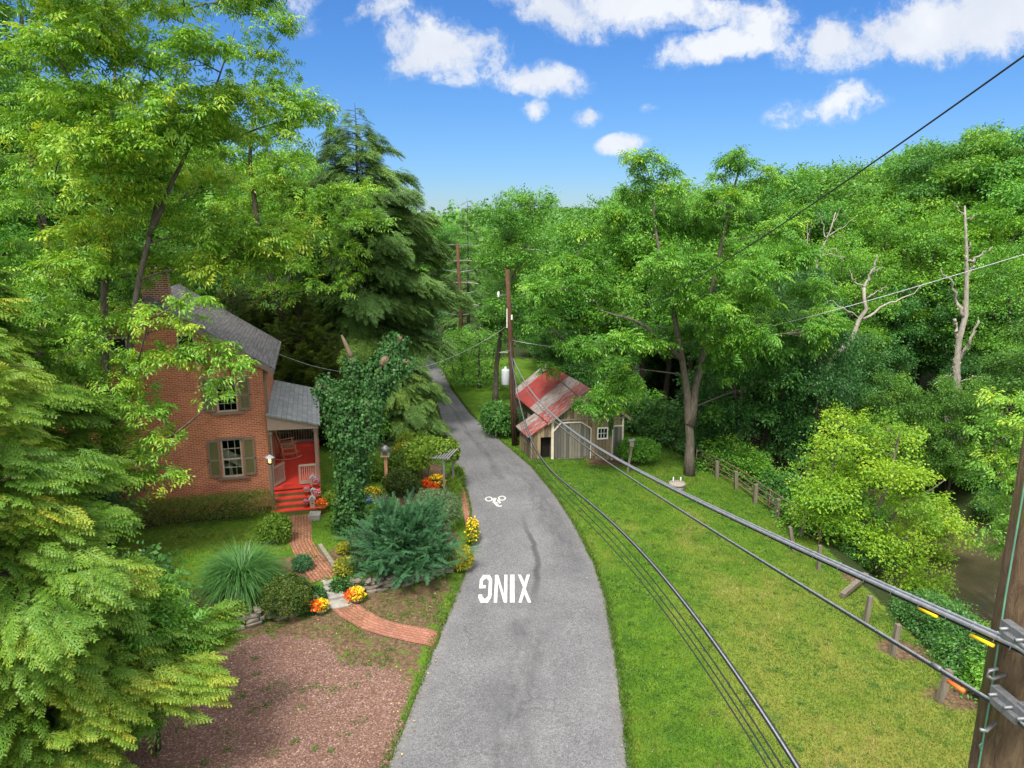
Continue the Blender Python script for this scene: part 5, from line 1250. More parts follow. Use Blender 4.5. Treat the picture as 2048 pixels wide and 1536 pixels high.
for nm, off, pts in (('thin black wire just below the thick black cable', 0, [(1040, 790), (1090, 905), (1150, 1003), (1250, 1128), (1400, 1312), (1500, 1425), (1612, 1536)]), ('thin black wire, middle of the three beside the black cable', 1, [(1038, 800), (1090, 915), (1150, 1018), (1250, 1142), (1400, 1332), (1500, 1447), (1592, 1536)]), ('thin black wire lowest of the three beside the black cable', 2, [(1036, 808), (1090, 925), (1150, 1030), (1250, 1160), (1400, 1350), (1500, 1466), (1575, 1536)])):
    P_ = [span_pt(*p) for p in pts]; d0 = P_[0]; P_ = [np.array((X0, 36.6, P_[0][2] + .35))] + P_ + [np.array((2.94, 3.7, 6.1 - .12 * off))]
    cable(nm, P_, [('black_cable', 'black', .0095, 0, 0)], 'telephone_wire', 'thin wires below the black cable', 'wire', 100)
D_l = [(1018, 598), (1100, 640), (1200, 618), (1378, 526), (1560, 425), (1750, 310), (1900, 222), (2048, 140)]
ptsD = [np.array((X0 - .1, 36.6, 7.85))] + [span_pt(*p) for p in D_l[3:]] + [np.array((3.1, 3.8, 12.75))]
cable('high thin wire rising across the sky to the nearest pole', ptsD, [('wire', 'black', .0065, 0, 0)], 'overhead_wire', None, 'wire', 100, 0, 2)
ends = np.array((22.5, 29.8))
def span2(px, py):
    a = ray(px, py); k = a[0] / a[1]; s = (k * Y0 - X0) / ((ends[0] - X0) - k * (ends[1] - Y0)); Y = Y0 + (ends[1] - Y0) * s; t = Y / a[1]; return np.array((a[0] * t, Y, CH + a[2] * t))
cable('slack wire curving from the barn pole out over the creek', [np.array((X0, 36.7, 5.75))] + [span2(*p) for p in ((1060, 690), (1180, 710), (1300, 698), (1400, 676), (1580, 636), (1735, 595), (1900, 556), (2048, 519))] + [np.array((27, 28.4, 12.4))], [('wire', 'grey', .014, 0, 0)], 'overhead_wire', None, 'wire', 80)
hw_end = HW(.5, 3.5, 5.9)
cable('service wire from the barn pole to the house eaves', [np.array((X0 - .1, 36.8, 6.6)), at(960, 690, 35.5), at(885, 726, 34.3), at(720, 745, 32.6), hw_end], [('wire', 'grey', .008, 0, 0)], 'overhead_wire', None, 'wire', 40)
# distant transmission pole
FP = at(920, 690, 62); FP[2] = tz(FP[0], 62)
fp = thing('transmission_pole', 'far wooden transmission pole with three arms of white insulators', 'utility pole', FP)
ht = at(917, 486, 62)[2] - FP[2]
p = MB(); p.tube([(0.2, 0, -.3), (.1, 0, ht / 2), (-.1, 0, ht)], [.2, .17, .13], 10); p.build('post', M['pole'], fp)
wires = []
for y in (521, 565, 608):
    z = at(920, y, 62)[2] - FP[2]; a = MB(); a.bar((-.75, -.15, z), (.75, .05, z), .12, .1); arm = a.build('crossarm', M['timber'], fp)
    for s in (-1, 1):
        q_ = MB()
        for k in range(7): q_.lathe([(.04, -.04), (.09, 0), (.04, .05)], (s * (.85 + .13 * k), .0, z - .02 * k), 8)
        q_.build('insulator', M['ceramic'], arm)
    b = MB(); b.tube([(-1.9, 0, z - .15), (-1.3, .1, z - .8), (0, .1, z - 1.0), (1.3, .1, z - .8), (1.9, 0, z - .15)], .02, 5, False); b.build('jumper_wire', M['grey'], fp)
    wires.append((z + FP[2], 1.95))
for z, o in wires + [(ht + FP[2], .1)]:
    for s in (-1, 1):
        a_ = np.array((FP[0] + s * o, 62, z - .12)); e_ = np.array((FP[0] + s * 42, 62 + s * -9 + (0 if s > 0 else 6), z + .4)); m_ = (a_ + e_) / 2 - np.array((0, 0, 1.0))
        cable('distant transmission wire strung through the trees from the far pole', [a_, (a_ * .75 + e_ * .25) - np.array((0, 0, .7)), m_, e_], [('wire', 'grey', .02, 0, 0)], 'transmission_wire', 'wires of the far transmission line', 'wire', 20)

# ================================================================== FENCE, POSTS, SMALL THINGS
fpts = []
fence = thing('pipe_fence', 'rusty pipe rail fence on timber posts along the top of the creek bank', 'fence', ground(1473, 977))
fo = np.array(fence.location)
def stake(mb, base, top, w, sides=None):
    b = ground(*base) if len(base) == 2 else np.array(base); a = ray(*top); n = b[1] / a[1]; t = np.array((a[0] * n, b[1], CH + a[2] * n)); return b, t
for base, top in (((1434, 956), (1434, 922)), ((1473, 978), (1472, 943)), ((1510, 1006), (1512, 969)), ((1553, 1036), (1557, 998)), ((1600, 1072), (1608, 1036))):
    b, t = stake(None, base, top, .13); m_ = MB(); m_.bar(b - fo - np.array((0, 0, .2)), t - fo, .17, .15); m_.build('post', M['post'], fence); fpts.append((b, t))
rl0 = [np.array((x, y, 0)) for x, y in ((9.0, 38.6), (9.95, 36.0))]
line = [b for b, t in fpts]; ext = [ground(1390, 935), *line, ground(1636, 1092)]; ext = [np.array(e) for e in ext]
for e in (ext[0], ext[-1], (ext[3] + ext[4]) / 2 + [.12, 0, 0], (ext[4] + ext[5]) / 2 + [.12, 0, 0]):
    m_ = MB(); m_.tube([e - fo - np.array((0, 0, .2)), e - fo + np.array((.05, 0, .98))], .03, 8); m_.build('pipe_upright', M['rust'], fence)
for k in range(4):
    m_ = MB(); m_.tube([e - fo + np.array((.14, .05, .18 + .25 * k)) for e in ext], .024, 8); m_.build('rail', M['rust'], fence)
G_ = 'lone timber posts at the edge of the lawn'
for lab, base, top, w in (('lone grey post leaning towards the fence end above the thick cable', (1590, 1104), (1580, 1054), .13), ('upright dark timber post beneath the bright green maple', (1637, 1140), (1640, 1091), .12), ('grey post leaning beside the fallen timber', (1730, 1244), (1741, 1192), .14), ('weathered post with a patch of brown mulch at its foot, between two others', (1783, 1310), (1797, 1249), .15), ('tilted grey post nearest the clamp-bearing pole', (1876, 1402), (1899, 1340), .16)):
    b, t = stake(None, base, top, w); m_ = MB(); m_.bar((0, 0, -.2), t - b, w, w * .9); o = m_.build('timber_post', M['post']); o.location = b; tag(o, lab, 'post', G_)
a, b = ground(1684, 1196), ground(1730, 1168); m_ = MB(); m_.bar((0, 0, .1), b - a + np.array((0, 0, .35)), .17, .15); o = m_.build('fallen_timber', M['post']); o.location = a; tag(o, 'old timber beam leaning down on the grass under the bright maple', 'timber')
w = ground(1354, 976); wc = thing('well_cap', 'round concrete well cap with two white pipes on the lawn', 'well cap', w)
p = MB(); p.lathe([(.36, -.1), (.36, .17), (.34, .19), (0, .2)], n=24); p.build('ring', M['concrete'], wc); p = MB(); p.lathe([(.39, .17), (.39, .24), (.36, .27), (0, .28)], n=24); p.build('lid', M['concrete'], wc)
for s in (-.17, .17): p = MB(); p.tube([(s, .08, .25), (s, .08, .5)], .028, 8); p.build('vent_pipe', M['white'], wc)
w = ground(1254, 944); bh = thing('birdhouse_post', 'grey birdhouse on a leaning post beside the low round bush', 'birdhouse', w)
t = at(1263, 892, w[1]) - w; p = MB(); p.bar((0, 0, -.2), t, .11, .1); p.build('post', M['post'], bh); p = MB(); p.box(t + np.array((0, 0, .14)), (.19, .17, .28)); hb = p.build('box', M['timber'], bh)
p = MB(); p.prism([t + np.array((-.15, -.16, .27)), t + np.array((.15, -.16, .34)), t + np.array((.15, -.16, .37)), t + np.array((-.15, -.16, .30))], (0, .3, 0)); p.build('roof', M['slab'], hb)
w = ground(774, 985); bf = thing('bird_feeder', 'roofed bird feeder on a tall brown post beside the ivy tree', 'bird feeder', w)
h = at(774, 912, w[1])[2] - w[2]; p = MB(); p.box((0, 0, h / 2), (.12, .12, h)); p.build('post', M['rocker'], bf); p = MB(); p.box((0, 0, h + .03), (.36, .36, .05)); [p.bar((a * .14, b * .14, h + .05), (a * .14, b * .14, h + .26), .025) for a in (-1, 1) for b in (-1, 1)]; p.build('tray', M['trimlt'], bf)
p = MB(); p.lathe([(.32, 0), (.05, .2), (0, .22)], (0, 0, h + .26), 4); p.build('roof', M['steel'], bf)
# garden arbour with vine, planter basket, statue
ab = ground(862, 985); arb = thing('arbor', 'silver wooden arbour with open slats under a green vine', 'arbour', ab, None, R(-12))
for x in (-.55, .6):
    for y in (0, 1.3): p = MB(); p.box((x, y, .75), (.07, .07, 1.6)); p.build('post', M['vinewood'], arb)
for y in (0, 1.3): p = MB(); p.box((.02, y, 1.56), (1.7, .06, .07)); p.build('beam', M['vinewood'], arb)
for k in range(6): p = MB(); p.box((.28 + .11 * k, .65, 1.615), (.045, 1.75, .04)); p.build('slat', M['vinewood'], arb)
p = MB()
for k in range(9): p.bar((-.5 + .12 * k, -.04, .05), (-.5 + .12 * k, -.04, .6), .018)
p.bar((-.55, -.04, .58), (.55, -.04, .58), .025); p.build('railing', M['black'], arb)
st_ = ground(800, 985); hr = thing('heron_statue', 'small white long-necked bird statue among the garden flowers', 'statue', st_)
p = MB(); p.lathe([(0, .2), (.07, .23), (.10, .32), (.06, .42), (.03, .46)], n=10); p.tube([(0, 0, .44), (.03, 0, .52), (-.02, 0, .6), (-.03, 0, .66)], [.035, .022, .02, .03], 8); p.build('body', M['white'], hr, fixn=False)
p = MB(); p.tube([(-.03, 0, .66), (-.13, 0, .64)], [.018, .004], 6); p.build('beak', M['yellow'], hr); p = MB(); p.tube([(0, .02, .22), (0, .02, -.02)], .008, 5); p.tube([(0, -.02, .22), (0, -.02, -.02)], .008, 5); p.build('leg', M['grey'], hr)
pl = ground(752, 1000); wg = thing('planter_trough', 'low timber trough of yellow and orange flowers by the ivy tree', 'planter', pl)
p = MB(); p.box((0, 0, .1), (.9, .4, .2)); p.build('trough', M['timber'], wg); V, T = leafball([((0, 0, .3), (.45, .25, .22))], 260, .1, .06, rf_, .5, .4); link('foliage', quads_mesh('foliage', V, T), M['lime'], wg); V, T = leafball([((-.1, 0, .33), (.4, .25, .22))], 150, .07, .07, rf_, .4, .15); link('blossoms', quads_mesh('blossoms', V, T), M['petal_y'], wg)
bp = MB(); bp.lathe([(.1, 0), (.15, .1), (.14, .2), (0, .2)], (0, 0, 0), 14); o = bp.build('glazed_pot', M['blue']); o.location = ground(735, 1006); tag(o, 'small blue glazed pot beside the flower trough', 'pot')
# ================================================================== VEGETATION
rv = np.random.default_rng(101)
def P3(*a): return [at(*p) for p in a]
def gpt(x, y): return np.array((x, y, tz(x, y)))
# --- big ash before the house: three stems from one ivy-clad base
ab_ = ground(222, 1084); Yb = ab_[1]
stA = [ab_ + [0, 0, -.2], at(214, 960, Yb), at(212, 800, Yb + .2), at(207, 620, Yb + .6), at(215, 440, Yb + 1), at(225, 200, Yb + 1.2), at(240, -60, Yb + 1.5)]
stB = [at(214, 960, Yb), at(232, 830, Yb - .3), at(262, 690, Yb - .6), at(268, 600, Yb - .6), at(300, 470, Yb - .4), at(325, 360, Yb), at(345, 200, Yb + .3), at(370, 20, Yb + .6)]
stC = [at(300, 470, Yb - .4), at(355, 340, Yb - 1), at(420, 210, Yb - 1.4), at(470, 60, Yb - 1.5)]
cl = []
xm = {-230: 430, -150: 500, -60: 560, 30: 566, 120: 560, 210: 572, 300: 520, 390: 560, 470: 530}
for py, xr in xm.items():
    for px in range(110 if py > 0 else 60, xr, 92):
        if rv.random() < .12: continue
        cl.append((at(px + rv.uniform(-30, 30), py + rv.uniform(-30, 30), Yb + rv.uniform(-3.2, 4)), rv.uniform(1.0, 1.5)))
for px, py, dy, r in ((150, 545, -1, 1.2), (240, 530, 1, 1.2), (330, 545, 1.5, 1.1), (430, 545, 0, 1.1), (510, 530, 1, 1.0), (560, 500, 0, .9), (590, 470, 1, .8), (120, 640, 0, 1.2), (215, 640, 1.5, .9), (60, 600, 1, 1.2), (300, 640, -2.5, .55), (385, 610, -2.2, .6), (365, 655, -2.4, .45), (420, 715, -2.2, .85), (350, 722, -2.0, .7), (472, 735, -2.4, .5), (440, 790, -2.3, .45), (275, 730, -1.5, .75), (300, 830, -1.8, .75), (335, 880, -2, .5), (250, 880, -1.2, .7), (290, 965, -1.8, .7), (350, 955, -2.1, .4), (255, 800, -1.2, .7), (150, 760, -1, 1.1), (160, 860, 0, 1), (300, 905, -2, .6), (200, 740, 1, .8), (120, 760, -.5, 1.0), (190, 860, -1, .8), (130, 940, -1.5, .8), (230, 930, -1.6, .6), (210, 660, -1, .9), (160, 700, -1.8, .8), (240, 770, -2, .5), (215, 820, -1.8, .6), (90, 850, -1, .9)):
    cl.append((at(px, py, Yb + dy), r))
make_tree('ash_tree', 'tall ash tree with ivy on its trunk standing before the brick house', 'tree', ab_, [(stA, .21, .015), (stB, .16, .012), (stC, .09, .01)], cl, SP['ash'], M['ash'], M['bark'], 1, 58, tone0=.6)
# ivy sleeve low on the ash trunk is a plant of its own
def ivy_on(path, rads, n, rng, ll=.11, puff=.1):
    P = resample(path, 60); rr = np.interp(np.linspace(0, 1, 60), np.linspace(0, 1, len(rads)), rads)
    T = np.gradient(P, axis=0); T /= np.linalg.norm(T, axis=1, keepdims=True)
    i = rng.choice(60, n, p=rr / rr.sum()); a = rng.uniform(0, 6.283, n); t = T[i]
    s = np.cross(t, [.2, .9, .1]); s /= np.linalg.norm(s, axis=1, keepdims=True); u = np.cross(t, s)
    o = s * np.cos(a)[:, None] + u * np.sin(a)[:, None]
    lump = 1 + .16 * np.sin(3 * a + i * .35) + .12 * np.sin(5 * a - i * .6 + 1)
    p = P[i] + t * rng.uniform(-.1, .1, (n, 1)) + o * (rr[i] * lump * (1 - .3 * rng.random(n) ** 2) + puff * rng.random(n) ** 4)[:, None]
    nn = o + rng.normal(0, .42, (n, 3)); dr = np.array([0, 0, -1.]) * .8 + o * .35 + rng.normal(0, .45, (n, 3)); dr /= np.linalg.norm(dr, axis=1, keepdims=True)
    sd = np.cross(nn, dr); sd /= np.linalg.norm(sd, axis=1, keepdims=True) + 1e-9
    L = (ll * rng.uniform(.6, 1.25, n))[:, None]; m = p + dr * L * .38
    return np.stack([p, m + sd * L * .46, p + dr * L, m - sd * L * .46], axis=1), np.clip(.42 + .1 * np.sin(i * .5 + a) + rng.normal(0, .16, n), 0, 1)
iv = thing('ivy', 'ivy sleeve climbing the foot of the ash trunk', 'ivy', ab_)
V, T = ivy_on(np.array([ab_, at(216, 980, Yb), at(214, 905, Yb)]) - ab_, [.34, .3, .26], 2600, rv, .085); link('foliage', quads_mesh('foliage', V, T), M['ivy'], iv)

# --- ash further left, and the bright tree behind the house
def hero(name, label, cat, base, stems, spots, spray, leafm, barkm, seed, spc, jr=(.9, 1.3), **kw):
    rng = np.random.default_rng(seed)
    c = [(at(px, py, base[1] + dy), r) for px, py, dy, r in spots]
    return make_tree(name, label, cat, base, stems, c, spray, leafm, barkm, seed, spc, **kw)
b = gpt(-21.5, 28.5)
st1 = [b, at(110, 560, 28.5), at(75, 400, 28.5), at(60, 250, 28), at(40, 0, 28)]
spt_ = [(x + rv.uniform(-25, 25), y + rv.uniform(-25, 25), rv.uniform(-2.5, 2.5), rv.uniform(1.1, 1.6)) for y in range(-140, 640, 95) for x in range(-90, 130, 92) if rv.random() < .86]
hero('ash_tree', 'ash tree at the far left edge with a leaning upper trunk', 'tree', b, [(st1, .3, .05)], spt_, SP['ash'], M['ash'], M['bark'], 2, 24, size=1.15, tone0=.45)
b = gpt(-11.6, 36.2)
st1 = [b, at(565, 640, 36), at(590, 520, 35.5), at(640, 440, 35)]
st2 = [at(570, 640, 36), at(520, 480, 36), at(500, 330, 36.5), at(510, 150, 37)]
spt_ = [(655, 405, -2, 1.2), (720, 395, -2, 1.2), (690, 450, -2.5, 1.3), (745, 445, -1.5, .9), (630, 470, -2, 1.2), (690, 515, -2, 1.0), (600, 540, -1.5, 1.2), (560, 590, -1, 1.1), (655, 575, -2.5, .8), (560, 450, 0, 1.4), (540, 380, 0, 1.4), (590, 340, 0, 1.2), (520, 290, 0, 1.4), (575, 270, .5, 1.2), (560, 190, .5, 1.4), (600, 215, .5, .8), (520, 120, 1, 1.5), (560, 60, 1, 1.3), (500, 20, 1, 1.5), (470, 420, 1, 1.4), (450, 320, 1, 1.5), (470, 540, 0, 1.3), (430, 220, 2, 1.5), (470, -60, 1, 1.5), (610, 420, -1, 1.0), (580, 400, 1, 1.1), (700, 555, -2.6, .5), (690, 575, -2.6, .4)]
hero('ash_tree', 'bright ash tree rising behind the grey house roof', 'tree', b, [(st1, .22, .05), (st2, .2, .04)], spt_, SP['ash'], M['ash'], M['barkd'], 3, 26, size=1.2, tone0=.55)
# --- tall hemlock behind the ivy tree
b = gpt(-8.35, 40); hgt = at(714, 206, 40)[2] - b[2]
conifer('hemlock_tree', 'tall dark hemlock with a pointed top behind the ivy-covered trunk', 'tree', b, hgt, 5.2, 5, SP['spruce'], M['spruce'], M['barkd'], nb=150, z0=.07, dens=1.5, size=.82, jz=.10, droop=.30, lift=.22, prof=lambda t: min(1, .03 + 2.4 * (1 - t)) * min(1, .70 + .5 * t) * (.85 + .18 * math.sin(t * 37) + .12 * math.sin(t * 91)), bare=.14, tr=.3)
b = gpt(-9.6, 47.5)
conifer('hemlock_tree', 'lower drooping hemlock whose boughs overhang the lane', 'tree', b, 10.5, 3.5, 6, SP['spruce'], M['spruce'], M['barkd'], nb=70, dens=.9, droop=.42, lift=.2, prof=lambda t: min(1, .2 + 1.5 * (1 - t)), bare=.12, tone0=.5)
b = gpt(-6.35, 38.0)
conifer('hemlock_tree', 'low bushy hemlock beside the lane under the tall one', 'tree', b, 4.4, 2.15, 7, SP['spruce'], M['spruce'], M['barkd'], nb=60, dens=1.2, droop=.45, lift=.3, z0=.03, prof=lambda t: min(1, .25 + 1.6 * (1 - t)), bare=.1, size=.8, tone0=.55)
b = at(938, 690, 72); b[2] = tz(b[0], 72)
conifer('spruce_tree', 'thin half-bare spruce spire above the far transmission pole', 'tree', b, at(941, 396, 72)[2] - b[2], 3.0, 8, SP['spruce'], M['spruce'], M['barkd'], nb=90, dens=.35, droop=.2, lift=.05, tone0=.3, bare=.4, tr=.2)
# --- arborvitae row behind the porch
for i, (x, y, h, r) in enumerate(((-10.9, 36.0, 7.6, 1.5), (-12.9, 38.5, 8.4, 1.6), (-9.3, 35.6, 5.6, 1.25), (-14.6, 37, 8, 1.6))):
    conifer('arborvitae', ['plump yellow-green arborvitae nearest the house eaves', 'arborvitae rising behind the plump one', 'shorter arborvitae beside the porch roof', 'arborvitae mostly hidden behind the house roof'][i], 'tree', gpt(x, y), h, r, 30 + i, SP['spruce'], M['arbor'], M['barkd'], nb=150, dens=2.4, droop=-.25, lift=.25, z0=.02, prof=lambda t: min(1, 1.7 * (1 - t) ** .75), bare=.3, size=.55, tone0=.5, group='arborvitae behind the house')
# --- foreground hemlock with fresh growth
b = gpt(-9.8, 12.2)
conifer('hemlock_tree', 'big yellow-green young hemlock overhanging the gravel bay close by', 'tree', b, 10.4, 3.05, 9, SP['hem'], M['hem'], M['bark'], nb=110, z0=.06, dens=2.0, jz=.13, droop=.26, lift=.16, prof=lambda t: min(1, .12 + 1.35 * (1 - t) ** .9) * (.85 + .25 * math.sin(t * 31)), bare=.22, size=.85, tone0=.56)
b = gpt(-16.3, 19.0)
conifer('hemlock_tree', 'paler young hemlock behind the big one at the left edge', 'tree', b, 12.6, 3.9, 10, SP['hem'], M['hem'], M['bark'], nb=90, dens=1.0, droop=.32, lift=.22, z0=.1, prof=lambda t: min(1, .14 + 1.3 * (1 - t)), size=1.25, tone0=.48)
# broadleaf sapling and vine below the near hemlock
b = gpt(-8.0, 13.9)
make_tree('sapling', 'young compound-leaved sapling growing through the edge of the near hemlock', 'tree', b, [([b, b + [.2, -.1, 1.6], b + [.4, -.2, 3.6]], .05, .015)], [(at(px - 62, py + 25, 13.6 + dy), r * .85) for px, py, dy, r in ((395, 1165, .2, .55), (425, 1215, -.1, .5), (380, 1230, -.4, .6), (430, 1275, -.2, .5), (395, 1300, -.4, .6), (340, 1190, 0, .6), (320, 1260, -.6, .6), (385, 1365, -.6, .5), (345, 1340, -.7, .6), (300, 1130, .3, .55), (420, 1340, -.3, .35), (355, 1420, -.8, .45))], SP['ash'], M['walnut'], M['barkd'], 12, 95, size=.72, tone0=.6)
b = gpt(-9.9, 14.0)
make_tree('sapling', 'dark five-leaved sapling in the shade beneath the near hemlock', 'tree', b, [([b, b + [.2, -.2, 1.5], b + [.5, -.3, 3.2]], .05, .015)], [(b + np.array((rv.uniform(-2, 1.6), rv.uniform(-1.6, .6), rv.uniform(.9, 3.4))), rv.uniform(.6, .9)) for _ in range(13)], SP['big'], M['dark'], M['barkd'], 13, 40, tone0=.55)

# --- ivy-covered dead trunk
ib = ground(697, 1062); Yi = ib[1]
paths = [([ib, at(705, 960, Yi), at(705, 880, Yi), at(690, 800, Yi)], [.48, .40, .5, .5]), ([at(705, 880, Yi), at(680, 800, Yi - .2), at(650, 775, Yi - .3), at(632, 770, Yi - .4)], [.62, .56, .46, .25]), ([at(705, 860, Yi), at(745, 790, Yi + .2), at(775, 720, Yi + .2), at(800, 672, Yi + .2)], [.46, .4, .46, .22]),
         ([at(705, 840, Yi + .3), at(708, 760, Yi + .5), at(703, 715, Yi + .5)], [.42, .32, .2]), ([at(735, 800, Yi - .2), at(738, 850, Yi - .3), at(732, 900, Yi - .2)], [.38, .36, .2]), ([at(780, 740, Yi), at(812, 722, Yi), at(826, 735, Yi)], [.4, .3, .15])]
dt = thing('dead_tree', 'dead forked tree trunk smothered in dark ivy by the garden path', 'tree', ib)
mb = MB()
for (pth, rr), k in zip(paths, (.42, .5, .5, .5, .3, .3)): mb.tube(resample(np.array(pth) - ib, 12), np.linspace(rr[0] * k, max(rr[-1] * k, .08), 12), 10)
mb.tube(resample(np.array([at(703, 715, Yi + .5), at(694, 695, Yi + .5), at(683, 670, Yi + .5)]) - ib, 6), [.10, .085, .075, .07, .06, .035], 9)
mb.tube(resample(np.array([at(765, 730, Yi - .3), at(772, 716, Yi - .45)]) - ib, 4), [.14, .14, .13, .12], 9)
mb.build('trunk', M['barkv'], dt, fixn=False)
V, T = zip(*[ivy_on(np.array(p) - ib, r, int(9500 * sum(r) * np.linalg.norm(np.array(p)[-1] - np.array(p)[0]) / 8), rv, .105, .28) for p, r in paths])
link('ivy', quads_mesh('ivy', np.concatenate(V), np.concatenate(T)), M['ivy'], dt)

# --- garden shrubs
def sh(name, label, px, py, shape, n, ll, lw, mt, seed, cat='shrub', zg=None, **kw):
    return shrub(name, label, cat, ground(px, py), shape, n, ll, lw, M[mt], seed, **kw)
hb_ = HW(-3.6, -.95, 0); hb_[2] = tz(hb_[0], hb_[1])
hd = shrub('hedge', 'clipped dark yew hedge along the foot of the brick gable', 'hedge', hb_, [((x * math.cos(HA), x * math.sin(HA), .42), (.62, .55, .62)) for x in np.arange(-3.6, 3.4, .42)], 26000, .065, .022, M['hedge'], 50, lump=.05, depth=.3)
sh('boxwood_ball', 'rounded dark boxwood ball at the top of the stone wall', 572, 1212, [((0, 0, .55), (.82, .75, .62))], 16000, .055, .03, 'box', 51, depth=.25, lump=.09)
sh('path_shrub', 'loose green shrub beside the upper end of the brick path', 556, 1085, [((0, 0, .5), (.5, .45, .6)), ((-.35, .1, .35), (.45, .4, .45))], 5000, .10, .04, 'lime', 52, tone0=.3)
sh('low_conifer', 'small blue-green conifer tucked between the boxwood ball and path', 606, 1140, [((0, 0, .22), (.32, .3, .26))], 2600, .09, .02, 'juniper', 53)
sh('yellow_shrub', 'upper of two small yellow-green shrubs by the timber edging', 690, 1106, [((0, 0, .16), (.28, .26, .22))], 1300, .08, .035, 'gold', 54)
sh('yellow_shrub', 'spiky amber-green shrub below the other by the stone wall', 691, 1146, [((0, 0, .2), (.36, .32, .28))], 1700, .10, .03, 'gold', 55, tone0=.3)
sh('golden_shrub', 'plump golden-yellow shrub at the edge of the lane', 922, 1140, [((0, 0, .42), (.44, .42, .48))], 5200, .07, .035, 'gold', 56, tone0=.5, lump=.05)
t = sh('coneflower', 'tall yellow flowers leaning over the edge of the lane', 944, 1085, [((0, 0, .35), (.25, .5, .45))], 1300, .1, .035, 'lime', 57)
V, T = leafball([((.02, 0, .45), (.26, .6, .5))], 260, .065, .065, rv, .5, .3); link('blossoms', quads_mesh('blossoms', V, T), M['petal_y'], t)
sh('arching_shrub', 'grey-green arching shrub beside the lane above the juniper', 880, 1045, [((0, 0, .5), (.85, .9, .7)), ((-.5, .5, .5), (.6, .6, .6))], 9000, .11, .03, 'sage', 58, lump=.15)
sh('mound_shrub', 'dark clipped mound shrub in front of the arbour', 806, 985, [((0, 0, .45), (.85, .7, .6))], 9000, .08, .04, 'box', 59, tone0=.35)
sh('mound_shrub', 'mid-green mounded shrub behind the clipped one', 812, 950, [((0, 0, .5), (.8, .7, .7))], 7000, .09, .045, 'lime', 60, tone0=.2)
sh('golden_shrub', 'golden shrub between the bird feeder and the arbour', 812, 928, [((0, 0, .55), (.6, .5, .5))], 3800, .09, .05, 'gold', 61)
sh('golden_shrub', 'lime-yellow shrub behind the golden one', 815, 905, [((0, 0, .5), (.55, .5, .5))], 3000, .1, .05, 'lime', 62, tone0=.6)
sh('garden_shrub', 'bright green shrub under the low hemlock boughs', 845, 905, [((0, 0, .5), (.5, .5, .55))], 2600, .12, .05, 'lime', 63, tone0=.35)
t = thing('vine', 'bright green vine heaped over the silver arbour', 'vine', arb.location); V, T = leafball([((-.2, .9, 1.66), (.95, .9, .42)), ((-.5, .2, 1.3), (.45, .5, .55)), ((.75, 1.3, 1.35), (.35, .5, .6))], 7000, .13, .09, rv, .45, .45, .12); link('foliage', quads_mesh('foliage', V, T), M['lime'], t)
sh('daylily_clump', 'strappy green daylily leaves along the edge of the lane', 905, 990, [((0, 0, .2), (.28, 1.3, .35)), ((.05, 1.6, .2), (.25, .9, .3))], 3800, .3, .028, 'lime', 64, tone0=.4, stem=False)
sh('garden_shrub', 'low leafy shrub with yellow leaves behind the lowest flower pot', 668, 1010, [((0, 0, .2), (.5, .4, .32))], 2600, .11, .07, 'lime', 65, tone0=.6)
sh('vine_clump', 'trailing vine patch on the wall beside the stone steps', 712, 1155, [((0, 0, .12), (.5, .3, .26)), ((-.5, -.4, .0), (.25, .25, .35))], 2200, .1, .075, 'ivy', 66, tone0=.6)
sh('ivy_patch', 'dark ivy trailing down the stone wall below the boxwood ball', 590, 1222, [((0, 0, .15), (.9, .3, .3)), ((.5, .4, .25), (.35, .3, .3))], 4200, .085, .07, 'ivy', 67)
sh('ground_vine', 'pale leafy ground vine on top of the left end of the wall', 470, 1222, [((0, 0, .1), (.45, .4, .22))], 1200, .1, .07, 'lime', 68)
sh('garden_shrub', 'thin leafy shrub between the ivy trunk and bird feeder', 742, 960, [((0, 0, .4), (.6, .5, .6))], 3000, .1, .05, 'lime', 69, tone0=.3)
flower_pot('bowl of orange and yellow flowers left of the lowest stone step', ground(642, 1226), .2, .15, M['petal_y'], M['lime'], 70, 1.15, 'flower_pot', 'concrete', None, 240)
flower_pot('bowl of yellow and orange flowers right of the lowest stone step', ground(712, 1204), .21, .16, M['petal_y'], M['gold'], 71, 1.25, 'flower_pot', 'concrete', None, 260)
for o in list(bpy.data.objects):
    if o.get('label', '').startswith('bowl of'):
        V, T = leafball([((-.1, -.12, .28), (.2, .16, .16))], 90, .09, .09, rv, .5, .2); link('blossoms', quads_mesh('blossoms', V, T), M['petal_r'], o)
hp = ground(868, 985); t = thing('flower_basket', 'basket of scarlet and yellow flowers below the arbour railing', 'planter', hp); p = MB(); p.lathe([(.2, 0), (.3, .25), (0, .25)], n=14); p.tube([(0, 0, -.1), (0, 0, .1)], .05); p.build('basket', M['timber'], t)
for (c, r, mt) in (((.1, .05, .5), (.38, .3, .24), 'petal_y'), ((-.25, -.1, .42), (.25, .2, .2), 'petal_r'), ((.02, -.25, .35), (.2, .15, .15), 'petal_r')): V, T = leafball([(c, r)], 170, .11, .11, rv, .5, .2); link('blossoms', quads_mesh('blossoms', V, T), M[mt], t)
V, T = leafball([((0, 0, .4), (.4, .3, .25))], 300, .11, .06, rv, .5, .6); link('foliage', quads_mesh('foliage', V, T), M['lime'], t)
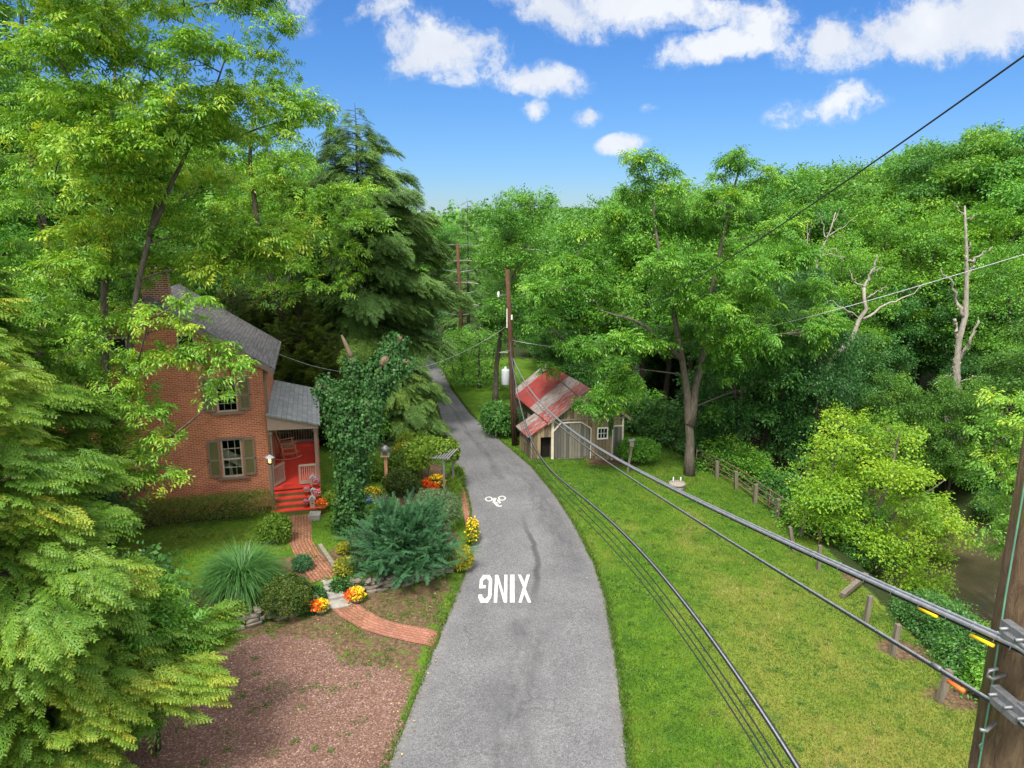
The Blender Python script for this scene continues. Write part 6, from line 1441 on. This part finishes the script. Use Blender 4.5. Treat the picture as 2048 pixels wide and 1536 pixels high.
# blue juniper: plumes sweeping up and out
jb = ground(812, 1118); t = thing('juniper', 'wide feathery blue-green juniper sprawling above the stone wall', 'shrub', jb); mb = MB(); pos, fw, upv, tn = [], [], [], []
for i in range(190):
    az = i * 2.39996; o = np.array([math.cos(az), math.sin(az), 0]); el = rv.uniform(0, 1) ** 1.25; L = rv.uniform(.9, 2.2) * (1.0 - .18 * el) 
    e = np.array([o[0] * L * math.cos(el * 1.25), o[1] * L * .82 * math.cos(el * 1.25), .22 + L * .98 * math.sin(el * 1.25)]); 
    P = bez(np.array([o[0] * .1, o[1] * .1, .05]), e * np.array([.5, .5, .75]), e, 8); mb.tube(P, np.linspace(.035, .006, 8), 5, False)
    br = rv.normal(0, .12)
    for k in range(13):
        s = rv.uniform(.3, 1); j = s * 7; a = int(min(j, 6)); p = P[a] * (1 - (j - a)) + P[a + 1] * (j - a); d = P[min(a + 1, 7)] - P[a] + 1e-6; d = d / np.linalg.norm(d)
        d = d + rv.normal(0, .6, 3) + np.array([0, 0, -.05]); pos.append(p); fw.append(d); upv.append(np.array([0, 0, 1.]) + rv.normal(0, .5, 3)); tn.append(.42 + br + rv.normal(0, .12))
V, T = place(SP['jun'], pos, fw, upv, rv.uniform(.7, 1.15, len(pos)), np.array(tn), rv); mb.build('trunk', M['barkd'], t, fixn=False); link('foliage', quads_mesh('foliage', V, T), M['juniper'], t)
# ornamental grass: arching blades of three segments
gb = ground(486, 1180); t = thing('ornamental_grass', 'tall fountain of arching ornamental grass beside the boxwood ball', 'ornamental grass', gb); n = 4200
az = rv.uniform(0, 6.283, n) + 0; el = R(90) - np.abs(rv.normal(0, R(34), n)); L = rv.uniform(.9, 1.75, n); w = rv.uniform(.012, .022, n); o = np.stack([np.cos(az), np.sin(az), 0 * az], 1); sd = np.stack([-np.sin(az), np.cos(az), 0 * az], 1)
p = o * rv.uniform(0, .45, (n, 1)) ** 1.0; p[:, 2] = 0; Q, T = [], []; tt = .45 + rv.normal(0, .27, n); ang = el.copy()
for k in range(5):
    d = o * np.cos(ang)[:, None] + np.array([0, 0, 1.]) * np.sin(ang)[:, None]; q_ = p + d * (L / 5)[:, None]; w0, w1 = w * (1 - k / 5.5), w * (1 - (k + 1) / 5.5)
    Q.append(np.stack([p - sd * w0[:, None], p + sd * w0[:, None], q_ + sd * w1[:, None], q_ - sd * w1[:, None]], 1)); T.append(tt + .04 * k); p = q_; ang = ang - R(12 + 9 * k) * rv.uniform(.5, 1.2, n)
link('foliage', quads_mesh('foliage', np.concatenate(Q), np.clip(np.concatenate(T), 0, 1)), M['miscanthus'], t)

# --- east of the lane
b = ground(1379, 950); Yw = b[1]
s1 = [b + [0, 0, -.2], at(1380, 870, Yw), at(1374, 790, Yw), at(1366, 720, Yw), at(1350, 640, Yw - .5), at(1320, 520, Yw - .5), at(1305, 400, Yw)]
s2 = [at(1380, 850, Yw), at(1392, 780, Yw + .1), at(1408, 700, Yw + .3), at(1420, 600, Yw + .5), at(1450, 450, Yw + 1), at(1478, 340, Yw + 1)]
s3 = [at(1366, 720, Yw), at(1330, 685, Yw - .6), at(1270, 640, Yw - 1), at(1200, 620, Yw - 1.2)]
spots = []
for y, x0, x1 in ((345, 1290, 1330), (330, 1470, 1500), (400, 1265, 1350), (400, 1430, 1560), (460, 1215, 1600), (530, 1130, 1640), (600, 1110, 1640), (665, 1110, 1640), (715, 1170, 1330), (715, 1480, 1590)):
    for x in np.arange(x0, x1 + 1, 66): 
        if rv.random() < .9: spots.append((x + rv.uniform(-22, 22), y + rv.uniform(-22, 22), rv.uniform(-3.2, 3.2), rv.uniform(.75, 1.25) if y > 420 else rv.uniform(.5, .75)))
spots += [(1215, 795, -1.4, .75), (1190, 815, -1.5, .5), (1255, 765, -1, .8), (1228, 735, -1, .8), (1166, 812, -1.6, .32), (1200, 838, -1.6, .3), (1225, 818, -1.5, .4), (1150, 700, -.5, .8), (1100, 745, 4, .6), (1075, 570, 2, .9), (1640, 640, 2, 1.1), (1600, 700, 2, 1), (1540, 760, 3, .9), (1450, 690, -1.5, .9), (1300, 690, -1.5, .8), (1420, 620, -2.5, 1), (1360, 580, -2.5, 1), (1480, 308, 1, .35), (1490, 335, 1, .45), (1312, 322, 0, .35), (1335, 352, 0, .45), (1290, 365, 0, .5), (1345, 385, -.5, .5), (1275, 395, .5, .5), (1440, 355, .5, .4), (1525, 342, 1, .35), (1550, 365, 1, .45), (1455, 385, .5, .5), (1505, 372, 1, .5), (1420, 395, 0, .55), (1400, 425, 0, .7), (1240, 430, .5, .55), (1215, 440, .5, .5), (1590, 430, 1, .7), (1180, 470, 1, .6), (1380, 455, 1, .8)]
hero('walnut_tree', 'spreading walnut tree with a forked trunk on the lawn behind the barn', 'tree', b, [(s1, .24, .04), (s2, .2, .04), (s3, .12, .03)], spots, SP['walnut'], M['walnut'], M['bark'], 20, 54, size=.95, tone0=.5, thick=.75)
b = ground(990, 806); Yl = b[1]
s1 = [b + [0, 0, -.2], at(992, 740, Yl), at(1003, 660, Yl), at(1014, 580, Yl), at(1012, 520, Yl), at(1018, 440, Yl)]; s2 = [at(1014, 580, Yl), at(1040, 520, Yl + .5), at(1065, 450, Yl + .5), at(1060, 400, Yl)]
spots = [(x + rv.uniform(-12, 12), y + rv.uniform(-14, 14), rv.uniform(-2.2, 2.2), rv.uniform(.8, 1.25)) for y, x0, x1 in ((400, 1015, 1080), (440, 985, 1095), (485, 985, 1095), (530, 985, 1085), (575, 985, 1080), (620, 980, 1070), (660, 1030, 1060)) for x in np.arange(x0, x1, 30)]
hero('locust_tree', 'slim tall locust tree standing behind the barn utility pole', 'tree', b, [(s1, .2, .04), (s2, .1, .03)], spots, SP['simple'], M['walnut'], M['bark'], 21, 66, size=1.1, tone0=.42)
# dogwoods with level tiers
for i, (px, py, Y, xs, lab) in enumerate(((958, 776, None, (905, 1000), 'dogwood tree with level tiers of leaves on the verge by the lane'), (925, 757, None, (893, 960), 'second dogwood further along the verge behind the first'))):
    b = ground(px, py); spots = []
    for y in ((668, 690, 712, 735, 752) if i == 0 else (672, 700, 725)):
        for x in np.arange(xs[0], xs[1] + 1, 17): spots.append((x + rv.uniform(-6, 6), y + 10 * i * 0 + abs(x - px) * .12 + rv.uniform(-6, 6), rv.uniform(-1.8, 1.8), rv.uniform(.6, .85)))
    hero('dogwood_tree', lab, 'tree', b, [([b, b + [0, 0, 1.6], b + [.1, 0, 3.6]], .13, .04)], spots, SP['simple'], M['walnut'], M['barkd'], 23 + i, 30, size=1.0, flat=.35, tone0=.55)
shrub('rhododendron', 'dark glossy rhododendron bush beside the utility pole', 'shrub', ground(1000, 872), [((0, 0, .8), (1.0, .9, .95)), ((.8, .4, .6), (.8, .8, .75)), ((-.3, .6, 1.0), (.8, .8, .8))], 7000, .2, .075, M['dark'], 80, tone0=.55, lump=.16)
t = shrub('layered_bush', 'low round bush with layered bright leaves right of the barn door', 'shrub', ground(1272, 925), [((0, 0, .55), (1.0, .9, .5)), ((-.2, 0, .85), (.8, .75, .42)), ((.5, .1, .75), (.7, .7, .4))], 8000, .12, .06, M['walnut'], 81, tone0=.5, lump=.16)
shrub('ivy', 'ivy strand hanging down the barn gable beside the window', 'ivy', tuple(BC + np.array((3.06 * math.cos(BA) - 0, 3.06 * math.sin(BA) - .05, 0))), [((0, -.03, 2.2), (.16, .05, .42)), ((.03, -.03, 1.6), (.09, .04, .4)), ((.0, -.03, 1.15), (.05, .03, .25))], 900, .08, .06, M['dark'], 82, stem=False)
# bright maple on the bank
b = gpt(14.0, 26.6); spots = []
for y, x0, x1 in ((850, 1690, 1700), (862, 1765, 1775), (890, 1680, 1800), (925, 1670, 1810), (960, 1670, 1870), (1000, 1640, 1900), (1040, 1620, 1930), (1080, 1640, 1930), (1120, 1660, 1920), (1160, 1690, 1900), (1190, 1740, 1860)):
    for x in np.arange(x0, x1 + 1, 54): spots.append((x + rv.uniform(-14, 14), y + rv.uniform(-10, 10), rv.uniform(-1.6, 2.4), rv.uniform(.55, .85)))
hero('maple_tree', 'bright yellow-green young maple leaning over the fence line', 'tree', b, [([b, b + [.4, 0, 1.8], b + [1.0, 0, 3.4], b + [1.2, .2, 5.4]], .13, .03), ([b + [.3, 0, 1.2], b + [1.8, -.2, 2.6], b + [3.0, -.2, 3.6]], .08, .02)], spots, SP['simple'], M['maple'], M['bark'], 25, 105, size=.85, tone0=.5)
b = gpt(12.9, 29.5); spots = [(x + rv.uniform(-14, 14), y + rv.uniform(-10, 10), rv.uniform(-1, 1.5), rv.uniform(.5, .8)) for y, x0, x1 in ((900, 1640, 1660), (940, 1610, 1660), (980, 1590, 1650), (1020, 1570, 1640), (1050, 1600, 1650)) for x in np.arange(x0, x1 + 1, 42)]
hero('maple_tree', 'smaller duller green maple behind the fence left of the bright one', 'tree', b, [([b, b + [.2, 0, 2], b + [.4, 0, 4.3]], .09, .02)], spots, SP['simple'], M['walnut'], M['bark'], 26, 48, size=.85, tone0=.7)
# sumac-like tree at the right edge
b = gpt(15.2, 20.2); spots = [(x + rv.uniform(-14, 14), y + rv.uniform(-14, 14), rv.uniform(-1.2, 1.5), rv.uniform(.5, .85)) for y, x0, x1 in ((810, 2000, 2120), (860, 1990, 2140), (910, 1980, 2140), (960, 2010, 2140), (1010, 2020, 2140), (1060, 1990, 2120), (1110, 2010, 2120)) for x in np.arange(x0, x1, 46)]
hero('sumac_tree', 'feathery yellow-green sumac at the right edge behind the near pole', 'tree', b, [([b, b + [.2, 0, 2.5], b + [.2, .2, 5.5]], .11, .03)], spots, SP['ash'], M['ash'], M['bark'], 27, 48, size=.85, tone0=.52)
# dead trees
def dead(label, base, paths, seed, mt='barkl', name='dead_tree'):
    t = thing(name, label, 'dead tree', base); b = np.asarray(base); rng = np.random.default_rng(seed)
    for i, (pts, r0, r1) in enumerate(paths):
        P = resample(np.array([at(*p) for p in pts]) - b, 12); P[1:-1] += rng.normal(0, .05, (10, 3)); m_ = MB(); m_.tube(P, np.linspace(r0, r1, 12) * .8, 9 if r0 > .1 else 6)
        m_.build('trunk' if i == 0 else 'limb', M[mt], t, fixn=False)
    return t
c5 = lambda x, y, Y: (1450 + x / 3.41, 600 + y / 3.41, Y); c4 = lambda x, y, Y: (1500 + x / 3.737, 240 + y / 3.737, Y)
Ys = 38
sb_ = at(1885, 985, Ys); sb_[2] = tz(sb_[0], Ys)
dead('bare grey dead tree snag with broken limbs beyond the bright maple', sb_, [((c5(1480, 1300, Ys), c5(1505, 1130, Ys), c5(1530, 870, Ys), c5(1565, 600, Ys), c5(1590, 350, Ys), c5(1615, 150, Ys), c4(1605, 1470, Ys), c4(1612, 1200, Ys), c4(1622, 1050, Ys), c4(1615, 900, Ys), c4(1605, 640, Ys)), .36, .05),
     ((c5(1530, 1000, Ys), c5(1585, 700, Ys - .2), c5(1600, 420, Ys - .1)), .2, .12), ((c4(1600, 1470, Ys), c4(1535, 1330, Ys), c4(1505, 1210, Ys - .4), c4(1425, 1115, Ys - .6)), .14, .03), ((c4(1630, 1060, Ys), c4(1730, 1010, Ys - .4), c4(1812, 945, Ys - .8)), .09, .03), ((c4(1625, 1170, Ys), c4(1672, 1080, Ys + .3), c4(1690, 1030, Ys + .4)), .09, .03),
     ((c4(1612, 1050, Ys), c4(1640, 920, Ys)), .09, .05), ((c5(1605, 400, Ys), c5(1680, 270, Ys - .4), c5(1732, 140, Ys - .5)), .13, .06), ((c5(1600, 560, Ys), c5(1690, 525, Ys - .4), c5(1825, 520, Ys - .6)), .06, .02), ((c5(1560, 510, Ys), c5(1490, 520, Ys), c5(1420, 585, Ys)), .05, .02), ((c5(1590, 800, Ys), c5(1668, 738, Ys - .3)), .06, .03), ((c5(1550, 950, Ys), c5(1650, 890, Ys - .3)), .04, .02), ((c4(1615, 740, Ys), c4(1660, 740, Ys), c4(1690, 695, Ys)), .04, .02), ((c4(1608, 720, Ys), c4(1560, 670, Ys), c4(1510, 600, Ys)), .035, .012), ((c5(1580, 260, Ys - .2), c4(1530, 1490, Ys - .2)), .1, .1), ((c5(1560, 500, Ys - .2), c5(1560, 400, Ys - .3)), .07, .04)], 3)
Yd = 36.5; db = at(1640, 790, Yd); db[2] = tz(db[0], Yd)
dead('pale leaning dead tree with a forked top among the green trees', db, [((c5(560, 640, Yd), c5(700, 450, Yd), c5(800, 320, Yd), c5(880, 220, Yd), c5(945, 80, Yd), c4(855, 1400, Yd), c4(872, 1290, Yd), c4(850, 1250, Yd)), .2, .1), ((c4(850, 1250, Yd), c4(885, 1180, Yd), c4(915, 1120, Yd), c4(947, 1005, Yd)), .1, .04), ((c4(850, 1250, Yd), c4(770, 1190, Yd), c4(745, 1120, Yd)), .05, .02), ((c4(920, 1140, Yd), c4(995, 1095, Yd)), .04, .015), ((c5(940, 130, Yd), c4(960, 1420, Yd), c4(1110, 1332, Yd), c4(1220, 1300, Yd), c4(1300, 1220, Yd)), .09, .02), ((c4(875, 1330, Yd), c4(960, 1280, Yd), c4(1035, 1250, Yd)), .05, .015), ((c5(920, 130, Yd), c4(680, 1400, Yd), c4(600, 1340, Yd), c4(530, 1380, Yd), c4(440, 1410, Yd)), .04, .012), ((c4(600, 1340, Yd), c4(620, 1310, Yd), c4(580, 1250, Yd), c4(665, 1240, Yd)), .03, .01)], 4)
Yd = 42; db = at(1625, 790, Yd); db[2] = tz(db[0], Yd)
dead('bare twiggy grey crown poking out above the walnut', db, [((c4(520, 2000, Yd), c4(480, 1400, Yd), c4(500, 1050, Yd), c4(560, 900, Yd), c4(610, 800, Yd), c4(640, 690, Yd)), .2, .03), ((c4(480, 1400, Yd), c4(442, 1080, Yd), c4(430, 900, Yd), c4(430, 770, Yd)), .12, .02), ((c4(500, 1020, Yd), c4(620, 1000, Yd), c4(720, 1025, Yd)), .05, .015), ((c4(570, 880, Yd), c4(680, 800, Yd), c4(780, 730, Yd)), .05, .012), ((c4(560, 900, Yd), c4(550, 800, Yd), c4(500, 690, Yd)), .05, .012), ((c4(430, 870, Yd), c4(495, 735, Yd)), .035, .01), ((c4(435, 930, Yd), c4(370, 835, Yd)), .035, .01), ((c4(450, 1000, Yd), c4(560, 930, Yd)), .05, .02), ((c4(600, 820, Yd), c4(690, 640, Yd)), .04, .01), ((c4(610, 870, Yd), c4(720, 865, Yd)), .03, .01), ((c4(560, 980, Yd), c4(640, 960, Yd), c4(700, 1070, Yd)), .03, .01), ((c4(440, 1080, Yd), c4(360, 1040, Yd)), .04, .015)], 5)

# --- woodland: each tree a thing; a few prototypes copied with their own turn, size and place
protos = []
for i, (h, rx, spray, lm, bm, cb, n, spc, sz) in enumerate(((20, 5.4, 'coarse', 'broad', 'bark', .42, 46, 15, 1.25), (18, 4.8, 'coarse', 'walnut', 'bark', .28, 46, 16, 1.2), (22, 5.2, 'coarse', 'broad', 'bark', .5, 46, 15, 1.3), (16, 4.4, 'simple', 'walnut', 'barkd', .2, 46, 19, 1.35), (14, 4.2, 'coarse', 'dark', 'barkd', .1, 44, 17, 1.1), (21, 5.6, 'coarse', 'ash', 'bark', .3, 54, 14, 1.25))):
    protos.append(generic_tree('woodland_tree', 'x', 'tree', (0, 0, 0), h, rx, 200 + i, SP[spray], M[lm], M[bm], cb, n, spc, None, sz, tone0=.48, upbias=.7))
used = set()
def wood(k, x, y, s, label, group, name=None, sz=None):
    rz = rv.uniform(0, 6.28); sc = (s * rv.uniform(.92, 1.08), s * rv.uniform(.92, 1.08), s if sz is None else sz); loc = (x, y, tz(x, y) - .1)
    if k not in used: used.add(k); r = protos[k]; r.location = loc; r.rotation_euler = (0, 0, rz); r.scale = sc; r['label'] = label
    else: r = dup(protos[k], loc, rz, sc, label)
    r['group'] = group; shade(r)
    return r
PAL = ((.72, .82, .95), (.85, .92, .95), (1, 1, .95), (1.12, 1.06, .8), (.92, 1.06, 1.05), (1.3, 1.14, .75), (.65, .78, .8))
def shade(r, c=None):
    c = c or PAL[int(rv.integers(0, len(PAL)))]
    for ch in r.children:
        if ch.name.startswith(('crown', 'foliage')): ch.color = (*c, 1)
# large trees that frame the right-hand skyline, placed where their tops show
def topped(k, px, ytop, Y, label, group, h0, wide=1.0):
    p = at(px, ytop, Y); g = tz(p[0], Y); s = (p[2] - g) / h0
    return wood(k, p[0], Y, s * wide, label, group, sz=s)
H0 = (20, 18, 22, 16, 14, 21)
GE = 'tall trees along the far bank of the creek'; LE = 'tall leafy tree in the woods along the far bank of the creek'
for k, px, yt, Y in ((5, 2010, 250, 58), (2, 1930, 285, 60), (0, 1850, 300, 66), (3, 1780, 400, 52), (2, 1740, 345, 75), (0, 1690, 335, 66), (1, 1640, 345, 62), (5, 1575, 360, 68), (2, 1800, 318, 95), (1, 1500, 385, 70), (0, 1430, 400, 80), (2, 1350, 420, 90), (5, 1290, 425, 85), (1, 1230, 432, 95), (0, 1180, 440, 105), (2, 1140, 446, 120), (3, 1880, 420, 50), (1, 1990, 420, 50), (4, 1760, 560, 48), (4, 1850, 540, 50), (4, 1960, 560, 46), (4, 1680, 520, 50), (0, 2100, 260, 54), (5, 2180, 240, 58), (3, 2070, 480, 42), (4, 2110, 640, 34), (4, 1985, 770, 38), (4, 2050, 740, 36), (4, 1900, 800, 42), (4, 1955, 700, 42), (2, 2090, 300, 80), (1, 1860, 290, 90), (0, 1960, 270, 95)):
    topped(k, px, yt, Y, LE, GE, H0[k], 1.0)
# nearer ivy-hung trees on the near bank
GB = 'trees crowding the creek bank behind the fence'; LB = 'dark leafy tree crowding the creek bank behind the pipe fence'
for k, px, yt, Y, w in ((4, 1500, 560, 37, .8), (4, 1590, 520, 40, .8), (3, 1560, 480, 44, .8), (4, 1650, 640, 36, .7), (4, 1720, 660, 40, .75), (4, 1440, 700, 40, .6), (4, 1800, 740, 36, .7), (4, 1930, 740, 34, .7), (3, 1690, 470, 46, .8)):
    topped(k, px, yt, Y, LB, GB, H0[k], w)
# middle distance behind the barn and along the lane
for k, px, yt, Y in ((1, 1150, 452, 60), (3, 1215, 408, 58), (0, 1262, 400, 62), (1, 1350, 372, 56), (3, 1400, 388, 52), (5, 1440, 366, 60), (1, 1525, 356, 58), (3, 1592, 362, 54), (0, 1645, 346, 58), (1, 1300, 385, 54)):
    topped(k, px, yt, Y, LE, GE, H0[k])
GM = 'trees of the wooded valley beyond the barn'; LM = 'leafy tree of the wooded valley beyond the barn'
for k, px, yt, Y in ((3, 1130, 480, 62), (1, 1190, 470, 68), (0, 1260, 470, 72), (3, 1090, 560, 58), (4, 1120, 640, 56), (4, 1180, 620, 60), (1, 1330, 440, 66), (3, 1240, 560, 56), (4, 1060, 620, 66), (2, 1080, 450, 110), (0, 1010, 452, 120), (5, 1060, 450, 95), (3, 960, 500, 85), (1, 900, 446, 100), (0, 860, 440, 95), (4, 990, 600, 74), (4, 945, 640, 80), (4, 900, 630, 76), (2, 1110, 452, 150), (1, 1170, 450, 140), (0, 940, 452, 150), (5, 1020, 455, 170), (2, 880, 450, 160), (3, 1290, 620, 64), (4, 1330, 690, 62), (4, 1250, 700, 66)):
    topped(k, px, yt, Y, LM, GM, H0[k])
GL = 'trees on the slope behind the house'; LL = 'leafy tree on the wooded slope behind the brick house'
for k, px, yt, Y in ((2, 60, 150, 46), (0, 190, 200, 48), (5, 310, 230, 50), (1, 430, 300, 50), (3, 520, 360, 48), (4, 600, 440, 46), (4, 480, 500, 42), (4, 330, 470, 40), (4, 180, 470, 36), (4, 40, 500, 34), (2, -60, 100, 40), (3, 620, 330, 60), (1, 780, 440, 70), (0, 700, 400, 66), (2, 560, 300, 64), (5, -180, 60, 46), (4, 820, 560, 58), (4, 650, 560, 52), (3, -120, 350, 30), (4, 760, 600, 54), (3, 90, 330, 40), (3, 250, 360, 42)):
    topped(k, px, yt, Y, LL, GL, H0[k])
for k in range(len(protos)):
    if k not in used: wood(k, 40, 80, 1, LE, GE)
# undergrowth along the banks
bp_ = []
for i, (mt, spr) in enumerate((('dark', 'big'), ('walnut', 'simple'), ('dark', 'simple'))):
    rng = np.random.default_rng(300 + i); b0 = np.zeros(3); cl_ = crown_clumps(rng, np.array([0, 0, .9]), 1.25, .9, 14, (.3, .45), -.5, .4)
    bp_.append(make_tree('bush', 'x', 'bush', b0, [([b0, b0 + [.1, 0, .8], b0 + [.1, .1, 1.5]], .04, .015)], cl_, SP[spr], M[mt], M['barkd'], 310 + i, 90, None, .85, tone0=.5, twigs=2))
ub = set(); GU = 'bushes along the creek bank'; LU = 'leafy bush in the undergrowth along the creek bank'
spots = [(12.9 + rv.uniform(0, 2.4), y + rv.uniform(-.6, .6)) for y in np.arange(14.5, 23, .7)] + [(lerp_at(BANK, y) + rv.uniform(1.3, 3), y) for y in np.arange(26, 41, .75)] + [(lerp_at(CREEK, y) + rv.uniform(8.5, 13), y + rv.uniform(-1, 1)) for y in np.arange(20, 70, 1.3)] + [(lerp_at(BANK, y) + rv.uniform(.6, 2), y) for y in np.arange(41, 47, 1.2)] + [(lerp_at(BANK, y) + rv.uniform(-1.0, 1.4), y) for y in np.arange(53, 70, 1.2)] + [(13.1, 19), (13.0, 17.6), (12.8, 16.2), (13.5, 21), (12.9, 20)]
for i, (x, y) in enumerate(spots):
    k = int(rv.integers(0, 3)); s = rv.uniform(.75, 1.35)
    if y < 27: s = rv.uniform(.45, .75)
    loc = (x, y, tz(x, y) - .1)
    if k not in ub: ub.add(k); r = bp_[k]; r.location = loc; r['label'] = LU; r.scale = (s, s, s)
    else: r = dup(bp_[k], loc, rv.uniform(0, 6.28), s * 1.0, LU)
    r['group'] = GU
GH = 'bushes under the trees beside the lane'; LH = 'dark bush under the trees on the house side of the lane'
for x, y in [(-7.2, 44.5), (-8.6, 50), (-11, 57), (-8.2, 35.8), (-9.5, 42), (-11, 46), (-12.5, 50), (-16.5, 22), (-15.8, 24.5), (-17, 26.5), (-14, 18.5), (-12.4, 18), (-18.5, 24), (-16, 20), (-13, 35), (-8.2, 43), (-11.8, 15.2), (-10.6, 16.5)]:
    r = dup(bp_[int(rv.integers(0, 3))], (x, y, tz(x, y) - .1), rv.uniform(0, 6.28), rv.uniform(.9, 1.5), LH); r['group'] = GH
# far woods on the hills
def far_woods():
    Qs, Ts = [], []
    for seed, n, d0, d1, pw, m, k in ((400, 750, 120, 330, 1.0, 420, .075), (401, 4200, 320, 1650, 1.6, 70, .17)):
        rng = np.random.default_rng(seed); d = d0 + (d1 - d0) * rng.random(n) ** pw; a = rng.uniform(-.95, .95, n); x = d * np.sin(a); y = d * np.cos(a)
        keep = (y > 95) & ~((np.abs(x - lerp_at(CREEK, np.clip(y, 0, 190)) - 5) < 8) & (y < 190)); x, y, d = x[keep], y[keep], d[keep]; z = tzv(x, y); n = len(x)
        rad = 5.0 * (1 + d / 420) ** .6; h = rng.uniform(11, 17, n)
        u = rng.normal(0, 1, (n, m, 3)); u /= np.linalg.norm(u, axis=2, keepdims=True); u[..., 2] = np.abs(u[..., 2])
        az = np.arctan2(u[..., 1], u[..., 0]); ph = rng.uniform(0, 6, (n, 1)); lump = 1 + .16 * np.sin(3 * az + ph) * np.cos(5 * u[..., 2] + ph)
        c = np.stack([x, y, z + h * .5], 1)[:, None, :] + u * np.stack([rad, rad, h * .48], 1)[:, None, :] * (lump * rng.uniform(.7, 1.05, (n, m)))[..., None]
        nn = u + rng.normal(0, .6, (n, m, 3)); s = np.cross(nn, rng.normal(0, 1, (n, m, 3))); s /= np.linalg.norm(s, axis=2, keepdims=True); t = np.cross(nn, s); t /= np.linalg.norm(t, axis=2, keepdims=True)
        w = (rad * k)[:, None, None] * rng.uniform(.6, 1.4, (n, m, 1)); Qs.append(np.stack([c - s * w, c + t * w * .7, c + s * w, c - t * w * .7], axis=2).reshape(-1, 4, 3))
        Ts.append(np.repeat(.35 + rng.normal(0, .12, n), m) + rng.normal(0, .1, n * m))
    tag(link('far_woods', quads_mesh('far_woods', np.concatenate(Qs), np.clip(np.concatenate(Ts), 0, 1)), M['broad']), 'unbroken far woodland rolling over the distant hills', kind='stuff')
far_woods()
